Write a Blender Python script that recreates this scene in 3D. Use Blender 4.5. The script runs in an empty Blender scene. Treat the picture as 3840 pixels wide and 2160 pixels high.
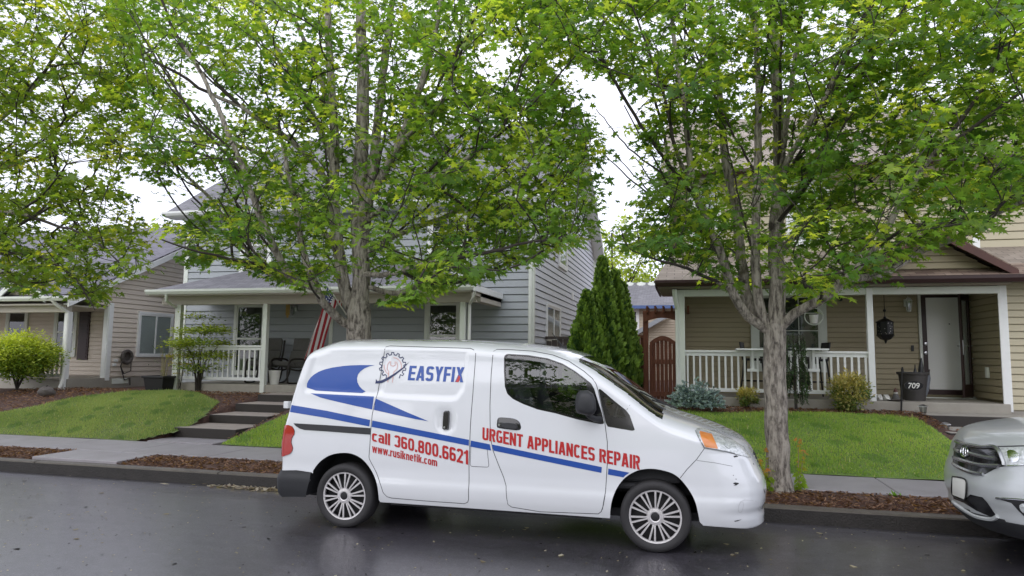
import bpy, bmesh, math, random
import numpy as np
from mathutils import Vector, Matrix
random.seed(7); rng = np.random.default_rng(11)
SC = bpy.context.scene
COL = SC.collection
R = math.radians

# ------------------------------------------------------------------ camera
CF, CYAW, CPITCH, CROLL, CH = 2595.56, .2533, .0982, .0111, 1.656
def _cam_axes():
    cy, sy, cp, sp = math.cos(CYAW), math.sin(CYAW), math.cos(CPITCH), math.sin(CPITCH)
    F = np.array([-sy*cp, cy*cp, sp]); Rt = np.array([cy, sy, 0.]); U = np.cross(Rt, F)
    cr, sr = math.cos(CROLL), math.sin(CROLL)
    return F, cr*Rt+sr*U, -sr*Rt+cr*U
CAMF, CAMR, CAMU = _cam_axes()
CAMP = np.array([0, 0, CH])
cam = bpy.data.cameras.new('camera'); camo = bpy.data.objects.new('camera', cam); COL.objects.link(camo)
cam.sensor_width = 36; cam.lens = 36*CF/3840; cam.clip_start = .05; cam.clip_end = 800
camo.matrix_world = Matrix(((CAMR[0], CAMU[0], -CAMF[0], 0), (CAMR[1], CAMU[1], -CAMF[1], 0), (CAMR[2], CAMU[2], -CAMF[2], CH), (0, 0, 0, 1)))
SC.camera = camo

# ------------------------------------------------------------------ light: bright overcast
SUN_EL, SUN_AZ = R(34), R(196)
world = bpy.data.worlds.new('World'); SC.world = world; world.use_nodes = True
nt = world.node_tree; nt.nodes.clear()
def N(t, typ, **kw):
    n = t.nodes.new(typ)
    for k, v in kw.items(): setattr(n, k, v)
    return n
out = N(nt, 'ShaderNodeOutputWorld'); bg = N(nt, 'ShaderNodeBackground'); bg.inputs['Strength'].default_value = .1
sky = N(nt, 'ShaderNodeTexSky', sky_type='NISHITA', sun_disc=False, sun_elevation=SUN_EL, sun_rotation=SUN_AZ)
tc = N(nt, 'ShaderNodeTexCoord'); nz = N(nt, 'ShaderNodeTexNoise'); nz.inputs['Scale'].default_value = 2.2; nz.inputs['Detail'].default_value = 5
nt.links.new(tc.outputs['Generated'], nz.inputs['Vector'])
cr = N(nt, 'ShaderNodeValToRGB'); cr.color_ramp.elements[0].position = .35; cr.color_ramp.elements[1].position = .66
cr.color_ramp.elements[0].color = (.83, .84, .92, 1); cr.color_ramp.elements[1].color = (1, 1, 1, 1)
nt.links.new(nz.outputs['Fac'], cr.inputs['Fac'])
sc_ = N(nt, 'ShaderNodeMix', data_type='RGBA', blend_type='MULTIPLY'); sc_.inputs[0].default_value = 1
sc_.inputs[7].default_value = (8.3, 8.4, 9.2, 1); nt.links.new(cr.outputs['Color'], sc_.inputs[6])
mx = N(nt, 'ShaderNodeMix', data_type='RGBA'); mx.inputs[0].default_value = .93
nt.links.new(sky.outputs['Color'], mx.inputs[6]); nt.links.new(sc_.outputs[2], mx.inputs[7])
nt.links.new(mx.outputs[2], bg.inputs['Color']); nt.links.new(bg.outputs[0], out.inputs['Surface'])
sun = bpy.data.lights.new('sun', 'SUN'); sun.energy = .6; sun.angle = R(70); sun.color = (1, .97, .92)
suno = bpy.data.objects.new('sun', sun); COL.objects.link(suno); suno.location = (0, -5, 30)
_sd = Vector((math.sin(SUN_AZ)*math.cos(SUN_EL), math.cos(SUN_AZ)*math.cos(SUN_EL), math.sin(SUN_EL)))
suno.rotation_euler = _sd.to_track_quat('Z', 'Y').to_euler()
SC.view_settings.view_transform = 'Standard'; SC.view_settings.look = 'None'; SC.view_settings.gamma = 1
SC.view_settings.exposure = 1.0
SC.cycles.max_bounces = 8; SC.cycles.transparent_max_bounces = 16; SC.cycles.transmission_bounces = 6; SC.cycles.use_denoising = True

# ------------------------------------------------------------------ measuring: a point of the place seen at (x, y) on a 2576 wide print, at street depth Y / height z / cross position X
def _ray(x, y):
    k = 3840/2576
    return CAMF+CAMR*(x*k-1920)/CF-CAMU*(y*k-1080)/CF
def at(x, y, Y): d = _ray(x, y); return CAMP+d*(Y/d[1])
def atz(x, y, z): d = _ray(x, y); return CAMP+d*((z-CAMP[2])/d[2])
def atx(x, y, X): d = _ray(x, y); return CAMP+d*(X/d[0])

# ------------------------------------------------------------------ materials
MATS = {}
def mat(name, col, rough=.6, metal=0., var=None, bump=None, spec=.5, coat=0., col2=None, scale=(1, 1, 1), back=None):
    """principled; var = (noise scale, amount) mixes towards col2; bump = (scale, strength)"""
    m = bpy.data.materials.new(name); m.use_nodes = True; t = m.node_tree; b = t.nodes['Principled BSDF']
    b.inputs['Base Color'].default_value = (*col, 1); b.inputs['Roughness'].default_value = rough; b.inputs['Metallic'].default_value = metal
    b.inputs['Specular IOR Level'].default_value = spec; b.inputs['Coat Weight'].default_value = coat; b.inputs['Coat Roughness'].default_value = .05
    if var or bump:
        tc = N(t, 'ShaderNodeTexCoord'); mp = N(t, 'ShaderNodeMapping'); mp.inputs['Scale'].default_value = scale
        t.links.new(tc.outputs['Object'], mp.inputs['Vector'])
    if var:
        n = N(t, 'ShaderNodeTexNoise'); n.inputs['Scale'].default_value = var[0]; n.inputs['Detail'].default_value = 6; n.inputs['Roughness'].default_value = .65
        t.links.new(mp.outputs[0], n.inputs['Vector'])
        rp = N(t, 'ShaderNodeMapRange'); rp.inputs[1].default_value = .3; rp.inputs[2].default_value = .7; rp.inputs[4].default_value = var[1]
        t.links.new(n.outputs['Fac'], rp.inputs[0])
        x = N(t, 'ShaderNodeMix', data_type='RGBA'); c2 = col2 or tuple(c*.55 for c in col)
        x.inputs[6].default_value = (*col, 1); x.inputs[7].default_value = (*c2, 1); t.links.new(rp.outputs[0], x.inputs[0])
        t.links.new(x.outputs[2], b.inputs['Base Color'])
    if bump:
        n = N(t, 'ShaderNodeTexNoise'); n.inputs['Scale'].default_value = bump[0]; n.inputs['Detail'].default_value = 5
        t.links.new(mp.outputs[0], n.inputs['Vector'])
        bp = N(t, 'ShaderNodeBump'); bp.inputs['Strength'].default_value = bump[1]; bp.inputs['Distance'].default_value = .02
        t.links.new(n.outputs['Fac'], bp.inputs['Height']); t.links.new(bp.outputs[0], b.inputs['Normal'])
    if back:
        g = N(t, 'ShaderNodeNewGeometry'); d = N(t, 'ShaderNodeBsdfDiffuse'); d.inputs[0].default_value = (*back, 1)
        ms = N(t, 'ShaderNodeMixShader'); t.links.new(g.outputs['Backfacing'], ms.inputs[0]); t.links.new(b.outputs[0], ms.inputs[1]); t.links.new(d.outputs[0], ms.inputs[2])
        t.links.new(ms.outputs[0], t.nodes['Material Output'].inputs['Surface'])
    MATS[name] = m; return m
def glass(name, tint, refl=1.0, rough=.015):
    m = bpy.data.materials.new(name); m.use_nodes = True; t = m.node_tree; t.nodes.clear()
    o = N(t, 'ShaderNodeOutputMaterial'); tr = N(t, 'ShaderNodeBsdfTransparent'); tr.inputs[0].default_value = (*tint, 1)
    g = N(t, 'ShaderNodeBsdfGlossy'); g.inputs['Roughness'].default_value = rough
    f = N(t, 'ShaderNodeFresnel'); f.inputs['IOR'].default_value = 1.52
    mu = N(t, 'ShaderNodeMath', operation='MULTIPLY_ADD', use_clamp=True); mu.inputs[1].default_value = refl; mu.inputs[2].default_value = .06*refl
    mx = N(t, 'ShaderNodeMixShader')
    ge = N(t, 'ShaderNodeNewGeometry'); iv = N(t, 'ShaderNodeMath', operation='SUBTRACT'); iv.inputs[0].default_value = 1; t.links.new(ge.outputs['Backfacing'], iv.inputs[1]); mm = N(t, 'ShaderNodeMath', operation='MULTIPLY'); t.links.new(mu.outputs[0], mm.inputs[0]); t.links.new(iv.outputs[0], mm.inputs[1])
    t.links.new(f.outputs[0], mu.inputs[0]); t.links.new(mm.outputs[0], mx.inputs[0]); t.links.new(tr.outputs[0], mx.inputs[1]); t.links.new(g.outputs[0], mx.inputs[2])
    t.links.new(mx.outputs[0], o.inputs['Surface']); MATS[name] = m; return m
def leafmat(name, trans=.42, rough=.5):
    m = bpy.data.materials.new(name); m.use_nodes = True; t = m.node_tree; b = t.nodes['Principled BSDF']
    a = N(t, 'ShaderNodeAttribute'); a.attribute_name = 'tone'
    t.links.new(a.outputs['Color'], b.inputs['Base Color']); b.inputs['Roughness'].default_value = rough; b.inputs['Specular IOR Level'].default_value = .3
    tl = N(t, 'ShaderNodeBsdfTranslucent'); mu = N(t, 'ShaderNodeMix', data_type='RGBA', blend_type='MULTIPLY'); mu.inputs[0].default_value = 1; mu.inputs[7].default_value = (2.0, 1.9, .75, 1)
    t.links.new(a.outputs['Color'], mu.inputs[6]); t.links.new(mu.outputs[2], tl.inputs[0])
    ms = N(t, 'ShaderNodeMixShader'); ms.inputs[0].default_value = trans
    t.links.new(b.outputs[0], ms.inputs[1]); t.links.new(tl.outputs[0], ms.inputs[2]); t.links.new(ms.outputs[0], t.nodes['Material Output'].inputs['Surface'])
    MATS[name] = m; return m
def shingles(name, c1, c2, c3, w=.3, h=.14):
    """roof shingles: brick pattern laid in the roof sheet's own coordinates (uv in metres)"""
    m = bpy.data.materials.new(name); m.use_nodes = True; t = m.node_tree; b = t.nodes['Principled BSDF']; b.inputs['Roughness'].default_value = .8; b.inputs['Specular IOR Level'].default_value = .3
    uv = N(t, 'ShaderNodeUVMap'); br = N(t, 'ShaderNodeTexBrick'); br.inputs['Scale'].default_value = 1; br.inputs['Brick Width'].default_value = w; br.inputs['Row Height'].default_value = h
    br.inputs['Mortar Size'].default_value = .006; br.inputs['Color1'].default_value = (*c1, 1); br.inputs['Color2'].default_value = (*c2, 1); br.inputs['Mortar'].default_value = (*[c*.35 for c in c1], 1); br.inputs['Bias'].default_value = 0
    t.links.new(uv.outputs[0], br.inputs['Vector'])
    n = N(t, 'ShaderNodeTexNoise'); n.inputs['Scale'].default_value = 3.; n.inputs['Detail'].default_value = 6; t.links.new(uv.outputs[0], n.inputs['Vector'])
    x = N(t, 'ShaderNodeMix', data_type='RGBA'); x.inputs[7].default_value = (*c3, 1); t.links.new(br.outputs['Color'], x.inputs[6])
    rp = N(t, 'ShaderNodeMapRange'); rp.inputs[1].default_value = .35; rp.inputs[2].default_value = .75; rp.inputs[4].default_value = .6; t.links.new(n.outputs['Fac'], rp.inputs[0]); t.links.new(rp.outputs[0], x.inputs[0])
    t.links.new(x.outputs[2], b.inputs['Base Color'])
    wv = N(t, 'ShaderNodeSeparateXYZ'); t.links.new(uv.outputs[0], wv.inputs[0]); md = N(t, 'ShaderNodeMath', operation='FRACT'); dv = N(t, 'ShaderNodeMath', operation='DIVIDE'); dv.inputs[1].default_value = h
    t.links.new(wv.outputs[1], dv.inputs[0]); t.links.new(dv.outputs[0], md.inputs[0])
    bp = N(t, 'ShaderNodeBump'); bp.inputs['Strength'].default_value = .9; bp.inputs['Distance'].default_value = .02; bp.invert = True; t.links.new(md.outputs[0], bp.inputs['Height']); t.links.new(bp.outputs[0], b.inputs['Normal'])
    MATS[name] = m; return m

# ------------------------------------------------------------------ objects
WL = {}
def props(o, label=None, cat=None, group=None, kind=None):
    if label: o['label'] = label
    if cat: o['category'] = cat
    if group: o['group'] = group
    if kind: o['kind'] = kind
    return o
def attach(o, parent, loc=(0, 0, 0)):
    WL[o.name] = Vector(loc)
    if parent is not None:
        o.parent = parent; o.matrix_parent_inverse = Matrix.Translation(-WL[parent.name])
def thing(name, label, cat, loc, group=None):
    o = bpy.data.objects.new(name, None); COL.objects.link(o); o.location = loc; o.empty_display_size = .1
    WL[o.name] = Vector(loc); return props(o, label, cat, group)
def partempty(name, parent, loc):
    o = bpy.data.objects.new(name, None); COL.objects.link(o); attach(o, parent, loc); o.location = loc; return o
class MB:
    def __init__(s): s.v = []; s.f = []; s.uv = None
    def add(s, vs, fs):
        k = len(s.v); s.v += [tuple(float(c) for c in v) for v in vs]; s.f += [tuple(i+k for i in f) for f in fs]; return s
    def box(s, x0, x1, y0, y1, z0, z1):
        x0, x1 = sorted((x0, x1)); y0, y1 = sorted((y0, y1)); z0, z1 = sorted((z0, z1))
        return s.add([(x0, y0, z0), (x1, y0, z0), (x1, y1, z0), (x0, y1, z0), (x0, y0, z1), (x1, y0, z1), (x1, y1, z1), (x0, y1, z1)],
                     [(0, 3, 2, 1), (4, 5, 6, 7), (0, 1, 5, 4), (1, 2, 6, 5), (2, 3, 7, 6), (3, 0, 4, 7)])
    def hexa(s, b, t): return s.add(list(b)+list(t), [(3, 2, 1, 0), (4, 5, 6, 7), (0, 1, 5, 4), (1, 2, 6, 5), (2, 3, 7, 6), (3, 0, 4, 7)])
    def bar(s, a, b, w, d=None, up=(0, 0, 1)):
        a, b = Vector(a), Vector(b); d = d or w; t = (b-a).normalized(); u = Vector(up)
        if abs(t.dot(u)) > .98: u = Vector((0, 1, 0))
        r = t.cross(u).normalized(); u = r.cross(t).normalized(); r *= w/2; u *= d/2
        return s.hexa([a-r-u, a+r-u, a+r+u, a-r+u], [b-r-u, b+r-u, b+r+u, b-r+u])
    def tube(s, pts, rad, n=8, cap=True):
        pts = [Vector(p) for p in pts]; m = len(pts); rad = [rad]*m if isinstance(rad, (int, float)) else rad
        k0 = len(s.v); pr = None; V = []; Fc = []
        for i, p in enumerate(pts):
            t = (pts[min(i+1, m-1)]-pts[max(i-1, 0)]); t = t.normalized() if t.length > 1e-9 else Vector((0, 0, 1))
            if pr is None: pr = t.orthogonal().normalized()
            pr = (pr-t*pr.dot(t)); pr = pr.normalized() if pr.length > 1e-6 else t.orthogonal().normalized()
            q = t.cross(pr)
            for j in range(n):
                a = 2*math.pi*j/n; V.append(p+(pr*math.cos(a)+q*math.sin(a))*rad[i])
        for i in range(m-1):
            for j in range(n):
                a = i*n+j; b = i*n+(j+1) % n; Fc.append((a, b, b+n, a+n))
        if cap: Fc += [tuple(reversed(range(n))), tuple(range((m-1)*n, m*n))]
        return s.add(V, Fc)
    def lathe(s, prof, c=(0, 0, 0), n=24, axis='z'):
        V = []; m = len(prof); Fc = []
        for r, z in prof:
            for j in range(n):
                a = 2*math.pi*j/n; p = (r*math.cos(a), r*math.sin(a), z)
                if axis == 'y': p = (p[0], p[2], p[1])
                if axis == 'x': p = (p[2], p[0], p[1])
                V.append((p[0]+c[0], p[1]+c[1], p[2]+c[2]))
        for i in range(m-1):
            for j in range(n):
                a = i*n+j; b = i*n+(j+1) % n; Fc.append((a, b, b+n, a+n) if axis != 'y' else (a, a+n, b+n, b))
        return s.add(V, Fc)
    def prism(s, poly, off):
        """polygon of 3-D points thickened by the vector off"""
        n = len(poly); off = Vector(off); P = [Vector(p) for p in poly]
        return s.add(P+[p+off for p in P], [tuple(range(n)), tuple(reversed(range(n, 2*n)))]+[(j, i, i+n, j+n) for i, j in ((i, (i+1) % n) for i in range(n))])
    def ball(s, c, r, n=10, m=7):
        rr = r if isinstance(r, (tuple, list)) else (r, r, r); V = []; Fc = []
        for i in range(m+1):
            th = math.pi*i/m
            for j in range(n): a = 2*math.pi*j/n; V.append((c[0]+rr[0]*math.sin(th)*math.cos(a), c[1]+rr[1]*math.sin(th)*math.sin(a), c[2]+rr[2]*math.cos(th)))
        for i in range(m):
            for j in range(n): a = i*n+j; b = i*n+(j+1) % n; Fc.append((a, a+n, b+n, b))
        return s.add(V, Fc)
    def build(s, name, m, parent=None, smooth=False, bevel=0, angle=40):
        me = bpy.data.meshes.new(name); me.from_pydata(s.v, [], s.f)
        bm = bmesh.new(); bm.from_mesh(me); bmesh.ops.remove_doubles(bm, verts=bm.verts, dist=1e-6) if smooth else None; bmesh.ops.recalc_face_normals(bm, faces=bm.faces); bm.to_mesh(me); bm.free()
        if smooth:
            me.polygons.foreach_set('use_smooth', [True]*len(me.polygons)); me.set_sharp_from_angle(angle=R(angle))
        o = bpy.data.objects.new(name, me); COL.objects.link(o); me.materials.append(MATS[m] if isinstance(m, str) else m)
        attach(o, parent)
        if bevel:
            b = o.modifiers.new('bevel', 'BEVEL'); b.width = bevel; b.segments = 2; b.limit_method = 'ANGLE'
        return o
def sheet(name, V, Fc, m, parent=None, uv=None, smooth=False, tone=None):
    """a mesh straight from arrays (faces all of one size, or a list)"""
    me = bpy.data.meshes.new(name); V = np.asarray(V, np.float32)
    if isinstance(Fc, np.ndarray):
        n, k = Fc.shape; me.vertices.add(len(V)); me.vertices.foreach_set('co', V.ravel()); me.loops.add(n*k); me.loops.foreach_set('vertex_index', Fc.ravel().astype(np.int32))
        me.polygons.add(n); me.polygons.foreach_set('loop_start', np.arange(0, n*k, k, dtype=np.int32)); me.polygons.foreach_set('loop_total', np.full(n, k, np.int32)); me.update(calc_edges=True)
    else: me.from_pydata(V.tolist(), [], Fc)
    if smooth: me.polygons.foreach_set('use_smooth', np.ones(len(me.polygons), bool))
    if uv is not None:
        l = me.uv_layers.new(name='UVMap'); vi = np.zeros(len(me.loops), np.int32); me.loops.foreach_get('vertex_index', vi); l.data.foreach_set('uv', np.asarray(uv, np.float32)[vi].ravel())
    if tone is not None:
        a = me.attributes.new('tone', 'FLOAT_COLOR', 'POINT'); a.data.foreach_set('color', np.concatenate([tone, np.ones((len(tone), 1))], 1).astype(np.float32).ravel())
    o = bpy.data.objects.new(name, me); COL.objects.link(o); me.materials.append(MATS[m] if isinstance(m, str) else m); attach(o, parent); return o
def copytree(o, parent=None, delta=(0, 0, 0)):
    c = o.copy(); COL.objects.link(c); WL[c.name] = WL[o.name]+Vector(delta)
    if parent is not None:
        c.parent = parent
    else: c.location = Vector(o.location)+Vector(delta)
    for ch in list(o.children): copytree(ch, c)
    return c
# ------------------------------------------------------------------ material list
mat('trim white', (.74, .77, .71), .5, var=(9, .35), col2=(.64, .67, .61))
mat('trim bright', (.84, .85, .84), .45, var=(7, .25), col2=(.66, .67, .65))
mat('pvc white', (.85, .85, .83), .4)
mat('siding grey', (.37, .395, .42), .55, var=(1.7, .5), col2=(.335, .36, .385))
mat('siding pale', (.58, .60, .64), .55, var=(1.7, .5), col2=(.53, .55, .59))
mat('siding rose', (.73, .645, .555), .6, var=(1.5, .5), col2=(.67, .585, .50))
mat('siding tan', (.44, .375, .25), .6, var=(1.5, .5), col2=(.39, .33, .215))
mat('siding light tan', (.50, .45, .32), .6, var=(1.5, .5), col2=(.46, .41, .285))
mat('siding cream', (.55, .47, .36), .6, var=(1.5, .5), col2=(.5, .42, .32))
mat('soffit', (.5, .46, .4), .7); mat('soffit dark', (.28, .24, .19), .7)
mat('brown trim', (.038, .014, .013), .45, var=(6, .5)); mat('red brown trim', (.10, .035, .025), .5, var=(6, .5))
mat('blue trim', (.07, .12, .28), .5); mat('black plastic', (.012, .012, .013), .45); mat('dark wood', (.02, .014, .012), .5)
mat('concrete', (.36, .335, .29), .75, var=(4, .6), col2=(.27, .245, .21), bump=(60, .15))
mat('concrete wet', (.32, .30, .32), .42, var=(2.2, .8), col2=(.22, .20, .21), bump=(90, .2), spec=.5)
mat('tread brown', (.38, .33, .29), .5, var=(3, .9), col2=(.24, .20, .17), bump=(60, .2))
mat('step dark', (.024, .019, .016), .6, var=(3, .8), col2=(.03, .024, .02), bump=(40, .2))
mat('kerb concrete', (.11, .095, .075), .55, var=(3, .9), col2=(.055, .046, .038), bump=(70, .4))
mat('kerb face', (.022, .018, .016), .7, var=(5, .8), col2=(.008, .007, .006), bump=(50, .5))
mat('mulch', (.13, .068, .05), .85, var=(16, .9), col2=(.03, .014, .010), bump=(45, 1.))
mat('lawn soil', (.17, .26, .055), .9, var=(5, .9), col2=(.07, .125, .022), bump=(60, .8))
mat('lawn soil pale', (.18, .225, .085), .9, var=(4, .9), col2=(.09, .12, .04), bump=(60, .8))
mat('stone', (.12, .105, .095), .8, var=(9, .8), bump=(14, .8))
mat('clear dark', (.012, .014, .016), .08, spec=.7)
glass('house glass', (.80, .83, .82), 1.0, .02)
mat('curtain_or_dark_back', (.10, .12, .10), .8, var=(3, .9), col2=(.02, .025, .022), scale=(7, 1, .5))
mat('blind', (.78, .79, .79), .8, var=(2, .3)); mat('dark room', (.02, .022, .022), .8, var=(2.5, .8), col2=(.06, .06, .055))
mat('terracotta grey', (.055, .05, .047), .6, var=(10, .4)); mat('cloth grey', (.13, .125, .12), .9, var=(12, .4))
mat('red wood', (.20, .066, .032), .6, var=(5, .8), col2=(.10, .032, .017), scale=(6, 6, .5), bump=(20, .3))
leafmat('maple leaf', .56); leafmat('shrub leaf', .35, .5); leafmat('needle', .2, .6); leafmat('grass blade', .35, .6)
mat('paper white', (.75, .74, .7), .6); mat('black metal', (.01, .01, .011), .4); mat('silver metal', (.5, .5, .52), .3, 1.)

def asphalt():
    m = mat('wet asphalt', (.05, .047, .048), .4); t = m.node_tree; b = t.nodes['Principled BSDF']
    tc = N(t, 'ShaderNodeTexCoord'); mp = N(t, 'ShaderNodeMapping'); mp.inputs['Scale'].default_value = (.35, 1.1, 1); t.links.new(tc.outputs['Object'], mp.inputs[0])
    n1 = N(t, 'ShaderNodeTexNoise'); n1.inputs['Scale'].default_value = .9; n1.inputs['Detail'].default_value = 7; n1.inputs['Roughness'].default_value = .6; t.links.new(mp.outputs[0], n1.inputs['Vector'])
    n2 = N(t, 'ShaderNodeTexNoise'); n2.inputs['Scale'].default_value = 160; n2.inputs['Detail'].default_value = 3; t.links.new(tc.outputs['Object'], n2.inputs['Vector'])
    r = N(t, 'ShaderNodeMapRange'); r.inputs[1].default_value = .35; r.inputs[2].default_value = .68; r.inputs[3].default_value = .30; r.inputs[4].default_value = .50; t.links.new(n1.outputs['Fac'], r.inputs[0]); t.links.new(r.outputs[0], b.inputs['Roughness'])
    c = N(t, 'ShaderNodeMix', data_type='RGBA'); c.inputs[6].default_value = (.032, .029, .033, 1); c.inputs[7].default_value = (.082, .076, .086, 1); t.links.new(n1.outputs['Fac'], c.inputs[0])
    v = N(t, 'ShaderNodeTexVoronoi'); v.inputs['Scale'].default_value = 55; t.links.new(tc.outputs['Object'], v.inputs['Vector'])
    g = N(t, 'ShaderNodeMapRange'); g.inputs[1].default_value = .0; g.inputs[2].default_value = .5; g.inputs[3].default_value = 1.6; g.inputs[4].default_value = .6; t.links.new(v.outputs['Distance'], g.inputs[0])
    mm = N(t, 'ShaderNodeMix', data_type='RGBA', blend_type='MULTIPLY'); mm.inputs[0].default_value = 1; t.links.new(c.outputs[2], mm.inputs[6]); t.links.new(g.outputs[0], mm.inputs[7]); n4 = N(t, 'ShaderNodeTexNoise'); n4.inputs['Scale'].default_value = 9; n4.inputs['Detail'].default_value = 9; n4.inputs['Roughness'].default_value = .75; t.links.new(tc.outputs['Object'], n4.inputs['Vector'])
    g4 = N(t, 'ShaderNodeMapRange'); g4.inputs[1].default_value = .3; g4.inputs[2].default_value = .7; g4.inputs[3].default_value = .6; g4.inputs[4].default_value = 1.5; t.links.new(n4.outputs['Fac'], g4.inputs[0])
    m4 = N(t, 'ShaderNodeMix', data_type='RGBA', blend_type='MULTIPLY'); m4.inputs[0].default_value = 1; t.links.new(mm.outputs[2], m4.inputs[6]); t.links.new(g4.outputs[0], m4.inputs[7]); t.links.new(m4.outputs[2], b.inputs['Base Color'])
    bp = N(t, 'ShaderNodeBump'); bp.inputs['Strength'].default_value = .5; bp.inputs['Distance'].default_value = .006; t.links.new(n2.outputs['Fac'], bp.inputs['Height']); t.links.new(bp.outputs[0], b.inputs['Normal'])
    b.inputs['Specular IOR Level'].default_value = .9; b.inputs['Coat Weight'].default_value = .8; b.inputs['Coat Roughness'].default_value = .24; b.inputs['Coat Tint'].default_value = (.95, .95, 1, 1)
asphalt()

# ------------------------------------------------------------------ the ground
def roadz(Y): return -.053*max(0, Y-6.95)-.012*max(0, 2.5-Y)
def gz(Y):
    if Y <= 7.95: return roadz(Y)
    if Y < 8.87: return .10+.02*min(1, (Y-8.1)/.3)
    if Y < 10: return .13
    u = min(1, (Y-10)/3.6); return .13+.61*(1-(1-u)**1.55)
def gnd(x, y):
    d = _ray(x, y); lo, hi = 3., 40.
    for _ in range(40):
        mid = (lo+hi)/2; P = CAMP+d*(mid/d[1])
        if P[2] > gz(mid): lo = mid
        else: hi = mid
    return CAMP+d*(hi/d[1])
def pnoise(x, y): return .5*math.sin(1.9*x+.7*y+1)+.5*math.sin(2.9*y-1.3*x)+.4*math.sin(4.7*x+3.1*y)
def strip(name, ys, m, x0, x1, zf, nx, kind='structure'):
    V = []; Fc = []; xs = np.linspace(x0, x1, nx)
    for x in xs:
        for y in ys: V.append((x, y, zf(x, y)))
    k = len(ys)
    for i in range(nx-1):
        for j in range(k-1): Fc.append((i*k+j, (i+1)*k+j, (i+1)*k+j+1, i*k+j+1))
    return props(sheet(name, V, Fc, m, smooth=True), kind=kind)
strip('road', [-3.2, -1, 1, 2.5, 4, 5.2, 6.2, 7, 7.6, 7.95], 'wet asphalt', -70, 60, lambda x, y: roadz(y), 30)
def pit(x, y): return .5 if (-8.97 < x < -7.62 and 10.05 < y < 14.28) or (3.9 < x < 9.6 and 12.35 < y < 13.98) else 0
gxs = np.concatenate([np.linspace(-120, -18, 20), np.arange(-17.6, -9.05, .4), np.linspace(-8.99, -7.6, 24), np.arange(-7.3, 3.7, .4), np.arange(3.8, 4.3, .06), np.arange(4.4, 10, .4), np.linspace(11, 120, 20)])
gys = [8.1, 8.3, 8.6, 8.87, 8.9, 9.9, 10.0]+list(np.linspace(10.04, 14.32, 62))+[16, 20, 30, 60, 120, 300]
def gsurf(x, y): return gz(y)-(.25 if 8.88 < y < 9.95 else 0)+(.018*pnoise(x*2, y*2) if 8.15 < y < 8.86 or y > 10.05 else 0)-(.03 if y >= 10 else 0)-pit(x, y)
V = [(x, y, gsurf(x, y)) for x in gxs for y in gys]; k = len(gys)
props(sheet('ground', V, [(i*k+j, (i+1)*k+j, (i+1)*k+j+1, i*k+j+1) for i in range(len(gxs)-1) for j in range(k-1)], 'mulch', smooth=True), kind='structure')
strip('far_ground', [-3.2, -3.3, -6, -20, -200], 'lawn soil', -120, 120, lambda x, y: -.08 if y > -3.25 else .1, 60)
kb = MB()
for i in range(24):
    x0 = -42+i*3.0; kb.hexa([(x0, 7.95, -.3), (x0+2.99, 7.95, -.3), (x0+2.99, 8.1, -.3), (x0, 8.1, -.3)], [(x0, 7.975, .10), (x0+2.99, 7.975, .10), (x0+2.99, 8.1, .112), (x0, 8.1, .112)])
ko = props(kb.build('kerb', 'kerb concrete', bevel=.018), kind='structure')
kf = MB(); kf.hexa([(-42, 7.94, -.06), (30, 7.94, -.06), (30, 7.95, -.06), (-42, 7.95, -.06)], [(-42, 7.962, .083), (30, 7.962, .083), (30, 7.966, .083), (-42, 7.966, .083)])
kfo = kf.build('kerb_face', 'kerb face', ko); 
# sidewalk slabs, the walk to the kerb and the path to the steps
jx = float(atz(2197, 1199, .15)[0]); sw = MB(); x = jx-1.52*16
while x < 14: sw.box(x+.006, x+1.514, 8.87, 10.0, -.1, .15); x += 1.52
props(sw.build('sidewalk', 'concrete wet', bevel=.012), kind='structure')
pw = MB(); xa, xb = -9.2, -7.72
pw.box(xa, xb, 8.104, 8.866, -.1, .146); pw.box(-8.95, -7.66, 10.004, 10.62, .0, .165)
props(pw.build('path', 'concrete wet', bevel=.01), kind='structure')

def inpoly(P, poly):
    poly = np.asarray(poly); x, y = P[:, 0], P[:, 1]; r = np.zeros(len(P), bool); n = len(poly)
    for i in range(n):
        x0, y0 = poly[i]; x1, y1 = poly[(i+1) % n]
        if y0 == y1: continue
        c = ((y0 > y) != (y1 > y)) & (x < (x1-x0)*(y-y0)/(y1-y0)+x0); r ^= c
    return r
L1 = [gnd(x, y)[:2] for x, y in ((430, 1090), (475, 1074), (512, 1050), (552, 1013), (500, 992), (430, 985), (330, 986), (200, 1001), (100, 1022), (0, 1041))]
LAWN_L = [(-24, 10.02), (-9.25, 10.02)]+[(float(a), float(b)) for a, b in L1]+[(-24, 9.9)]
LAWN_L = [(-24, 10.02), (-9.15, 10.02)]+[tuple(p) for p in L1]+[(-15, 10.6), (-24, 10.3)]
LAWN_R = [(-7.5, 10.02), (3.95, 10.02)]+[tuple(gnd(x, y)[:2]) for x, y in ((2400, 1118), (2345, 1078), (2305, 1056), (2200, 1045), (2050, 1041), (1800, 1039))]+[(-1.2, 12.9), (-4.5, 12.6), (-7.3, 12.0)]
LAWN_F = [(4.2, 40)]
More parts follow.
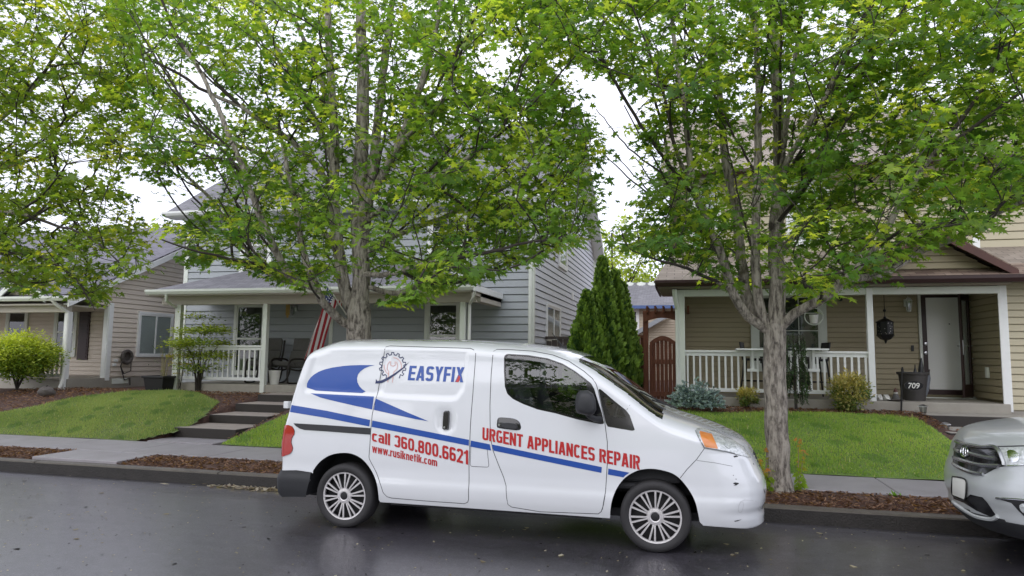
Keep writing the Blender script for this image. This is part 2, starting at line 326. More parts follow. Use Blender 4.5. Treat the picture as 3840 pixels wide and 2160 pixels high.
def lawn(name, poly, seed, nb, ca, cb, m):
    g = np.random.default_rng(seed); P = np.array(poly); x0, y0 = P.min(0); x1, y1 = P.max(0); st = .09
    xs = np.arange(x0-.1, x1+.1, st); ys = np.arange(10.0, y1+.1, st); V = []; idx = {}
    c = np.array([(x+st/2, y+st/2) for x in xs[:-1] for y in ys[:-1]]); ok = inpoly(c, poly); Fc = []
    def vi(i, j):
        if (i, j) not in idx:
            idx[i, j] = len(V); V.append((xs[i], ys[j], gz(max(ys[j], 10.01))+.02+.012*pnoise(xs[i], ys[j])))
        return idx[i, j]
    k = 0
    for i in range(len(xs)-1):
        for j in range(len(ys)-1):
            if ok[k]: Fc.append((vi(i, j), vi(i+1, j), vi(i+1, j+1), vi(i, j+1)))
            k += 1
    props(sheet(name, V, Fc, m, smooth=True), kind='structure')
    B = np.stack([g.uniform(max(x0, -15), x1, nb*3), g.uniform(y0, y1, nb*3)], 1); B = B[inpoly(B, poly)][:nb]; n = len(B)
    z = np.array([gz(max(y, 10.01))+.018+.012*pnoise(x, y) for x, y in B])
    a = g.uniform(0, 6.28, n); h = g.uniform(.02, .045, n)*(1+.25*np.sin(3*B[:, 0])*np.sin(2.3*B[:, 1])); tall = g.random(n) < .07; h = np.where(tall, h*1.9, h); ln = g.uniform(.0, .03, n)*np.where(tall, 1.6, 1); w = .006
    b0 = np.stack([B[:, 0]-w*np.cos(a), B[:, 1]-w*np.sin(a), z], 1); b1 = np.stack([B[:, 0]+w*np.cos(a), B[:, 1]+w*np.sin(a), z], 1)
    a2 = g.uniform(0, 6.28, n); tp = np.stack([B[:, 0]+ln*np.cos(a2), B[:, 1]+ln*np.sin(a2), z+h], 1)
    VV = np.stack([b0, b1, tp], 1).reshape(-1, 3); FF = np.arange(3*n).reshape(-1, 3)
    u = (.5+.35*np.array([pnoise(x*.9, y*.9) for x, y in B])+g.normal(0, .25, n)).clip(0, 1)[:, None]
    T = np.array(ca)*(1-u)+np.array(cb)*u; dry = g.random(n) < .05; T[dry] = (.40, .36, .17); pt_ = np.array([pnoise(x*2.7+3, y*2.7) for x, y in B]) > .75; T[pt_] *= np.array([.62, .75, .7]); wn = g.random(n) < .006; T[wn] = (.62, .6, .4)
    return VV, FF, np.repeat(T, 3, 0)
A_ = lawn('lawn', LAWN_L, 3, 60000, (.16, .245, .08), (.32, .40, .16), 'lawn soil pale'); B_ = lawn('lawn', LAWN_R, 4, 90000, (.18, .30, .06), (.35, .47, .11), 'lawn soil')
props(sheet('grass', np.concatenate([A_[0], B_[0]]), np.concatenate([A_[1], B_[1]+len(A_[0])]), 'grass blade', tone=np.concatenate([A_[2], B_[2]])), kind='stuff')
# bark chips
def chips(name, areas, n, label):
    g = np.random.default_rng(5); Vs = []; Ts = []
    for (x0, x1, y0, y1, share, ex) in areas:
        k = int(n*share); p = np.stack([g.uniform(x0, x1, k), g.uniform(y0, y1, k)], 1)
        for e in ex: p = p[~inpoly(p, e)]
        k = len(p); z = np.array([gz(y) for y in p[:, 1]])+g.uniform(-.02, .016, k)
        a = g.uniform(0, 6.28, k); l = g.uniform(.012, .042, k); w = g.uniform(.005, .014, k); ti = g.uniform(-.5, .5, k)
        d = np.stack([np.cos(a)*np.cos(ti), np.sin(a)*np.cos(ti), np.sin(ti)], 1)*l[:, None]; s = np.stack([-np.sin(a), np.cos(a), g.uniform(-.4, .4, k)], 1)*w[:, None]
        c = np.stack([p[:, 0], p[:, 1], z+.012], 1); up = np.array([0, 0, .006])
        Vs.append(np.stack([c-d-s, c+d-s*.4, c+d+s*.5+up, c-d+s+up], 1)); u = g.random(k)[:, None]**2.2
        Ts.append(np.array([.08, .036, .024])*(1-u)+np.array([.36, .22, .15])*u)
    V = np.concatenate(Vs).reshape(-1, 3); T = np.repeat(np.concatenate(Ts), 4, 0)
    props(sheet(name, V, np.arange(len(V)).reshape(-1, 4), 'grass blade', tone=T), kind='stuff')
WALK = [(xa-.01, 8), (xb+.01, 8), (xb+.01, 9), (xa-.01, 9)]; STEPS2 = [(3.88, 12.3), (9, 12.3), (9, 14), (3.88, 14)]; STEPS = [(-8.98, 10), (-7.6, 10), (-7.6, 14), (-8.98, 14)]
chips('bark_mulch', [(-13.5, 5, 8.1, 8.86, .5, [WALK]), (-15.5, -7.4, 10.1, 14.3, .28, [LAWN_L, STEPS, LAWN_R]), (-2.5, 4.2, 12.2, 14.0, .22, [LAWN_R, STEPS2])], 34000, '')
# grit, seeds and bits of leaf lying on the wet road
g = np.random.default_rng(9); n = 1500; px_ = np.stack([g.uniform(-9, 4, n), g.uniform(3.2, 7.9, n)], 1); k = n
a = g.uniform(0, 6.28, k); l = g.uniform(.004, .012, k)*np.where(g.random(k) < .08, 2.6, 1.)
d = np.stack([np.cos(a), np.sin(a), 0*a], 1)*l[:, None]; s = np.stack([-np.sin(a), np.cos(a), 0*a], 1)*(l*.6)[:, None]
c = np.stack([px_[:, 0], px_[:, 1], np.array([roadz(y) for y in px_[:, 1]])+.004], 1); up = np.array([0, 0, .004])
u = g.random(k)[:, None]; T = np.array([.12, .09, .05])*(1-u)+np.array([.5, .46, .36])*u; dk = g.random(k) < .3; T[dk] = (.012, .01, .01)
V = np.stack([c-d-s, c+d-s*.6, c+d*.8+s+up, c-d*.7+s], 1).reshape(-1, 3)
props(sheet('road_debris', V, np.arange(4*k).reshape(-1, 4), 'grass blade', tone=np.repeat(T, 4, 0)), kind='stuff')
# drift of pale leaves in the gutter by the rear bumper
k = 210; x = g.normal(-5.3, .35, k); y = 7.88-np.abs(g.normal(0, .09, k)); a = g.uniform(0, 6.28, k); l = g.uniform(.03, .065, k); zz = np.array([roadz(t) for t in y])+.008+g.uniform(0, .02, k)
d = np.stack([np.cos(a), np.sin(a), g.uniform(-.3, .3, k)], 1)*l[:, None]; s = np.stack([-np.sin(a), np.cos(a), g.uniform(-.3, .3, k)], 1)*(l*.4)[:, None]; c = np.stack([x, y, zz], 1)
u = g.random(k)[:, None]; T = np.array([.10, .06, .03])*(1-u)+np.array([.55, .50, .42])*u
props(sheet('fallen_leaves', np.stack([c-d, c-s, c+d, c+s], 1).reshape(-1, 3), np.arange(4*k).reshape(-1, 4), 'grass blade', tone=np.repeat(T, 4, 0)), kind='stuff')
# ------------------------------------------------------------------ a pressed-steel shell: half width as a function of length x and height z
mat('van white', (.64, .655, .675), .2, coat=1., back=(.03, .03, .032), var=(1.2, .25), col2=(.605, .62, .63))
mat('car silver', (.47, .49, .495), .30, .3, coat=.6, back=(.02, .02, .02))
mat('tyre', (.022, .021, .022), .75, bump=(50, .1)); mat('hub silver', (.62, .60, .60), .35, .55, var=(20, .4)); mat('hub dark', (.008, .008, .009), .7)
mat('grain plastic', (.022, .023, .026), .55, bump=(220, .1)); mat('red lens', (.38, .018, .012), .12, coat=.8, var=(14, .35), col2=(.22, .006, .006)); mat('amber lens', (.62, .24, .07), .18, coat=.8, var=(30, .6), col2=(.5, .13, .02), scale=(.4, 1, 3))
mat('grille shade', (.14, .145, .15), .35); mat('clear lens', (.34, .36, .36), .12, .3, coat=1., var=(26, .9), col2=(.80, .83, .83), scale=(1.2, 1, 2), bump=(24, .5)); mat('lamp chrome', (.75, .76, .77), .12, 1.)
mat('sticker blue', (.008, .06, .30), .35, coat=.3); mat('sticker red', (.42, .012, .014), .35, coat=.3); mat('sticker navy', (.012, .022, .09), .35); mat('sticker pink', (.62, .36, .33), .4); mat('seam', (.045, .047, .05), .7); mat('soft seam', (.45, .46, .47), .5)
mat('cab dark', (.025, .025, .028), .8); mat('seat cloth', (.06, .06, .065), .9)
glass('van glass', (.55, .6, .6), 1.15, .01); mat('black gloss', (.008, .008, .009), .12, coat=.5); mat('scuff', (.02, .02, .022), .7)
class Shell:
    def __init__(s, top, bot, rear, front, W, hh, p, Lf, nf, Lr, nr, gprof, emb=()):
        s.top, s.bot, s.rear, s.front = [np.array(a, float) for a in (top, bot, rear, front)]
        s.W, s.hh, s.p, s.Lf, s.nf, s.Lr, s.nr, s.emb = W, hh, p, Lf, nf, Lr, nr, list(emb); s.gp = np.array(gprof, float)
    def smooth(s, P, key, q):
        """cubic through the points P[:,key] -> other column (monotone tangents)"""
        x, y = P[:, key], P[:, 1-key]; o = np.argsort(x); x, y = x[o], y[o]; h = np.diff(x); dl = np.diff(y)/h; m = np.zeros(len(x)); m[0], m[-1] = dl[0], dl[-1]
        for i in range(1, len(x)-1): m[i] = 0 if dl[i-1]*dl[i] <= 0 else 2*dl[i-1]*dl[i]/(dl[i-1]+dl[i])
        q = np.clip(q, x[0], x[-1]); i = np.clip(np.searchsorted(x, q)-1, 0, len(x)-2); t = (q-x[i])/h[i]
        return (1+2*t)*(1-t)**2*y[i]+t*(1-t)**2*h[i]*m[i]+t*t*(3-2*t)*y[i+1]+t*t*(t-1)*h[i]*m[i+1]
    def zt(s, x): return s.smooth(s.top, 0, x)
    def xf(s, z): return s.smooth(s.front, 1, z)
    def xr(s, z): return s.smooth(s.rear, 1, z)
    def y(s, x, z, emb=True):
        x, z = np.broadcast_arrays(np.asarray(x, float), np.asarray(z, float))
        d = np.clip((s.zt(x)-z)/s.hh, 0, 1); ft = (1-(1-d)**s.p)**(1/s.p)
        e = np.clip((s.xf(z)-x)/s.Lf, 0, 1); ff = (1-(1-e)**s.nf)**(1/s.nf)
        r = np.clip((x-s.xr(z))/s.Lr, 0, 1); fr = (1-(1-r)**s.nr)**(1/s.nr)
        v = s.W*s.smooth(s.gp, 1, z)*ft*ff*fr
        if emb:
            for poly, dep, wid in s.emb:
                P = np.stack([x.ravel(), z.ravel()], 1); sd = pdist(P, poly)*np.where(inpoly(P, poly), 1, -1); t = np.clip(sd/wid*.5+.5, 0, 1); v = v-dep*(t*t*(3-2*t)).reshape(v.shape)
        return v
    def grid(s, nx, nz, fine_r, fine_f):
        L = s.top[-1, 0]-s.bot[0, 0]
        er = np.array([0, .001, .003, .007, .013, .021, .031, .043, .058, .075]) if fine_r else np.array([0, .03, .07]); ef = np.array([0, .002, .006, .012, .02, .03, .042, .056, .072, .09, .11])
        t = np.concatenate([er/L, np.linspace(er[-1]/L, 1-ef[-1]/L, nx)[1:-1], 1-ef[::-1]/L]); q = np.linspace(0, 1, nz); sg = 1-(1-q)**1.75
        xt = s.top[0, 0]+t*(s.top[-1, 0]-s.top[0, 0]); T = np.stack([xt, s.zt(xt)], 1); xb = s.bot[0, 0]+t*(s.bot[-1, 0]-s.bot[0, 0]); B = np.stack([xb, s.smooth(s.bot, 0, xb)], 1)
        zr = s.bot[0, 1]+sg*(s.top[0, 1]-s.bot[0, 1]); Rr = np.stack([s.xr(zr), zr], 1); zf = s.bot[-1, 1]+sg*(s.top[-1, 1]-s.bot[-1, 1]); Fr = np.stack([s.xf(zf), zf], 1)
        t_, s_ = t[:, None, None], sg[None, :, None]
        P = (1-s_)*B[:, None]+s_*T[:, None]+(1-t_)*Rr[None]+t_*Fr[None]-((1-t_)*(1-s_)*B[0]+t_*(1-s_)*B[-1]+(1-t_)*s_*T[0]+t_*s_*T[-1])
        s.nt, s.nz = len(t), nz; s.P = P.reshape(-1, 2); i, j = np.meshgrid(np.arange(s.nt-1), np.arange(nz-1), indexing='ij'); a = (i*nz+j).ravel()
        s.F = np.stack([a, a+nz, a+nz+1, a+1], 1); s.edge = np.zeros(len(s.P), bool); I, J = np.divmod(np.arange(len(s.P)), nz); s.edge |= (I == 0) | (J == 0) | (I == s.nt-1) | (J == nz-1)
        s.lock = s.edge.copy(); s.lab = np.array(['body']*len(s.F), dtype=object); s.J = J; s.I = I; s.tris = {}
        s.faces = [list(f) for f in s.F]
    def cut(s, name, poly, only=None):
        """snap grid vertices to the outline poly (x,z) and label the faces inside it"""
        poly = np.asarray(poly, float); ins = inpoly(s.P, poly); ds, nr = pdist(s.P, poly, True); on = np.zeros(len(s.P), bool)
        lo, hi = poly.min(0)-.1, poly.max(0)+.1
        E = set()
        for f in s.faces:
            a = s.P[f[0]]
            if not (lo[0] <= a[0] <= hi[0] and lo[1] <= a[1] <= hi[1]): continue
            for k in range(len(f)):
                u, w = f[k], f[(k+1) % len(f)]
                if ins[u] != ins[w]: E.add((min(u, w), max(u, w)))
        for u, w in sorted(E, key=lambda e: min(ds[e[0]], ds[e[1]])):
            if on[u] or on[w]: continue
            c = [v for v in (u, w) if not s.lock[v]]
            if not c: continue
            v = min(c, key=lambda q: ds[q]); on[v] = True
        s.P[on] = nr[on]; s.lock |= on
        nf, nl = [], []
        for f, l in zip(s.faces, s.lab):
            st = [2 if on[v] else (1 if ins[v] else 0) for v in f]
            if len(f) == 4 and 1 in st and 0 in st and st.count(2) == 2:
                k = st.index(2); o = [f[(k+i) % 4] for i in range(4)]
                if st[(k+2) % 4] == 2:
                    for tri in ((o[0], o[1], o[2]), (o[0], o[2], o[3])):
                        nf.append(list(tri)); m_ = tri[1] if tri[1] != o[2] else tri[2]; m_ = o[1] if tri[1] == o[1] else o[3]; nl.append(name if (ins[m_] and (only is None or l in only)) else l)
                    continue
            if 1 in st and 0 in st: c = s.P[f].mean(0); inside = bool(inpoly(c[None], poly)[0])
            elif 1 in st: inside = True
            elif 0 in st: inside = False
            else: inside = bool(inpoly(s.P[f].mean(0)[None], poly)[0])
            nf.append(f); nl.append(name if inside and (only is None or l in only) else l)
        s.faces, s.lab = nf, np.array(nl, dtype=object)
    def finish(s, place):
        """both sides: place(x, v, z) -> world; returns vertex coords and smooth normals"""
        v = s.y(s.P[:, 0], s.P[:, 1]); s.v = v
        A = place(s.P[:, 0], v, s.P[:, 1]); B = place(s.P[:, 0], -v, s.P[:, 1]); s.V = np.concatenate([A, B]); n = len(A)
        Nn = np.zeros_like(s.V)
        for off in (0, n):
            for k in (3, 4):
                F = np.array([f for f in s.faces if len(f) == k])
                if not len(F): continue
                F = F+off; c = np.cross(s.V[F[:, 2]]-s.V[F[:, 0]], s.V[F[:, 3 if k == 4 else 1]]-s.V[F[:, 1 if k == 4 else 0]]) if k == 4 else np.cross(s.V[F[:, 1]]-s.V[F[:, 0]], s.V[F[:, 2]]-s.V[F[:, 0]])
                for q in range(k): np.add.at(Nn, F[:, q], c)
        # weld the centre line
        a = np.where(v < 1e-5)[0]; Nn[n+a] *= -1; sm = Nn[a]+Nn[n+a]; Nn[a] = sm; Nn[n+a] = -sm
        ln = np.linalg.norm(Nn, axis=1, keepdims=True); Nn /= np.maximum(ln, 1e-12)
        out = place(np.array([0., 0]), np.array([0., 1.]), np.array([0., 0])); od = out[1]-out[0]
        m = np.argmax(s.P[:, 0]*0+v); 
        if np.dot(Nn[m], od) < 0: Nn[:n] *= -1; s.flip = True
        else: s.flip = False
        if np.dot(Nn[n+m], -od) < 0: Nn[n:] *= -1
        s.N = Nn; s.n = n
    def part(s, name, labels, m, parent, off=0., side=None):
        fs = []
        for f, l in zip(s.faces, s.lab):
            if l in labels:
                if side in (None, 'near'): fs.append(list(reversed(f)) if s.flip else list(f))
                if side in (None, 'far'): g = [q+s.n for q in f]; fs.append(g if s.flip else list(reversed(g)))
        if not fs: return None
        used = np.unique(np.concatenate([np.array(f) for f in fs])); mp = {int(u): i for i, u in enumerate(used)}
        V = s.V[used]+s.N[used]*off; o = sheet(name, V, [[mp[q] for q in f] for f in fs], m, parent, smooth=True)
        o.data.normals_split_custom_set_from_vertices([tuple(q) for q in s.N[used]]); return o
def pdist(P, poly, near=False):
    poly = np.asarray(poly, float); best = np.full(len(P), 1e9); nr = np.zeros_like(P)
    for i in range(len(poly)):
        a, b = poly[i], poly[(i+1) % len(poly)]; ab = b-a; l2 = max(ab@ab, 1e-12); t = np.clip(((P-a)@ab)/l2, 0, 1); q = a+t[:, None]*ab; d = np.linalg.norm(P-q, axis=1); m = d < best; best[m] = d[m]; nr[m] = q[m]
    return (best, nr) if near else best
def rounded(pts, n=5, k=.25):
    """an outline with its corners cut round"""
    pts = [np.array(p, float) for p in pts]; o = []; m = len(pts)
    for i in range(m):
        a, b, c = pts[i-1], pts[i], pts[(i+1) % m]; p, q = b+(a-b)*k, b+(c-b)*k
        for t in np.linspace(0, 1, n): o.append((1-t)**2*p+2*t*(1-t)*b+t*t*q)
    return o
def spline(pts, n=6, closed=True):
    P = [np.array(p, float) for p in pts]; o = []; m = len(P)
    for i in range(m if closed else m-1):
        a, b, c, d = (P[(i-1) % m], P[i], P[(i+1) % m], P[(i+2) % m]) if closed else (P[max(i-1, 0)], P[i], P[i+1], P[min(i+2, m-1)])
        for t in np.linspace(0, 1, n, endpoint=False): o.append(.5*((2*b)+(-a+c)*t+(2*a-5*b+4*c-d)*t*t+(-a+3*b-3*c+d)*t**3))
    if not closed: o.append(P[-1])
    return o

# ------------------------------------------------------------------ the van
VY = 7.03                                  # centre line across the street
def z1(x, y): return 670.8+.25*x, 831.8+.25*y      # the four close-ups the van was measured on
def z2(x, y): return 1140.4+.3125*x, 831.8+.3125*y
def z3(x, y): return 670.8+.25*x, 1046.5+.25*y
def z4(x, y): return 1502.7+.25*x, 1046.5+.25*y
def vq(p, Y): P = at(p[0], p[1], Y); return (P[0], P[2])
roof = [(820, 857), (900, 853), (1000, 852), (1150, 853), (1300, 861), (1400, 872), (1455, 885), (1500, 905), (1580, 958), (1680, 1029), (1760, 1056), (1830, 1082), (1870, 1101), (1888, 1118)]
top = [vq(p, 6.75 if p[0] < 1400 else 6.95) for p in roof]
rear = [vq(p, 6.28) for p in ((790, 868), (771, 885), (757, 908), (744, 950), (731, 1000), (722, 1040), (713, 1075), (707, 1120), (705, 1175), (697, 1200), (695, 1232), (702, 1246))]
front = [vq(p, Y) for p, Y in (((1888, 1118), 7.0), ((1899, 1145), 7.), ((1908, 1165), 7.), ((1919, 1190), 7.), ((1925, 1215), 6.95), ((1925, 1250), 6.85), ((1922, 1272), 6.75), ((1927, 1292), 6.7), ((1927, 1308), 6.7), ((1920, 1314), 6.7))]
top = [(rear[0][0]+.003, rear[0][1]+.012)]+[(x, z) for x, z in top if x > rear[0][0]+.05]
top[-1] = front[0]
rear[0] = top[0]
bot = [rear[-1], (-3.6, .27), (-2.9, .262), (-2.0, .262), (-.72, .258), (.07, .25), (.3, .238), (.45, .222), front[-1]]
van = Shell(top, bot, rear, front, 0.845, .165, 3.0, .74, 3.2, .11, 3.2,
            [(.93, .22), (.955, .27), (.985, .36), (.996, .44), (.985, .50), (.985, .56), (.995, .68), (1., .85), (.992, 1.05), (.965, 1.35), (.925, 1.62), (.90, 1.9)])
def von(p):
    """where the sight line through p first meets the van's near side: (x, z)"""
    d = _ray(*p); z_lo, z_hi = bot[0][1]-.05, 1.9
    def inside(Y):
        P = CAMP+d*(Y/d[1]); x, z = P[0], P[2]
        return z < float(van.zt(x)) and float(van.xr(z))-.002 < x < float(van.xf(min(max(z, front[-1][1]), front[0][1]))) and VY-Y < float(van.y(x, z, False))
    Y = 6.1
    while Y < 7.03 and not inside(Y): Y += .02
    if Y >= 7.03: P = at(p[0], p[1], 6.30); return np.array([P[0], P[2]])
    a, b = Y-.02, Y
    for _ in range(12):
        m = (a+b)/2
        if inside(m): b = m
        else: a = m
    P = at(p[0], p[1], b); return np.array([P[0], P[2]])
def vpoly(pts): return [von(p) for p in pts]
inset_rear = vpoly([z1(*p) for p in rounded([(505, 192), (1240, 187), (1150, 655), (395, 612), (385, 560)], 5, .12)])
inset_door = vpoly([z1(*p) for p in rounded([(1195, 187), (2020, 205), (2012, 320), (1980, 580), (1900, 690), (1115, 655)], 5, .16)])
hcup = vpoly([z1(*p) for p in rounded([(1718, 800), (1870, 800), (1868, 1012), (1722, 1012)], 6, .4)])
belt = vpoly([z1(265, 930), z1(1045, 975), z1(1045, 1040), z1(330, 985)])
van.emb = [(inset_rear, .010, .03), (inset_door, .010, .03), (hcup, .018, .05)]
van.grid(330, 128, True, True)
def place_van(x, v, z): return np.stack([np.asarray(x, float), VY-np.asarray(v, float), np.asarray(z, float)], 1)
# outlines
DOOR_S = vpoly([z1(*p) for p in ((1112, 640), (1150, 400), (1188, 185), (1200, 163), (1240, 153), (1650, 166), (2050, 178), (2085, 193), (2104, 230), (2098, 330), (2075, 640), (2050, 960), (2043, 1200))]+[z3(*p) for p in ((2036, 520), (2035, 700), (2032, 840), (2022, 868), (1990, 882), (1600, 855), (1260, 826), (1210, 812), (1172, 770), (1150, 700), (1105, 570), (1050, 465), (1033, 430), (1030, 405), (1040, 280), (1050, 120))]+[z1(*p) for p in ((1062, 850), (1082, 750),)])
DOOR_F = vpoly([z2(*p) for p in ((318, 200), (326, 165), (350, 150), (450, 152), (640, 165), (800, 195), (930, 245), (1050, 325), (1120, 385), (1150, 430), (1165, 480), (1190, 590), (1220, 740), (1240, 900), (1240, 1060), (1225, 1300), (1200, 1440))]+[z4(*p) for p in ((78, 800), (60, 900), (40, 960), (10, 985))]+[z2(*p) for p in ((700, 1458), (470, 1420), (440, 1400), (430, 1350), (425, 1250), (405, 1180), (360, 1070), (318, 960), (298, 850), (295, 600), (305, 350))])
WIN_F = vpoly([z2(*p) for p in ((408, 215), (416, 195), (440, 187), (600, 196), (760, 222), (880, 265), (980, 325), (1060, 385), (1110, 425), (1135, 470), (1165, 570), (1195, 660), (1215, 750), (1180, 752), (1000, 715), (820, 665), (680, 635), (560, 590), (480, 550), (435, 510), (415, 450), (408, 330))])
GLS_F = vpoly([z2(*p) for p in ((420, 225), (428, 203), (445, 198), (600, 207), (757, 233), (872, 275), (970, 333), (1040, 385), (1070, 420), (1085, 500), (1098, 600), (1105, 700), (1080, 713), (1000, 697), (825, 650), (685, 620), (568, 577), (490, 540), (447, 503), (428, 448), (420, 330))])
QTR = vpoly([z2(*p) for p in ((1168, 470), (1185, 470), (1290, 560), (1390, 640), (1420, 680), (1462, 800), (1440, 806), (1240, 772), (1225, 735))])
QGL = vpoly([z2(*p) for p in ((1200, 520), (1225, 530), (1310, 595), (1370, 650), (1392, 705), (1330, 700), (1255, 685))])
FUEL = vpoly([z1(*p) for p in rounded([(2056, 1140), (2215, 1148), (2238, 1374), (2048, 1365)], 4, .12)])
TAIL = vpoly([z1(*p) for p in ((160, 955), (215, 948), (262, 965), (284, 1010), (278, 1050), (256, 1075), (250, 1125), (266, 1180), (258, 1215), (235, 1240), (170, 1264), (110, 1262))])
RBUMP = vpoly([z3(*p) for p in ((60, 530), (145, 533), (300, 545), (470, 570), (445, 610), (430, 700), (424, 800), (424, 830), (60, 830))])
FBUMP = vpoly([z4(*p) for p in ((833, 625), (900, 540), (1000, 435), (1076, 330), (1200, 347), (1440, 405), (1600, 480), (1760, 620), (1760, 1140), (1000, 1140), (1025, 1080), (1010, 960), (960, 800), (900, 700))])
HEAD = vpoly([z4(*p) for p in ((985, 145), (1000, 130), (1028, 124), (1110, 138), (1200, 160), (1350, 232), (1450, 298), (1520, 368), (1545, 418), (1500, 412), (1440, 396), (1330, 368), (1200, 342), (1075, 320), (1030, 240))])
AMBER = vpoly([z4(*p) for p in ((1022, 150), (1150, 182), (1185, 260), (1215, 332), (1082, 312), (1045, 230))])
REYE = vpoly(spline([z3(*p) for p in ((455, 575), (500, 500), (560, 440), (640, 393), (740, 372), (850, 378), (950, 425), (1030, 510), (1085, 610), (1115, 710), (1130, 850), (1128, 930), (440, 930), (440, 640))], 3))
FEYE = vpoly(spline([z4(*p) for p in ((128, 1060), (130, 960), (150, 840), (200, 720), (280, 620), (400, 550), (530, 530), (650, 545), (760, 580), (840, 640), (920, 740), (980, 850), (1010, 960), (1030, 1070), (1032, 1140), (120, 1140))], 3))
for nm, pl, only in (('sliding_door', DOOR_S, None), ('front_door', DOOR_F, None), ('window_trim', WIN_F, None), ('side_glass', GLS_F, None), ('quarter_trim', QTR, None), ('quarter_glass', QGL, None), ('fuel_flap', FUEL, ['body']),
                     ('front_bumper', FBUMP, ['body']), ('headlight', HEAD, None), ('amber', AMBER, ['headlight']), ('rear_bumper', RBUMP, ['body']), ('tail_light', TAIL, ['body']), ('gone', REYE, None), ('gone', FEYE, None)):
    van.cut(nm, pl, only)
# windscreen and bonnet: the upper rows of the sheet, ahead of the roof
xws0, xws1 = vq((1478, 895), 6.9)[0], vq((1672, 1024), 6.9)[0]; xhood = vq((1886, 1117), 6.9)[0]
for i, f in enumerate(van.faces):
    c = van.P[f].mean(0); dz = float(van.zt(c[0])-c[1])
    if van.lab[i] == 'body':
        if xws0 < c[0] < xws1 and dz < .058: van.lab[i] = 'windscreen'
        elif xws1+.05 <= c[0] and dz < .085 and c[1] > front[0][1]-.05: van.lab[i] = 'bonnet'
van.finish(place_van)
VAN = thing('delivery_van', 'white panel van with blue stripes and red repair lettering parked at the kerb', 'van', (-1.8, 6.25, 0))
van.part('body', ['body'], 'van white', VAN)
van.part('bonnet', ['bonnet'], 'van white', VAN)
for sd in ('far', 'near'):
    sd_ = van.part('sliding_door', ['sliding_door'], 'van white', VAN, 0, sd); fd_ = van.part('front_door', ['front_door'], 'van white', VAN, 0, sd); van.part('fuel_flap', ['fuel_flap'], 'van white', VAN, 0, sd)
    van.part('tail_light', ['tail_light'], 'red lens', VAN, .008, sd); van.part('window_frame', ['window_trim'], 'black gloss', fd_, .001, sd); van.part('door_glass', ['side_glass'], 'van glass', fd_, -.004, sd)
    q_ = van.part('quarter_window', ['quarter_trim'], 'black gloss', VAN, .001, sd); van.part('pane', ['quarter_glass'], 'van glass', q_, -.003, sd)
    hl = van.part('headlight', ['headlight'], 'clear lens', VAN, .004, sd); van.part('indicator_lens', ['amber'], 'amber lens', hl, .004, sd); van.part('rear_bumper', ['rear_bumper'], 'grain plastic', VAN, .012, sd)
fb_ = van.part('front_bumper', ['front_bumper'], 'van white', VAN); van.part('windscreen', ['windscreen'], 'van glass', VAN, -.003)
def vs(x, z, off=.002):
    """a point on the near flank, off metres proud of the paint"""
    return np.array([x, VY-float(van.y(x, z))-off, z])
def onflank(name, poly, m, off=.0022, parent=None, inner=None):
    """a sticker cut to an outline and laid on the curved flank"""
    bm = bmesh.new(); vsx = [bm.verts.new((p[0], 0, p[1])) for p in poly]; es = [bm.edges.new((vsx[i], vsx[(i+1) % len(vsx)])) for i in range(len(vsx))]
    if inner:
        for h in inner:
            w = [bm.verts.new((p[0], 0, p[1])) for p in h]; es += [bm.edges.new((w[i], w[(i+1) % len(w)])) for i in range(len(w))]
    bmesh.ops.triangle_fill(bm, edges=es, use_beauty=True)
    return wrap(name, bm, m, off, parent)
def wrap(name, bm, m, off, parent):
    for _ in range(6):
        lg = [e for e in bm.edges if e.calc_length() > .045]
        if not lg: break
        bmesh.ops.subdivide_edges(bm, edges=lg, cuts=1); bmesh.ops.triangulate(bm, faces=[f for f in bm.faces if len(f.verts) > 3])
    bm.verts.ensure_lookup_table(); P = np.array([(v.co.x, v.co.z) for v in bm.verts]); Y = VY-van.y(P[:, 0], P[:, 1])-off
    zl = bm.verts.layers.float.get('lift')
    for v, y in zip(bm.verts, Y): v.co.y = y-(v[zl] if zl else 0)
    bmesh.ops.recalc_face_normals(bm, faces=bm.faces)
    if len(bm.faces) and sum(f.normal.y*f.calc_area() for f in bm.faces) > 0: bmesh.ops.reverse_faces(bm, faces=bm.faces)
    me = bpy.data.meshes.new(name); bm.to_mesh(me); bm.free(); o = bpy.data.objects.new(name, me); COL.objects.link(o); me.materials.append(MATS[m]); attach(o, parent or VAN); return o
def line_on(mb, pts, w, off=.001, closed=True):
    """a narrow ribbon along a line on the flank"""
    P = [np.asarray(p, float) for p in pts]; Q = []
    for i in range(len(P) if closed else len(P)-1):
        a, b = P[i], P[(i+1) % len(P)]; n = max(1, int(np.linalg.norm(b-a)/.03))
        for t in range(n): Q.append(a+(b-a)*t/n)
    if not closed: Q.append(P[-1])
    Q = np.array(Q); m = len(Q); T = (np.roll(Q, -1, 0)-np.roll(Q, 1, 0)) if closed else np.gradient(Q, axis=0); T /= np.maximum(np.linalg.norm(T, axis=1, keepdims=True), 1e-9); Nn = np.stack([-T[:, 1], T[:, 0]], 1)*w/2
    L, Rr = Q+Nn, Q-Nn; yl = VY-van.y(L[:, 0], L[:, 1])-off; yr = VY-van.y(Rr[:, 0], Rr[:, 1])-off
    V = [(L[i, 0], yl[i], L[i, 1]) for i in range(m)]+[(Rr[i, 0], yr[i], Rr[i, 1]) for i in range(m)]
    mb.add(V, [(i, (i+1) % m, m+(i+1) % m, m+i) for i in range(m if closed else m-1)])
sm = MB(); line_on(sm, DOOR_S, .006); line_on(sm, FUEL, .0045); sm.build('panel_gap', 'seam', sd_)
sm = MB(); line_on(sm, DOOR_F, .006); sm.build('panel_gap', 'seam', fd_)
sm = MB()
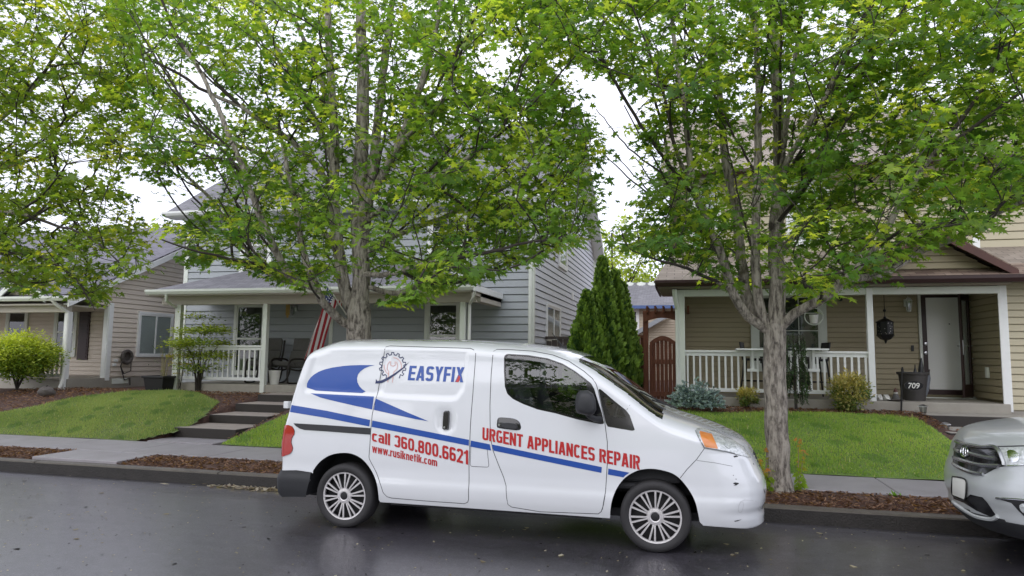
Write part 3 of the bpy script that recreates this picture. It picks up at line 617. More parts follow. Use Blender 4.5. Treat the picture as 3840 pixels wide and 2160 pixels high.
line_on(sm, vpoly([z4(833, 625), z4(900, 540), z4(1000, 435), z4(1076, 328)]), .005, closed=False); line_on(sm, vpoly([z4(1000, 447), z4(1180, 470), z4(1360, 505)]), .003, closed=False)
line_on(sm, vpoly([z2(1395, 640), z2(1420, 600), z2(1448, 560)]), .004, closed=False); line_on(sm, HEAD, .006)
sm.build('panel_gap', 'seam', VAN)
# sliding-door rail
rl = MB(); line_on(rl, vpoly([z1(270, 930), z1(640, 952), z1(1048, 980)]), .002, .003, False); rl.build('rail_lip', 'soft seam', VAN)
onflank('door_rail', vpoly([z1(*p) for p in ((272, 932), (600, 950), (1046, 980), (1044, 1046), (700, 1020), (380, 998), (335, 985), (295, 960))]), 'grain plastic', .004)
# stickers
def st(pts, f=z1): return vpoly([f(*p) for p in pts])
onflank('blue_swoosh', st([(400, 572), (403, 535), (415, 505), (440, 470), (475, 440), (520, 413), (580, 390), (660, 371), (760, 356), (840, 349), (940, 346), (1085, 347), (1030, 360), (980, 380), (940, 410), (915, 440), (905, 480), (910, 520), (930, 560), (960, 592), (992, 612), (960, 628), (720, 617), (490, 603)]), 'sticker blue')
onflank('blue_swoosh', st([(440, 630), (700, 643), (1080, 662), (1062, 793), (900, 758), (740, 722), (620, 693), (540, 672)]), 'sticker blue')
onflank('blue_swoosh', st([(1098, 682), (1200, 727), (1400, 815), (1630, 912), (1500, 890), (1300, 847), (1080, 797)]), 'sticker blue')
onflank('blue_stripe', st([(228, 728), (600, 805), (1042, 898), (1034, 964), (600, 878), (212, 797)]), 'sticker blue')
onflank('blue_stripe', st([(1065, 903), (1500, 992), (2037, 1098), (2035, 1158), (1500, 1052), (1056, 968)]), 'sticker blue')
onflank('blue_stripe', st([(2056, 1105), (2246, 1143), (2260, 1206), (2050, 1166)]), 'sticker blue', .003)
onflank('blue_stripe', st([(308, 915), (700, 997), (1196, 1098), (1192, 1145), (700, 1044), (325, 966)], z2), 'sticker blue')
onflank('blue_stripe', st([(1248, 1110), (1418, 1143), (1385, 1165), (1368, 1181), (1245, 1158)], z2), 'sticker blue')
# heavy condensed lettering, drawn letter by letter from bars, slants and rings
def _R(x0, y0, x1, y1): return [(x0, y0), (x1, y0), (x1, y1), (x0, y1)]
def _A(x0, x1, y0, y1, a0, a1, tx=.34, ty=.17, n=14):
    cx, cy, rx, ry = (x0+x1)/2, (y0+y1)/2, (x1-x0)/2, (y1-y0)/2; o = []
    def sq(a, rx, ry): c, s = math.cos(a), math.sin(a); return (cx+rx*math.copysign(abs(c)**.62, c), cy+ry*math.copysign(abs(s)**.62, s))
    T = [R(a0+(a1-a0)*i/n) for i in range(n+1)]
    return [[sq(T[i], rx, ry), sq(T[i+1], rx, ry), sq(T[i+1], rx-tx, ry-ty), sq(T[i], rx-tx, ry-ty)] for i in range(n)]
_B = _R(0, 0, .36, 1); X_ = .75
def _S(h): m = h*.5; return _A(0, 1, m-.085, h, 15, 270)+_A(0, 1, 0, m+.085, -165, 90)
GLYPH = {
 'E': (.92, [_B, _R(.3, 0, .92, .17), _R(.3, .42, .86, .58), _R(.3, .83, .92, 1)]), 'F': (.9, [_B, _R(.3, .40, .84, .57), _R(.3, .83, .9, 1)]), 'I': (.36, [_B]), 'L': (.86, [_B, _R(.3, 0, .86, .17)]), 'T': (.96, [_R(.30, 0, .66, 1), _R(0, .83, .96, 1)]),
 'A': (1.08, [[(0, 0), (.35, 0), (.66, 1), (.30, 1)], [(1.08, 0), (.73, 0), (.42, 1), (.78, 1)], _R(.25, .18, .83, .34)]), 'Y': (1.04, [[(0, 1), (.37, 1), (.70, .40), (.34, .40)], [(1.04, 1), (.67, 1), (.34, .40), (.70, .40)], _R(.34, 0, .70, .45)]), 'X': (1.06, [[(0, 0), (.38, 0), (1.04, 1), (.66, 1)], [(1.06, 0), (.68, 0), (.02, 1), (.40, 1)]]),
 'U': (1., [_R(0, .28, .35, 1), _R(.65, .28, 1, 1)]+_A(0, 1, 0, .6, 180, 360)), 'N': (1.02, [_R(0, 0, .33, 1), _R(.69, 0, 1.02, 1), [(0, 1), (.36, 1), (1.02, 0), (.66, 0)]]), 'C': (1., _A(0, 1, 0, 1, 38, 322)), 'G': (1., _A(0, 1, 0, 1, 38, 330)+[_R(.5, .38, 1, .53), _R(.68, .04, 1, .5)]), 'S': (1., _S(1.)),
 'R': (1., [_B, [(.40, .5), (.72, .5), (1., 0), (.64, 0)]]+_A(-.2, 1, .42, 1, -90, 90)), 'P': (.98, [_B]+_A(-.2, .98, .36, 1, -90, 90)),
 '3': (1., _A(0, 1, .415, 1, -85, 165)+_A(0, 1, 0, .585, -165, 85)), '6': (1., _A(0, 1, 0, .62, 0, 360)+[_R(0, .25, .34, .75)]+_A(0, 1, .4, 1, 15, 180)), '8': (1., _A(.02, .98, .43, 1, 0, 360)+_A(0, 1, 0, .58, 0, 360)), '0': (1., _A(0, 1, 0, 1, 0, 360)), '2': (1., _A(0, 1, .4, 1, -20, 170)+[[(0, .1), (.40, .1), (1., .68), (.64, .62)], _R(0, 0, .98, .17)]), '1': (.68, [_R(.30, 0, .66, 1), [(0, .70), (.34, .74), (.34, 1.), (.28, .92), (0, .84)]]), '.': (.36, [_R(0, 0, .36, .2)]), ' ': (.42, []),
 'c': (.96, _A(0, .96, 0, X_, 42, 318)), 'o': (.98, _A(0, .98, 0, X_, 0, 360)), 'e': (.98, _A(0, .98, 0, X_, 0, 318)+[_R(.2, .30, .98, .43)]), 's': (.92, [[(p[0]*.92, p[1]) for p in q] for q in _S(X_)]), 'l': (.36, [_B]), 'i': (.36, [_R(0, 0, .36, X_), _R(0, .83, .36, 1)]), 'r': (.74, [_R(0, 0, .36, X_), [(.3, .48), (.52, .56), (.74, .56), (.74, X_), (.55, X_), (.3, .66)]]),
 'a': (.96, [_R(.61, 0, .96, .5)]+_A(0, .96, .2, X_, 0, 160)+_A(0, .9, 0, .47, 0, 360, .33, .13)), 'u': (.98, [_R(0, .25, .35, X_), _R(.63, 0, .98, X_)]+_A(0, .98, 0, .5, 180, 360)), 'n': (.98, [_R(0, 0, .35, X_), _R(.63, 0, .98, .5)]+_A(0, .98, .25, X_, 0, 180)), 'm': (1.55, [_R(0, 0, .35, X_), _R(.60, 0, .95, .5), _R(1.2, 0, 1.55, .5)]+_A(0, .95, .25, X_, 0, 180)+_A(.60, 1.55, .25, X_, 0, 180)),
 'k': (1., [_B, [(.30, .30), (.58, X_), (.98, X_), (.58, .30)], [(.36, .46), (.66, .46), (1., 0), (.62, 0)]]), 't': (.72, [_R(.16, 0, .52, .96), _R(0, .60, .72, X_)]), 'w': (1.5, [[(0, X_), (.34, X_), (.56, 0), (.24, 0)], [(.24, 0), (.56, 0), (.90, X_), (.60, X_)], [(.60, X_), (.90, X_), (1.26, 0), (.94, 0)], [(.94, 0), (1.26, 0), (1.5, X_), (1.16, X_)]])}
def heavy_words(name, txt, quad, m, shear=0., parent=None, off=.003, gap=.13):
    """one mesh of heavy letters fitted into the measured four-cornered area (bottom left, bottom right, top right, top left)"""
    x = 0; PL = []
    for ch in txt:
        w, polys = GLYPH[ch]
        PL += [[(x+p[0]+shear*p[1], p[1]) for p in q] for q in polys]; x += w+gap
    L = x-gap+shear; q4 = [von(p) for p in quad]; bm = bmesh.new(); zl = bm.verts.layers.float.new('lift')
    for k, pl in enumerate(PL):
        vs_ = []
        for a, b in pl:
            a /= L; p = (1-b)*((1-a)*q4[0]+a*q4[1])+b*((1-a)*q4[3]+a*q4[2]); v = bm.verts.new((p[0], 0, p[1])); v[zl] = .00012*(k % 9); vs_.append(v)
        bm.faces.new(vs_)
    bmesh.ops.triangulate(bm, faces=bm.faces); return wrap(name, bm, m, off, parent)
heavy_words('easyfix_lettering', 'EASYFIX', [z1(1415, 499), z1(1985, 521), z1(1992, 368), z1(1428, 352)], 'sticker blue', .12, sd_)
onflank('red_slash', st([(1897, 516), (1932, 446), (1948, 470), (1930, 518)]), 'sticker red', .0045, sd_)
heavy_words('phone_lettering', 'call 360.800.6621', [z1(1060, 1110), z1(2030, 1350), z1(2030, 1205), z1(1062, 1000)], 'sticker red', 0, sd_)
heavy_words('web_lettering', 'www.rusiknetik.com', [z1(1062, 1224), z1(1716, 1366), z1(1716, 1288), z1(1064, 1140)], 'sticker red', 0, sd_, gap=.16)
heavy_words('slogan_lettering', 'URGENT APPLIANCES REPAIR', [z2(234, 877), z2(1502, 1120), z2(1502, 1008), z2(236, 777)], 'sticker red', 0)
# gear and spanner badge
gc = np.array([1265., 358.]); G = []
for k in range(14):
    a0 = 2*math.pi*k/14+.1
    for da, r in ((0, 116), (.06, 139), (.20, 139), (.26, 116)): G.append((gc[0]+r*math.cos(a0+da)*.97, gc[1]+r*math.sin(a0+da)*1.0))
G = [p for p in G]; gm = MB(); keep = [p for p in G if not (p[1] > gc[1]+75 and abs(p[0]-gc[0]) < 62)]
i0 = max(range(len(keep)), key=lambda i: np.hypot(*(np.array(keep[i])-np.array(keep[i-1])))); keep = keep[i0:]+keep[:i0]
line_on(gm, st(keep), .010, .0035, False); lg = gm.build('gear_emblem', 'sticker navy', sd_)
wm_ = MB(); line_on(wm_, st([(1216, 520), (1222, 440), (1226, 412), (1206, 385), (1210, 345), (1232, 312), (1246, 310), (1242, 345), (1268, 358), (1292, 345), (1288, 312), (1304, 318), (1315, 350), (1308, 388), (1278, 414), (1272, 440), (1262, 522)]), .007, .0035, False)
line_on(wm_, st([(gc[0]+88*math.cos(a), gc[1]+88*math.sin(a)) for a in np.linspace(-1.5, .5, 14)]), .007, .0035, False); line_on(wm_, st([(gc[0]+90*math.cos(a), gc[1]+90*math.sin(a)) for a in np.linspace(2.0, 3.3, 9)]), .007, .0035, False)
wm_.build('spanner_emblem', 'sticker pink', lg)
onflank('swoosh_emblem', st([(1090, 533), (1098, 486), (1110, 507), (1150, 500), (1220, 468), (1290, 425), (1370, 368), (1436, 310), (1372, 382), (1290, 447), (1215, 500), (1150, 528)]), 'sticker navy', .004, sd_)
# handles
def pad(name, poly, depth, m, parent, off=.0):
    """a slab with the outline poly standing depth proud of the flank"""
    mb = MB(); A = [vs(*p, off) for p in poly]; B = [vs(*p, off+depth) for p in poly]; n = len(poly); c = np.mean(poly, 0); Bi = [vs(*(c+(np.array(p)-c)*.88), off+depth) for p in poly]
    mb.add(A+Bi, [(i, (i+1) % n, n+(i+1) % n, n+i) for i in range(n)]+[tuple(range(n, 2*n))]); return mb.build(name, m, parent, smooth=True, angle=50)
pad('handle', st(rounded([(1782, 806), (1838, 806), (1834, 930), (1828, 1000), (1770, 1002), (1774, 900)], 3, .15)), .032, 'black gloss', sd_)
h_ = pad('handle', st(spline([(355, 715), (375, 699), (440, 702), (500, 712), (535, 740), (545, 785), (520, 802), (440, 795), (370, 785), (350, 770)], 3), z2), .007, 'black gloss', fd_)
pad('grip', st(spline([(388, 752), (420, 742), (490, 748), (520, 768), (515, 790), (440, 785), (400, 775)], 3), z2), .016, 'grain plastic', h_, .006)
for p, f, par in (((370, 758), z2, h_), ((1792, 972), z1, sd_)):
    c = von(f(*p)); mb = MB(); mb.lathe([(0.0001, 0), (.010, 0), (.010, .006), (.0001, .006)], vs(*c, .036 if par is sd_ else .014), 12, 'y'); mb.build('lock', 'silver metal', par, smooth=True)
# rear hinge
hp = at(*z1(206, 745), 6.30); mb = MB(); mb.box(hp[0]-.025, hp[0]+.03, 6.27, 6.33, hp[2]-.035, hp[2]+.035); mb.build('door_hinge', 'van white', VAN, bevel=.006)
# mirror
mc = von(z2(1066, 590)); my = vs(*mc)[1]-.17; K = (1490-1)  # head
head = [at(*z2(*p), my) for p in ((1015, 485), (1080, 482), (1120, 510), (1140, 560), (1146, 640), (1130, 672), (1085, 684), (1000, 662), (984, 630), (985, 560), (995, 510))]
mb = MB(); n = len(head); c = np.mean(head, 0); rings = []
for dy, s in ((-.075, .62), (-.06, .86), (-.02, 1.0), (.05, 1.0), (.075, .9)): rings += [c+(h-c)*s+np.array([.02*(s < .9), dy, 0]) for h in head]
mb.add(rings, [(r*n+i, r*n+(i+1) % n, (r+1)*n+(i+1) % n, (r+1)*n+i) for r in range(4) for i in range(n)]+[tuple(range(n)), tuple(range(4*n, 5*n))])
mi = mb.build('side_mirror', 'grain plastic', VAN, smooth=True, angle=70)
mb = MB(); a1 = at(*z2(1100, 690), my+.02); a2 = vs(*von(z2(1180, 716)), -.01); mb.tube([at(*z2(1075, 672), my), a1, (a1+a2)/2-np.array([0, 0, .01]), a2], [.022, .024, .026, .03], 10); mb.build('mirror_arm', 'grain plastic', mi, smooth=True)
fx = MB(); fx.box(mc[0]-.12, mc[0]-.03, VY+.78+.1, VY+.78+.28, mc[1]-.12, mc[1]+.1); fx.build('side_mirror', 'grain plastic', VAN, bevel=.03)
# wheels
def wheel(root, c, rt, w, out, hubr, name='wheel'):
    wh = partempty(name, root, c); cy = c[1]
    p = [(hubr*.93, -.04), (hubr*.98, .0), (hubr+.012, .012), (rt*.86, .022), (rt*.955, .012), (rt*.985, -.008), (rt, -.03), (rt, -w+.03), (rt*.985, -w+.008), (rt*.9, -w-.01), (hubr, -w+.02), (hubr*.9, -w+.05)]
    mb = MB(); mb.lathe([(r, -y*out) for r, y in p], c, 56, 'y'); mb.build('tyre', 'tyre', wh, smooth=True, angle=60)
    mb = MB(); mb.lathe([(.0001, .05*out), (hubr*.5, .065*out), (hubr*.95, .07*out)], c, 40, 'y'); mb.build('rim', 'hub dark', wh, smooth=True)
    mb = MB(); o = -out
    def pt(r, a, d): return (c[0]+r*math.cos(a), cy+o*d, c[2]+r*math.sin(a))
    n = 56
    V = []; prof = [(hubr*.925, -.014), (hubr*.94, .001), (hubr*1.0, .004), (hubr*1.015, -.01)]
    mb.lathe([(r, y*o) for r, y in prof], c, n, 'y')
    mb.lathe([(hubr*.15, .006*o), (hubr*.20, .012*o), (hubr*.31, .008*o), (hubr*.34, -.006*o)], c, 40, 'y')
    for k in range(10):
        a = 2*math.pi*k/10+.18
        for sgn in (-1, 1):
            a0 = a+sgn*.10; a1 = a+sgn*.118
            w0, w1 = .042, .046
            A = [pt(hubr*.30, a0-.10, .004), pt(hubr*.95, a1-w1, -.004), pt(hubr*.95, a1+w1, -.004), pt(hubr*.30, a0+.10, .004)]
            m0 = [pt(hubr*.42, a0-w0*1.6, .009), pt(hubr*.95, a1-w1*.75, .003), pt(hubr*.95, a1+w1*.75, .003), pt(hubr*.42, a0+w0*1.6, .009)]
            mb.add(A+m0, [(4, 5, 6, 7), (0, 1, 5, 4), (2, 3, 7, 6), (1, 2, 6, 5), (3, 0, 4, 7)])
    mb.build('hub_cap', 'hub silver', wh, smooth=True, angle=30)
    mb = MB(); mb.lathe([(.0001, .013*o), (hubr*.13, .013*o), (hubr*.165, .009*o), (hubr*.175, .0*o)], c, 24, 'y'); mb.build('hub_centre', 'hub dark', wh, smooth=True)
    return wh
xr_, xf_ = -3.254, -.318
WY = 6.215
for cx in (xr_, xf_): wheel(VAN, (cx, WY, .300), .302, .18, 1, .223)
for cx in (xr_, xf_): wheel(VAN, (cx, 2*VY-WY, .272), .302, .18, -1, .223)
# dark wheel housings, underside and cab
for cx in (xr_, xf_):
    for a, b in ((VY-.80, VY-.42), (VY+.42, VY+.80)):
        mb = MB(); s = [(.435*math.cos(t), .45*math.sin(t)) for t in np.linspace(-.06, math.pi+.06, 28)]; m = len(s)
        V = [(cx+p[0]*.97, a, .30+p[1]) for p in s]+[(cx+p[0]*.97, b, .30+p[1]) for p in s]; q = m if a < VY else 0; mb.add(V, [(i, i+1, m+i+1, m+i) for i in range(m-1)]+[tuple(range(q, q+m))]); mb.build('wheel_arch_liner', 'cab dark', VAN)
mb = MB(); mb.box(-3.85, .25, VY-.42, VY+.42, .2, .42); mb.box(-2.8, -.78, VY-.76, VY+.76, .235, .34); mb.build('underbody', 'cab dark', VAN)
for x0_, x1_ in ((-1.72, -1.66),):
    mb = MB(); mb.box(x0_, x1_, VY-.66, VY+.66, .5, 1.62); mb.build('bulkhead', 'cab dark', VAN)
mb = MB(); mb.box(-1.65, -.25, VY-.74, VY+.74, .5, .56); mb.hexa([(-.62, VY-.7, .56), (-.1, VY-.7, .56), (-.1, VY+.7, .56), (-.62, VY+.7, .56)], [(-.55, VY-.68, 1.02), (-.12, VY-.66, 1.03), (-.12, VY+.66, 1.03), (-.55, VY+.68, 1.02)]); mb.build('dashboard', 'cab dark', VAN, bevel=.03)
for sy in (-.38, .38):
    mb = MB(); b = VY+sy; mb.hexa([(-1.5, b-.24, .7), (-1.02, b-.24, .74), (-1.02, b+.24, .74), (-1.5, b+.24, .7)], [(-1.5, b-.24, .86), (-1.02, b-.24, .9), (-1.02, b+.24, .9), (-1.5, b+.24, .86)])
    mb.hexa([(-1.52, b-.23, .82), (-1.38, b-.23, .82), (-1.38, b+.23, .82), (-1.52, b+.23, .82)], [(-1.68, b-.2, 1.36), (-1.58, b-.2, 1.36), (-1.58, b+.2, 1.36), (-1.68, b+.2, 1.36)])
    mb.hexa([(-1.66, b-.12, 1.38), (-1.58, b-.12, 1.38), (-1.58, b+.12, 1.38), (-1.66, b+.12, 1.38)], [(-1.68, b-.11, 1.55), (-1.6, b-.11, 1.55), (-1.6, b+.11, 1.55), (-1.68, b+.11, 1.55)]); mb.build('seat', 'seat cloth', VAN, bevel=.03)
ang = np.linspace(0, 2*math.pi, 25); mb = MB(); mb.tube([(-.78+.10*math.sin(a)*.5, VY+.38+.18*math.cos(a), 1.04+.16*math.sin(a)) for a in ang], .014, 8, False); mb.tube([(-.78, VY+.38, 1.03), (-.5, VY+.38, .95)], .03, 8); mb.build('steering_wheel', 'cab dark', VAN, smooth=True)
onflank('reflector', st(spline([(1235, 215), (1330, 262), (1400, 320), (1390, 362), (1290, 330), (1215, 270)], 3), z4), 'lamp chrome', .0065, hl); onflank('reflector_bowl', st(spline([(1275, 250), (1325, 275), (1350, 310), (1320, 325), (1270, 290)], 3), z4), 'clear dark', .008, hl); onflank('lamp_bezel', st([(1440, 300), (1470, 300), (1525, 375), (1540, 415), (1490, 405), (1455, 350)], z4), 'grille shade', .0065, hl)
lb = MB(); line_on(lb, [von(z4(*p)) for p in ((990, 150), (1005, 133), (1030, 127), (1110, 141), (1200, 163), (1350, 235), (1450, 300))], .012, .006, False); line_on(lb, [von(z4(*p)) for p in ((990, 150), (1035, 240), (1076, 318), (1200, 339), (1330, 364), (1440, 392))], .010, .006, False); lb.build('lamp_surround', 'grille shade', hl)
# lamp pocket and slots at the nose, scuffs, wipers, aerial
fo = st(spline([(1425, 900), (1445, 868), (1468, 872), (1468, 915), (1450, 965), (1428, 970), (1418, 940)], 3), z4)
sm = MB(); line_on(sm, fo, .004); line_on(sm, st([(1425, 900), (1440, 862), (1480, 846), (1560, 848), (1690, 850)], z4), .004, closed=False); line_on(sm, st([(1630, 865), (1636, 960), (1690, 1010)], z4), .004, closed=False); sm.build('fog_lamp_recess', 'soft seam', fb_)
for q in ([(1368, 402), (1400, 395), (1420, 408), (1395, 412), (1380, 418)], [(1365, 678), (1385, 668), (1420, 672), (1424, 680), (1400, 697), (1372, 700), (1388, 690)], [(1375, 1056), (1410, 1047), (1455, 1040), (1412, 1058), (1385, 1063)], [(1565, 470), (1575, 478), (1580, 494), (1570, 485)], [(1385, 632), (1402, 630), (1400, 640)], [(1362, 592), (1374, 594), (1370, 602)], [(1690, 770), (1702, 775), (1700, 795), (1688, 788)]):
    onflank('paint_scuff', st(q, z4), 'scuff', .003, fb_)
mb = MB(); 
for a, b in (((1702, 1026), (1640, 1006)), ((1690, 1024), (1610, 985))): mb.tube([at(*a, 6.75), at(*b, 6.72)], .008, 6)
mb.tube([at(*z2(1700, 640), 6.8), at(*z2(1620, 610), 6.7), at(*z2(1560, 590), 6.65)], .02, 6); mb.build('wiper', 'black plastic', VAN, smooth=True)
mb = MB(); mb.tube([at(*z2(880, 130), 7.0), at(*z2(840, 75), 7.0), at(*z2(795, 20), 7.0)], [.008, .005, .004], 6); mb.box(at(*z2(880, 130), 7.0)[0]-.03, at(*z2(880, 130), 7.0)[0]+.04, 6.97, 7.03, at(*z2(880, 130), 7.0)[2]-.03, at(*z2(880, 130), 7.0)[2]+.012); mb.build('aerial', 'black plastic', VAN)
gr = MB(); gx = front[0][0]
for k in range(4): gr.box(gx-.03+.012*k, gx+.02+.012*k, VY-.32, VY+.32, front[0][1]-.06-.035*k, front[0][1]-.04-.035*k)
gr.build('grille', 'black plastic', VAN, bevel=.006)
# ------------------------------------------------------------------ house building kit
XA, YA = Vector((1, 0, 0)), Vector((0, 1, 0))
class Wall:
    """an upright plane: origin o, direction u along it, n outward"""
    def __init__(s, o, u, n): s.o, s.u, s.n = Vector(o), Vector(u), Vector(n)
    def p(s, a, z, d=0.): q = s.o+s.u*a+s.n*d; return (q.x, q.y, z)
    def box(s, mb, a0, a1, z0, z1, d0, d1): return mb.hexa([s.p(a0, z0, d0), s.p(a1, z0, d0), s.p(a1, z0, d1), s.p(a0, z0, d1)], [s.p(a0, z1, d0), s.p(a1, z1, d0), s.p(a1, z1, d1), s.p(a0, z1, d1)])
def siding(name, w, poly, course, m, parent, depth=.016, label=None):
    """lap boards over a convex outline poly of (a, z)"""
    P = np.array(poly, float); z0, z1 = P[:, 1].min(), P[:, 1].max(); mb = MB()
    def span(z):
        xs = []
        for i in range(len(P)):
            a, b = P[i], P[(i+1) % len(P)]
            if (a[1]-z)*(b[1]-z) <= 0 and a[1] != b[1]: xs.append(a[0]+(b[0]-a[0])*(z-a[1])/(b[1]-a[1]))
        return (min(xs), max(xs)) if xs else None
    z = z0; k = 0
    while z < z1-1e-4:
        t = min(z+course, z1); a, b = span(z+1e-5), span(t-1e-5)
        if a and b:
            g = min(.018+.02*course, t-z)
            V = [w.p(a[0], z+g, depth), w.p(a[1], z+g, depth), w.p(b[1], t, .002), w.p(b[0], t, .002), w.p(a[0], z, -.027), w.p(a[1], z, -.027), w.p(a[0], z+g, -.027), w.p(a[1], z+g, -.027), w.p(a[0], z, .002), w.p(a[1], z, .002)]
            mb.add(V, [(0, 1, 2, 3), (6, 7, 1, 0), (4, 5, 7, 6), (8, 9, 5, 4)])
        z = t
    o = mb.build(name, m, parent)
    # face the boards outward
    me = o.data; nn = np.zeros(len(me.polygons)*3); me.polygons.foreach_get('normal', nn)
    return o
def window(w, parent, a0, a1, z0, z1, style='sash', trim='trim white', tw=.1, back='dark room', grid=None, name='window'):
    """trim, sash bars, glass and what shows behind it; the opening is a0..a1, z0..z1"""
    mb = MB()
    if tw:
        w.box(mb, a0-tw, a0, z0-tw, z1+tw*1.2, .0, .06); w.box(mb, a1, a1+tw, z0-tw, z1+tw*1.2, .0, .06); w.box(mb, a0, a1, z1, z1+tw*1.2, .0, .058); w.box(mb, a0, a1, z0-tw, z0, .0, .058)
    s = .04
    w.box(mb, a0, a0+s, z0, z1, .004, .052); w.box(mb, a1-s, a1, z0, z1, .004, .052); w.box(mb, a0+s, a1-s, z1-s, z1, .004, .050); w.box(mb, a0+s, a1-s, z0, z0+s, .004, .050)
    zm, am = (z0+z1)/2, (a0+a1)/2
    if style == 'sash': w.box(mb, a0+s, a1-s, zm-.025, zm+.025, .004, .055)
    if style == 'slide': w.box(mb, am-.022, am+.022, z0+s, z1-s, .004, .054)
    if grid:
        for i in range(1, grid[0]): x = a0+(a1-a0)*i/grid[0]; w.box(mb, x-.009, x+.009, z0+s, z1-s, .039, .045)
        for i in range(1, grid[1]): z = z0+(z1-z0)*i/grid[1]; w.box(mb, a0+s, a1-s, z-.009, z+.009, .0395, .0445)
    f = mb.build(name, trim, parent, bevel=.004)
    mb = MB(); w.box(mb, a0+s*.5, a1-s*.5, z0+s*.5, z1-s*.5, .035, .0375); mb.build('pane', 'house glass', f)
    mb = MB(); w.box(mb, a0+.01, a1-.01, z0+.01, z1-.01, .022, .027); mb.build('curtain_or_dark_back' if back != 'blind' else 'blind', back, f)  # dark room back: a flat sheet with the unlit room's darkness as its colour
    return f
def slab(name, quad, th, m, parent, shingle=True):
    """a roof sheet: quad eave-left, eave-right, ridge-right, ridge-left; thickness th downward; uv in metres"""
    q = [Vector(p) for p in quad]; u = (q[1]-q[0]).normalized(); n = (q[1]-q[0]).cross(q[-1]-q[0]).normalized(); n = n if n.z > 0 else -n; v = n.cross(u).normalized()
    if v.dot(q[2]-q[0]) < 0: v = -v
    k = len(q); V = q+[p-n*th for p in q]; F = [tuple(range(k)), tuple(reversed(range(k, 2*k)))]+[(i, (i+1) % k, k+(i+1) % k, k+i) for i in range(k)]
    uv = [((p-q[0]).dot(u)+q[0].x, (p-q[0]).dot(v)) for p in q]*2
    o = sheet(name, [tuple(p) for p in V], F, m, parent, uv=uv); bm = bmesh.new(); bm.from_mesh(o.data); bmesh.ops.recalc_face_normals(bm, faces=bm.faces); bm.to_mesh(o.data); bm.free(); return o
def railing(name, parent, x0, x1, y, z0, z1, n, m='trim bright', top=.09):
    mb = MB(); mb.box(x0, x1, y-.045, y+.045, z1-.04, z1); mb.box(x0, x1, y-.02, y+.02, z1-.11, z1-.042); mb.box(x0, x1, y-.025, y+.025, z0+.0, z0+.07); r = mb.build(name, m, parent, bevel=.005)
    for i in range(n):
        x = x0+(x1-x0)*(i+.5)/n; b = MB(); b.box(x-.018, x+.018, y-.018, y+.018, z0+.07, z1-.11); b.build('baluster', m, r)
    return r
def post(name, parent, x, y, z0, z1, w=.1, m='trim white'):
    mb = MB(); mb.box(x-w/2, x+w/2, y-w/2, y+w/2, z0, z1); return mb.build(name, m, parent, bevel=.006)
def gutter(name, parent, x0, x1, y, z, m='trim white', h=.11, d=.12):
    mb = MB(); pr = [(0, 0), (d*.7, 0), (d, h*.55), (d, h), (d-.012, h), (d-.012, h*.6), (d*.66, .012), (0, .012)]; n = len(pr)
    V = [(x0, y-a, z+b) for a, b in pr]+[(x1, y-a, z+b) for a, b in pr]; mb.add(V, [(i, (i+1) % n, n+(i+1) % n, n+i) for i in range(n)]+[tuple(range(n)), tuple(range(n, 2*n))]); return mb.build(name, m, parent)
def downspout(name, parent, pts, m='pvc white', r=.035):
    mb = MB(); mb.tube(pts, r, 8); return mb.build(name, m, parent, smooth=True)
shingles('shingle slate', (.16, .157, .17), (.23, .225, .24), (.12, .118, .13))
shingles('shingle violet', (.15, .145, .17), (.20, .195, .225), (.115, .11, .135))
shingles('shingle brown', (.16, .11, .085), (.36, .28, .215), (.10, .065, .05), .28, .14)
shingles('shingle pale', (.26, .22, .18), (.36, .31, .255), (.19, .158, .13), .3, .14)

# ================================================================== the grey two-storey house
GX0, GX1, GY = -13.40, -3.62, 16.0; GY2 = 26.6
H = thing('grey_house', 'grey two-storey lap-sided house with a hipped front porch and flag', 'house', (-8.5, 16, .75))
wf = Wall((0, GY, 0), XA, -YA); ws = Wall((GX1, 0, 0), YA, XA)
siding('front_wall', wf, [(GX0, .80), (GX1, .80), (GX1, 5.6), (GX0, 5.6)], .178, 'siding grey', H, .02)
siding('side_wall', ws, [(GY, .80), (GY2, .80), (GY2, 5.55), (21.3, 8.95), (GY, 5.55)], .165, 'siding pale', H, .02)
mb = MB(); mb.box(GX0+.02, GX1-.03, GY+.03, GY2, .3, 5.5); mb.build('core_wall', 'siding grey', H)
mb = MB(); mb.box(GX0, GX1, GY+.01, GY+.2, .2, .80); mb.box(GX1-.2, GX1-.0, GY+.2, GY2, .2, .80); mb.build('foundation', 'concrete', H)
mb = MB(); wf.box(mb, GX1-.11, GX1+.025, .78, 5.6, .0, .03); ws.box(mb, GY-.005, GY+.1, .78, 5.6, .003, .032); mb.build('corner_board', 'trim white', H, bevel=.004)
mb = MB(); wf.box(mb, GX0-.02, GX0+.11, .78, 5.6, 0, .03); mb.build('corner_board', 'trim white', H, bevel=.004)
mb = MB(); ws.box(mb, GY2-.12, GY2+.02, .78, 5.4, .003, .032); mb.build('corner_board', 'trim white', H, bevel=.004)
slab('roof', [(GX0-.4, 15.55, 5.42), (-3.25, 15.55, 5.42), (-3.25, 21.3, 9.18), (GX0-.4, 21.3, 9.18)], .06, 'shingle slate', H)
slab('roof', [(GX0-.4, 27.0, 5.42), (-3.25, 27.0, 5.42), (-3.25, 21.3, 9.18), (GX0-.4, 21.3, 9.18)], .06, 'shingle slate', H)
gutter('gutter', H, GX0-.4, -3.2, 15.56, 5.32, 'trim bright')
mb = MB()
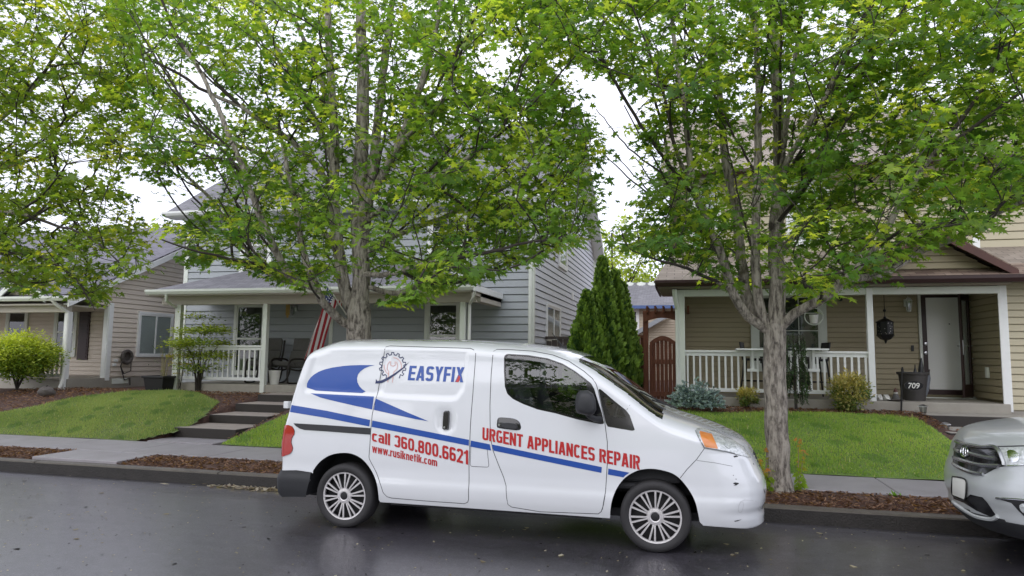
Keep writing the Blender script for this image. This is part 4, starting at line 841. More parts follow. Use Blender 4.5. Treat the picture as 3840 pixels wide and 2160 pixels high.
for a, b in (((15.5, 5.30), (21.3, 9.09)), ((27.02, 5.30), (21.3, 9.09))):
    mb.prism([(-3.20, a[0], a[1]-.13), (-3.20, b[0], b[1]-.15), (-3.20, b[0], b[1]+.02), (-3.20, a[0], a[1]+.03)], (-.045, 0, 0))
    mb.prism([(-3.25, a[0], a[1]-.06), (-3.25, b[0], b[1]-.06), (-3.62, b[0], b[1]-.06), (-3.62, a[0], a[1]-.06)], (0, 0, .02))
mb.box(-3.62, -3.2, 26.6, 27.05, 5.1, 5.2); mb.box(GX0-.4, GX1, 15.56, 16.0, 5.30, 5.33); mb.build('eave_trim', 'trim bright', H)
# upper windows
for (x0, y0, x1, y1, gr_) in ((612, 545, 682, 690, (2, 4)), (1085, 545, 1170, 690, (2, 4)), (850, 560, 880, 650, None)):
    p0, p1 = at(x0, y1, GY), at(x1, y0, GY)
    if gr_: window(wf, H, p0[0], p1[0], p0[2], p1[2], 'sash', 'trim bright', .1, 'dark room', gr_)
# ground-floor windows, door behind the tree
window(wf, H, at(600, 775, GY)[0], at(666, 775, GY)[0], at(600, 935, GY)[2], at(600, 770, GY)[2], 'sash', 'trim white', .085, 'curtain_or_dark_back')
window(wf, H, at(1080, 775, GY)[0], at(1153, 775, GY)[0], 1.35, at(1080, 765, GY)[2], 'sash', 'trim white', .1, 'curtain_or_dark_back')
da, db = at(840, 800, GY)[0], at(905, 800, GY)[0]
mb = MB(); wf.box(mb, da-.1, da, .93, 3.0, 0, .05); wf.box(mb, db, db+.1, .93, 3.0, 0, .05); wf.box(mb, da, db, 2.9, 3.0, 0, .048); fdr = mb.build('door_frame', 'trim white', H)
mb = MB(); wf.box(mb, da, db, .94, 2.9, .003, .03); wf.box(mb, da+.12, db-.12, 1.1, 1.8, .03, .036); wf.box(mb, da+.12, db-.12, 1.95, 2.75, .03, .036); mb.build('front_door', 'siding grey', H, bevel=.004)
# side windows
s0, s1 = atx(1373, 800, GX1)[1], atx(1405, 800, GX1)[1]
window(ws, H, s0, s1+.05, 1.15, atx(1373, 768, GX1)[2], 'slide', 'trim bright', .05, 'blind')
u0, u1 = atx(1405, 640, GX1)[1], atx(1422, 640, GX1)[1]; window(ws, H, u0, u1, 4.3, 5.6, 'sash', 'trim bright', .1, 'blind')
mb = MB(); ws.box(mb, atx(1498, 700, GX1)[1]-.0, atx(1503, 700, GX1)[1], 3.0, 5.2, .0, .05); mb.build('shutter', 'siding grey', H)
vp = atx(1438, 745, GX1); mb = MB(); ws.box(mb, vp[1]-.12, vp[1]+.12, vp[2]-.12, vp[2]+.12, .0, .05); mb.build('wall_vent', 'trim bright', H, bevel=.01)
downspout('downspout', H, [(GX1-.05, GY-.06, z) for z in (5.3, 3, .85)], 'trim white', .04)
# porch
PY = 14.3; PZ = .93; PX0, PX1 = -12.1, -4.5
mb = MB(); mb.box(PX0, PX1+.1, PY-.06, GY+.0, .2, PZ); mb.build('porch_floor', 'concrete', H, bevel=.012)
hx0, hx1 = -12.62, -4.38; ez = 3.13; wz = 3.98
slab('porch_roof', [(hx0, 13.85, ez), (hx1, 13.85, ez), (hx1-2.0, GY, wz), (hx0+2.0, GY, wz)], .05, 'shingle slate', H)
for s, x in ((1, hx0), (-1, hx1)):
    slab('porch_roof', [(x, GY-.0, ez), (x, 13.85, ez), (x+2.0*s, GY, wz)], .05, 'shingle slate', H)
gutter('gutter', H, hx0, hx1, 13.86, ez-.10, 'trim white', .11, .12)
mb = MB(); mb.box(hx0+.02, hx1-.02, 13.87, GY-.03, ez-.13, ez-.10); mb.box(hx0+.1, hx1-.1, PY-.09, PY+.09, ez-.32, ez-.13); mb.box(hx1-.1, hx1-.02, 13.87, GY-.03, ez-.2, ez-.02); mb.box(PX1-.1, PX1+.1, PY, GY-.03, ez-.30, ez-.13); mb.build('porch_beam', 'soffit', H)
mb = MB(); mb.box(hx1-.02, hx1+.03, 13.75, GY-.02, ez-.12, ez+.015); mb.build('porch_fascia', 'trim bright', H)
for x, zb in ((at(449, 900, PY)[0], .72), (at(667, 900, PY)[0], .72), (at(1166, 800, PY)[0], .72)): post('porch_post', H, x, PY-.03, zb, ez-.32, .115)
xl, xm = at(449, 900, PY)[0], at(667, 900, PY)[0]
railing('porch_railing', H, xl+.06, xm-.06, PY, 1.02, 1.84, 16)
downspout('downspout', H, [(at(418, 750, 13.8)[0], 13.8, 3.02), (at(418, 760, 13.85)[0], 13.85, 2.88), (xl-.09, PY-.04, 2.72), (xl-.09, PY-.04, .8)], 'trim white')
xq = at(1181, 800, PY)[0]; downspout('downspout', H, [(xq+.25, 13.85, 3.0), (xq+.2, 13.9, 2.88), (xq, PY, 2.76), (xq, PY, .75)], 'pvc white')
# steps
STP = thing('front_steps', 'four wide dark concrete steps climbing through the lawn to the grey house porch', 'steps', (-8.3, 10.55, .2))
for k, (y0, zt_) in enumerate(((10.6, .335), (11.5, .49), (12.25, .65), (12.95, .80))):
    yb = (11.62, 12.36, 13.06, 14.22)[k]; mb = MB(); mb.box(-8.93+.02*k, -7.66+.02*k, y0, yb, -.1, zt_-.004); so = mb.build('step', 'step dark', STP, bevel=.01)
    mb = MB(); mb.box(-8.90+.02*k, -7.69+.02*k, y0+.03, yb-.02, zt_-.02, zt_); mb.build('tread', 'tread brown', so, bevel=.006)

# ================================================================== the rose-beige house on the left
LX, LY = -14.95, 15.1
HL = thing('rose_house', 'single-storey pinkish beige house with violet-grey roof, far left', 'house', (-18, 15, .75))
wl = Wall((LX, 0, 0), YA, XA); lf = Wall((0, 16.1, 0), XA, -YA); LF2 = 24.0
siding('side_wall', wl, [(LY, .98), (LF2, .98), (LF2, 4.0), (19.7, 5.75), (14.3, 3.12), (14.3, 2.95), (LY, 2.95)], .132, 'siding rose', HL, .015)
siding('front_wall', lf, [(-24, .98), (LX-.02, .98), (LX-.02, 3.2), (-24, 3.2)], .118, 'siding rose', HL, .015)
mb = MB(); mb.box(-24, LX-.03, 16.13, LF2, .3, 3.1); mb.build('core_wall', 'siding rose', HL)
mb = MB(); mb.box(LX-.2, LX+.02, 13.95, LF2, .2, .97); mb.box(-24, LX-.2, 16.05, 16.3, .2, .97); mb.build('foundation', 'concrete', HL)
mb = MB(); wl.box(mb, LY-.02, LY+.12, .90, 2.95, .002, .035); mb.box(LX-.12, LX+.01, LY-.04, LY-.005, .90, 2.95); mb.build('corner_board', 'trim bright', HL, bevel=.005)
re = (LX+.22, 13.7, 2.98); rz = 5.95
slab('roof', [(-26, 13.6, 2.95), (LX+.25, 13.6, 2.95), (LX+.25, 19.7, 5.93), (-26, 19.7, 5.93)], .05, 'shingle violet', HL)
slab('roof', [(-26, 25.8, 2.95), (LX+.25, 25.8, 2.95), (LX+.25, 19.7, 5.93), (-26, 19.7, 5.93)], .05, 'shingle violet', HL)
mb = MB(); mb.prism([(LX+.28, 13.6, 2.74), (LX+.28, 19.7, 5.72), (LX+.28, 19.7, 5.885), (LX+.28, 13.6, 2.905)], (-.05, 0, 0)); mb.prism([(LX+.23, 13.7, 2.8), (LX+.23, 19.7, 5.74), (LX, 19.7, 5.74), (LX, 13.7, 2.8)], (0, 0, .02)); mb.build('eave_trim', 'trim bright', HL)
window(wl, HL, atx(350, 800, LX)[1], atx(430, 800, LX)[1], atx(390, 893, LX)[2], atx(350, 788, LX)[2]-.02, 'slide', 'trim bright', .06, 'blind')
a0, a1 = at(147, 800, 16.1)[0], at(192, 800, 16.1)[0]; window(lf, HL, a0, a1, at(170, 890, 16.1)[2], at(170, 782, 16.1)[2], 'sash', 'trim white', .09, 'curtain_or_dark_back')
window(lf, HL, at(25, 800, 16.1)[0], at(68, 800, 16.1)[0], 1.3, at(40, 785, 16.1)[2], 'sash', 'trim white', .09, 'dark room')
mb = MB(); s0 = at(203, 800, 16.1)[0]; z0, z1_ = at(203, 905, 16.1)[2], at(203, 775, 16.1)[2]; lf.box(mb, s0, s0+.36, z0, z1_, .0, .045)
for i in range(14): z = z0+.06+i*(z1_-z0-.12)/14; lf.box(mb, s0+.04, s0+.32, z, z+.05, .045, .06)
mb.build('shutter', 'brown trim', HL)
# its porch
mb = MB(); mb.box(-24, LX-.02, 13.95, 16.08, .2, .95); mb.build('porch_floor', 'concrete', HL, bevel=.01)
gutter('gutter', HL, -24, at(205, 748, 13.6)[0], 13.58, 2.88, 'trim white'); mb = MB(); mb.box(-24, LX-.04, 13.62, 16.05, 2.78, 2.82); mb.box(-24, LX-.02, 13.8, 13.98, 2.62, 2.78); mb.build('porch_beam', 'soffit', HL)
gp = at(105, 690, 13.75); gA, gB = at(-2, 742, 13.75), at(126, 742, 13.75); ax = (gA[0]+gB[0])/2; az = float(at(62, 684, 13.75)[2])
mb = MB(); mb.prism([(gA[0]+.15, 13.85, 3.06), (gB[0]-.15, 13.85, 3.06), (ax, 13.85, az-.08)], (0, .08, 0)); mb.build('porch_gable', 'siding rose', HL)
for s, e in ((-1, gA), (1, gB)):
    slab('gable_roof', [(e[0], 13.62, 3.0), (e[0], 14.2, 3.0), (ax, 15.4, az), (ax, 13.62, az)], .05, 'shingle violet', HL)
    mb = MB(); mb.prism([(e[0], 13.6, 2.84), (e[0], 13.6, 2.98), (ax, 13.6, az-.02), (ax, 13.6, az-.18)], (0, .04, 0)); mb.build('bargeboard', 'trim white', HL)
pl = at(170, 860, 13.97)[0]; post('porch_post', HL, pl, 13.95, .7, 2.64, .13, 'trim bright'); post('porch_post', HL, pl-3.2, 13.95, .7, 2.64, .13, 'trim bright')
railing('porch_railing', HL, pl-3.1, pl-.07, 13.98, 1.02, 1.80, 22)
downspout('downspout', HL, [(at(138, 760, 13.6)[0], 13.52, 2.90), (at(143, 772, 13.6)[0], 13.6, 2.78), (pl+.08, 13.84, 2.62), (pl+.09, 13.84, 2.4), (pl+.09, 13.84, .95), (pl+.05, 13.78, .72)], 'pvc white', .042)
# vents, cable and hose holder on the side wall
c = atx(312, 898, LX); mb = MB(); mb.box(LX+.0, LX+.13, c[1]-.16, c[1]+.16, c[2]-.14, c[2]+.12)
HO = thing('hose_holder', 'round grey hose holder with a hanging hose on the rose house wall', 'hose holder', (LX+.08, c[1], c[2]))
ang = np.linspace(0, 2*math.pi, 25); mb = MB(); mb.tube([(LX+.10, c[1]+.16*math.cos(a), c[2]+.16*math.sin(a)) for a in ang], .05, 8, False); mb.lathe([(.0001, .05), (.12, .06), (.13, 0)], (LX+.02, c[1], c[2]), 16, 'x'); mb.build('holder', 'stone', HO, smooth=True)
e = atx(304, 950, LX); mb = MB(); mb.tube([(LX+.12, c[1]-.15, c[2]-.05), (LX+.1, c[1]-.2, c[2]-.25), (LX+.08, c[1]-.05, c[2]-.45), (LX+.08, c[1]+.18, c[2]-.38), (LX+.1, c[1]+.15, c[2]-.1)], .014, 6); mb.tube([(LX+.1, c[1]-.2, c[2]-.25), (LX+.06, c[1]-.0, c[2]-.62), (LX+.05, c[1]+.2, .95), (LX+.05, c[1]+.22, .75)], .014, 6); mb.build('hose', 'terracotta grey', HO, smooth=True)
v = atx(300, 961, LX); mb = MB(); mb.box(LX+.02, LX+.035, v[1]-.28, v[1]+.28, .80, .94); mb.build('crawl_vent', 'trim white', HL, bevel=.006)
v = atx(286, 912, LX); mb = MB(); mb.box(LX+.0, LX+.04, v[1]-.06, v[1]+.06, v[2]-.1, v[2]-.02); mb.box(LX+.0, LX+.04, v[1]-.02, v[1]+.1, v[2]+.02, v[2]+.09); mb.build('outlet_box', 'trim bright', HL, bevel=.006)

# ================================================================== the tan house on the right
RY, RP = 15.6, 14.0
HR = thing('tan_house', 'tan lap-sided two-storey house with dark brown gutters and white porch railing', 'house', (3.5, 15.6, .75))
rf = Wall((0, RY, 0), XA, -YA); rr = Wall((0, 14.02, 0), XA, -YA); rs = Wall((5.36, 0, 0), YA, -XA)
RX0 = -.22
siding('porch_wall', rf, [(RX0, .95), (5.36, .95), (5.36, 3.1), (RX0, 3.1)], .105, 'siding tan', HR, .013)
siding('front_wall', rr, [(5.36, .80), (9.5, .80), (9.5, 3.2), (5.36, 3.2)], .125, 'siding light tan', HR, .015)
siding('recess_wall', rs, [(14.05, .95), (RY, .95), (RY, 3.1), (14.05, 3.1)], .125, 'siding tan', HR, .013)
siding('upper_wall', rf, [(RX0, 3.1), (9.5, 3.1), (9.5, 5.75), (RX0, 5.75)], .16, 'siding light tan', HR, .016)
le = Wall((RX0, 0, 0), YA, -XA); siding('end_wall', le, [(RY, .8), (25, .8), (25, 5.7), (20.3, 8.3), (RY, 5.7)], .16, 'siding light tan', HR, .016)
mb = MB(); mb.box(RX0+.03, 9.5, RY+.03, 25, .3, 5.6); mb.box(5.4, 9.5, 14.06, RY+.1, .3, 3.1); mb.build('core_wall', 'siding tan', HR)
mb = MB(); mb.box(5.36, 9.5, 14.0, 14.2, .2, .8); mb.build('foundation', 'concrete', HR)
mb = MB(); mb.box(RX0+.0, RX0+.2, RY, 25, .2, .8); mb.build('foundation', 'concrete', HR)
mb = MB(); mb.box(-.30, 5.36, RP-.08, RY, .2, .92); mb.build('porch_floor', 'concrete', HR, bevel=.012)
# corner boards and posts
mb = MB(); rr.box(mb, 5.28, 5.42, .78, 3.0, .0, .03); mb.build('corner_board', 'trim bright', HR, bevel=.005)
post('porch_post', HR, at(1712, 850, RP)[0], RP, .75, 2.98, .17); post('porch_post', HR, at(2190, 880, RP)[0], RP-.02, .74, 2.98, .105, 'trim bright')
mb = MB(); mb.box(-.30, 5.3, RP-.06, RP+.06, 2.86, 2.99); mb.box(-.30, -.2, RP, RY-.0, 2.86, 2.99); mb.build('porch_beam', 'trim white', HR, bevel=.005)
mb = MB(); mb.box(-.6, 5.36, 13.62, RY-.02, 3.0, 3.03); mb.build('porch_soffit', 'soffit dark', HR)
ex0, ex1 = at(1648, 708, 13.6)[0], 10.5
gutter('gutter', HR, ex0, ex1, 13.62, 3.02, 'brown trim', .12, .13)
mb = MB(); mb.box(ex0, ex0+.04, 13.62, RY, 3.0, 3.1); mb.build('eave_trim', 'brown trim', HR)
slab('porch_roof', [(ex0-.02, 13.55, 3.13), (ex1, 13.55, 3.13), (ex1, RY, 3.93), (ex0+.25, RY, 3.93)], .04, 'shingle pale', HR)
# gable over the entrance
ga, gb = at(2160, 680, 13.75), at(2552, 676, 13.75); gx_ = (ga[0]+gb[0])/2; gz_ = at(2365, 575, 13.75)[2]
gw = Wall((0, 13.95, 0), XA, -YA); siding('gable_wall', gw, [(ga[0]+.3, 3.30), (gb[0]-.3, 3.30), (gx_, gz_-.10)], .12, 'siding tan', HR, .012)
for e in (ga, gb):
    slab('gable_roof', [(e[0], 13.6, 3.26), (e[0], 15.0, 3.26), (gx_, RY-.02, gz_+.03), (gx_, 13.6, gz_+.03)], .045, 'shingle brown', HR)
    mb = MB(); mb.prism([(e[0], 13.58, 3.10), (e[0], 13.58, 3.23), (gx_, 13.58, gz_), (gx_, 13.58, gz_-.16)], (0, .045, 0)); mb.build('bargeboard', 'red brown trim', HR)
slab('porch_roof', [(ga[0]-.1, 13.54, 3.15), (ex1, 13.54, 3.15), (ex1, 14.3, 3.43), (ga[0]-.1, 14.3, 3.43)], .03, 'shingle brown', HR)
# upper roof
slab('roof', [(RX0-.4, 15.1, 5.62), (10.5, 15.1, 5.62), (10.5, 20.3, 8.5), (RX0-.4, 20.3, 8.5)], .06, 'shingle pale', HR)
slab('roof', [(RX0-.4, 25.5, 5.62), (10.5, 25.5, 5.62), (10.5, 20.3, 8.5), (RX0-.4, 20.3, 8.5)], .06, 'shingle pale', HR)
gutter('gutter', HR, RX0-.45, 10.5, 15.14, 5.52, 'brown trim', .13, .13); mb = MB(); mb.box(RX0-.4, 9.5, 15.15, RY, 5.5, 5.53); mb.build('eave_trim', 'soffit', HR)
for x0, x1, gr_ in ((1990, 2072, (2, 4)), (1745, 1800, (2, 4))):
    p0, p1 = at(x0, 585, RY), at(x1, 470, RY); window(rf, HR, p0[0], p1[0], 4.15, 5.35, 'sash', 'trim bright', .1, 'blind', gr_)
cw = at(2452, 560, RY)[0]; mb = MB(); rf.box(mb, cw-.06, cw+.06, 3.8, 5.5, .0, .04); mb.build('corner_board', 'trim bright', HR)
# porch window, door
window(rf, HR, at(1905, 850, RY)[0], at(2063, 850, RY)[0], at(2000, 920, RY)[2], at(2000, 745, RY)[2], 'plain', 'trim white', .13, 'curtain_or_dark_back', (3, 4))
dl, dr, dt = at(2318, 850, RY)[0], at(2440, 850, RY)[0], at(2318, 742, RY)[2]; db_ = .99
mb = MB(); rf.box(mb, dl-.05, dl, db_-.05, dt+.05, .0, .06); rf.box(mb, dr, dr+.05, db_-.05, dt+.05, .0, .06); rf.box(mb, dl, dr, dt, dt+.05, .0, .058); rf.box(mb, dl-.04, dr+.04, .92, db_-.05, .0, .09); mb.build('door_frame', 'trim white', HR)
mb = MB(); rf.box(mb, dl+.10, dr-.05, db_+.05, dt-.06, .004, .018); dw = mb.build('front_door', 'pvc white', HR)
mb = MB(); x = at(2388, 815, RY-.02); mb.lathe([(.0001, -.01), (.012, -.01), (.012, .02)], (x[0], RY-.02, x[2]), 8, 'y'); mb.build('peephole', 'black metal', dw)
for yy in (865, 888):
    x = at(2328, yy, RY-.03); mb = MB(); mb.lathe([(.0001, -.05), (.03, -.045), (.033, -.02), (.02, 0), (.02, .03)], (x[0], RY-.03, x[2]), 12, 'y'); mb.build('door_knob', 'silver metal', dw, smooth=True)
# storm door standing open: hinged right, leaf swung out
mb = MB(); rf.box(mb, dl, dl+.09, db_, dt-.01, .02, .045); rf.box(mb, dl+.09, dr, dt-.06, dt-.01, .02, .043); rf.box(mb, dl+.09, dr-.02, db_-.0, db_+.10, .02, .043); mb.build('door_surround', 'brown trim', HR)
sw0 = Vector((dr-.02, RY-.05, 0)); swd = Vector((at(2421, 850, RY-.55)[0]-dr+.0, -.50, 0)).normalized(); sdn = Vector((-swd.y, swd.x, 0)); sdo = Wall(sw0, swd, sdn); Ls = .62
mb = MB(); sdo.box(mb, 0, .09, db_-.02, dt-.02, -.02, .02); sdo.box(mb, Ls-.09, Ls, db_-.02, dt-.02, -.02, .02); sdo.box(mb, .09, Ls-.09, dt-.14, dt-.02, -.019, .019); sdo.box(mb, .09, Ls-.09, db_-.02, db_+.22, -.019, .019); sto = mb.build('storm_door', 'brown trim', HR, bevel=.004)
mb = MB(); sdo.box(mb, .09, Ls-.09, db_+.22, dt-.14, -.003, .003); mb.build('pane', 'house glass', sto)
mb = MB(); sdo.box(mb, Ls-.075, Ls-.015, 1.78, 2.06, .02, .035); sdo.box(mb, Ls-.06, Ls-.03, 1.78, 2.06, -.035, -.02); mb.tube([sdo.p(Ls-.045, 1.95, .03), sdo.p(Ls-.045, 1.95, .08), sdo.p(Ls-.16, 1.94, .085)], .012, 6); mb.tube([sdo.p(Ls-.045, 1.95, -.03), sdo.p(Ls-.045, 1.95, -.07), sdo.p(Ls-.2, 1.93, -.07)], .012, 6); mb.build('handle', 'silver metal', sto)
x0, x1 = at(1722, 900, RP)[0], at(2186, 900, RP)[0]
railing('porch_railing', HR, x0, x1, RP, 1.02, at(1900, 882, RP)[2]+.0, 28)
for x, y, w_, h_ in ((2420, 912, 0, 0),):
    P = atx(x, 945, 5.36-.02) if False else (5.34, 14.75, 1.45); mb = MB(); mb.box(5.30, 5.345, 14.7, 14.8, 1.35, 1.55); mb.build('outlet_box', 'trim white', HR, bevel=.008)
bell = at(2420, 1306/1.4907, RY) if False else at((3040+812*.4692)/1.4907, (880+908*.4692)/1.4907, RY); mb = MB(); rf.box(mb, bell[0]-.025, bell[0]+.025, bell[2]-.06, bell[2]+.06, .0, .03); mb.build('doorbell', 'black plastic', HR, bevel=.005)
lx = at(1690, 750, 13.7); downspout('downspout', HR, [(lx[0]+.05, 13.7, 2.98), (lx[0]+.06, 13.75, 2.82), (lx[0]+.1, 13.93, 2.6), (lx[0]+.1, 13.93, .75)], 'trim white', .045)
# entrance steps of the tan house
ST2 = thing('entry_steps', 'broad grey concrete steps up to the tan house front door', 'steps', (5, 13.3, .5))
for k, (px0, py0, zt_, yb) in enumerate(((2333, 1044, .75, 13.92), (2388, 1089, .57, 13.7))):
    P = atz(px0, py0, zt_); mb = MB(); mb.box(P[0]-(.0), 9.5, P[1], yb, -.1, zt_-.004); so = mb.build('step', 'step dark', ST2, bevel=.01); mb = MB(); mb.box(P[0]+.02, 9.48, P[1]+.02, yb-.01, zt_-.03, zt_); mb.build('tread', 'concrete', so, bevel=.008)
# ================================================================== house beyond the garden gate
BY = 36.
HB = thing('back_house', 'distant beige house with a grey roof and a blue gutter behind the garden gate', 'house', (-1, BY, .5))
bw = Wall((0, BY, 0), XA, -YA); xb0, xb1 = at(1540, 800, BY)[0], 6.; bz = at(1660, 772, BY)[2]
siding('wall', bw, [(xb0, .4), (xb1, .4), (xb1, bz), (xb0, bz)], .16, 'siding cream', HB)
tz = at(1600, 711, 40.)[2]; slab('roof', [(xb0-.8, BY-.5, bz), (xb1, BY-.5, bz), (xb1, 40., tz), (xb0-.8, 40., tz)], .06, 'shingle slate', HB)
mb = MB(); mb.box(xb0-.8, xb1, BY-.62, BY-.5, bz-.12, bz+.04); mb.build('gutter', 'blue trim', HB)
mb = MB(); mb.box(xb0, xb1, BY+.05, 44, .2, bz); mb.build('core_wall', 'siding cream', HB)
for px0 in (1583, 1613, 1641):
    P = at(px0, 714, 39.6); mb = MB(); mb.lathe([(.25, -.3), (.25, .05), (.0001, .1)], tuple(P), 10); mb.build('roof_vent', 'trim white', HB)
P0, P1 = at(1587, 830, BY), at(1602, 783, BY); window(bw, HB, P0[0], P1[0], P0[2], P1[2], 'plain', 'trim bright', .12, 'dark room')
GAR = thing('garden_shed', 'low cream lap-sided wing behind the red gate', 'building', (0, 30, .5)); gw2 = Wall((0, 30, 0), XA, -YA); q0, q1 = at(1606, 840, 30), at(1720, 812, 30)
siding('wall', gw2, [(q0[0], .4), (q1[0]+3, .4), (q1[0]+3, q1[2]+.3), (q0[0]+1.3, q1[2]+.2), (q0[0], q0[2])], .11, 'siding cream', GAR)
mb = MB(); mb.prism([(q0[0]-.2, 29.6, q0[2]-.15), (q0[0]-.2, 29.6, q0[2]+.05), (q0[0]+1.3, 29.6, q1[2]+.45), (q0[0]+1.3, 29.6, q1[2]+.25)], (0, .5, 0)); mb.build('roof', 'siding grey', GAR)
# ------------------------------------------------------------------ trees: limbs first, then every twig grows from the nearest limb towards its own patch of crown
def bark():
    m = mat('maple bark', (.20, .17, .145), .85); t = m.node_tree; b = t.nodes['Principled BSDF']; tc = N(t, 'ShaderNodeTexCoord')
    mp = N(t, 'ShaderNodeMapping'); mp.inputs['Scale'].default_value = (24, 24, 5.5); t.links.new(tc.outputs['Object'], mp.inputs[0]); n = N(t, 'ShaderNodeTexNoise'); n.inputs['Scale'].default_value = 1; n.inputs['Detail'].default_value = 6; n.inputs['Roughness'].default_value = .7; t.links.new(mp.outputs[0], n.inputs['Vector'])
    mp2 = N(t, 'ShaderNodeMapping'); mp2.inputs['Scale'].default_value = (9, 9, 9); t.links.new(tc.outputs['Object'], mp2.inputs[0]); n2 = N(t, 'ShaderNodeTexNoise'); n2.inputs['Scale'].default_value = 1; n2.inputs['Detail'].default_value = 4; t.links.new(mp2.outputs[0], n2.inputs['Vector'])
    r = N(t, 'ShaderNodeValToRGB'); r.color_ramp.elements[0].position = .36; r.color_ramp.elements[0].color = (.07, .056, .046, 1); r.color_ramp.elements[1].position = .58; r.color_ramp.elements[1].color = (.40, .36, .31, 1); t.links.new(n.outputs['Fac'], r.inputs[0])
    r2 = N(t, 'ShaderNodeValToRGB'); r2.color_ramp.elements[0].position = .58; r2.color_ramp.elements[0].color = (1, 1, 1, 1); r2.color_ramp.elements[1].position = .70; r2.color_ramp.elements[1].color = (.12, .10, .085, 1); t.links.new(n2.outputs['Fac'], r2.inputs[0])
    mx = N(t, 'ShaderNodeMix', data_type='RGBA', blend_type='MULTIPLY'); mx.inputs[0].default_value = .85; t.links.new(r.outputs[0], mx.inputs[6]); t.links.new(r2.outputs[0], mx.inputs[7])
    n3 = N(t, 'ShaderNodeTexNoise'); n3.inputs['Scale'].default_value = 3.1; n3.inputs['Detail'].default_value = 3; t.links.new(tc.outputs['Object'], n3.inputs['Vector']); r3 = N(t, 'ShaderNodeMapRange'); r3.inputs[1].default_value = .66; r3.inputs[2].default_value = .74; t.links.new(n3.outputs['Fac'], r3.inputs[0])
    ms = N(t, 'ShaderNodeMix', data_type='RGBA'); ms.inputs[7].default_value = (.055, .05, .012, 1); t.links.new(r3.outputs[0], ms.inputs[0]); t.links.new(mx.outputs[2], ms.inputs[6]); t.links.new(ms.outputs[2], b.inputs['Base Color'])
    bp = N(t, 'ShaderNodeBump'); bp.inputs['Strength'].default_value = 1; bp.inputs['Distance'].default_value = .025; t.links.new(n.outputs['Fac'], bp.inputs['Height']); t.links.new(bp.outputs[0], b.inputs['Normal'])
bark(); mat('twig bark', (.045, .036, .03), .85, var=(8, .6))
LEAF = np.array([(0, 0), (.12, -.13), (.44, -.05), (.23, .16), (.31, .27), (.68, .52), (.27, .47), (.17, .50), (.25, .76), (.10, .71), (0, 1.12),
                 (-.10, .71), (-.25, .76), (-.17, .50), (-.27, .47), (-.68, .52), (-.31, .27), (-.23, .16), (-.44, -.05), (-.12, -.13)])
def leaves(P, D, Nn, S, T, name, parent, m='maple leaf', shape=LEAF, cup=.18):
    """many blades in one crown: P base, D direction of the tip, Nn blade normal, S size, T colour"""
    D = D/np.linalg.norm(D, axis=1, keepdims=True); Nn = Nn-D*(Nn*D).sum(1, keepdims=True); Nn /= np.maximum(np.linalg.norm(Nn, axis=1, keepdims=True), 1e-6); X = np.cross(D, Nn)
    k = len(shape); n = len(P); pts = np.concatenate([shape, [[0, .36]]]); up = -cup*np.abs(pts[:, 0])**1.2-.12*(pts[:, 1]-.3)**2*np.sign(pts[:, 1]-.3)
    V = P[:, None]+S[:, None, None]*(X[:, None]*pts[None, :, :1]+D[:, None]*pts[None, :, 1:]+Nn[:, None]*up[None, :, None])
    F = np.array([(i, (i+1) % k, k) for i in range(k)]); F = (F[None]+(np.arange(n)*(k+1))[:, None, None]).reshape(-1, 3)
    return sheet(name, V.reshape(-1, 3), F, m, parent, tone=np.repeat(T, k+1, 0))
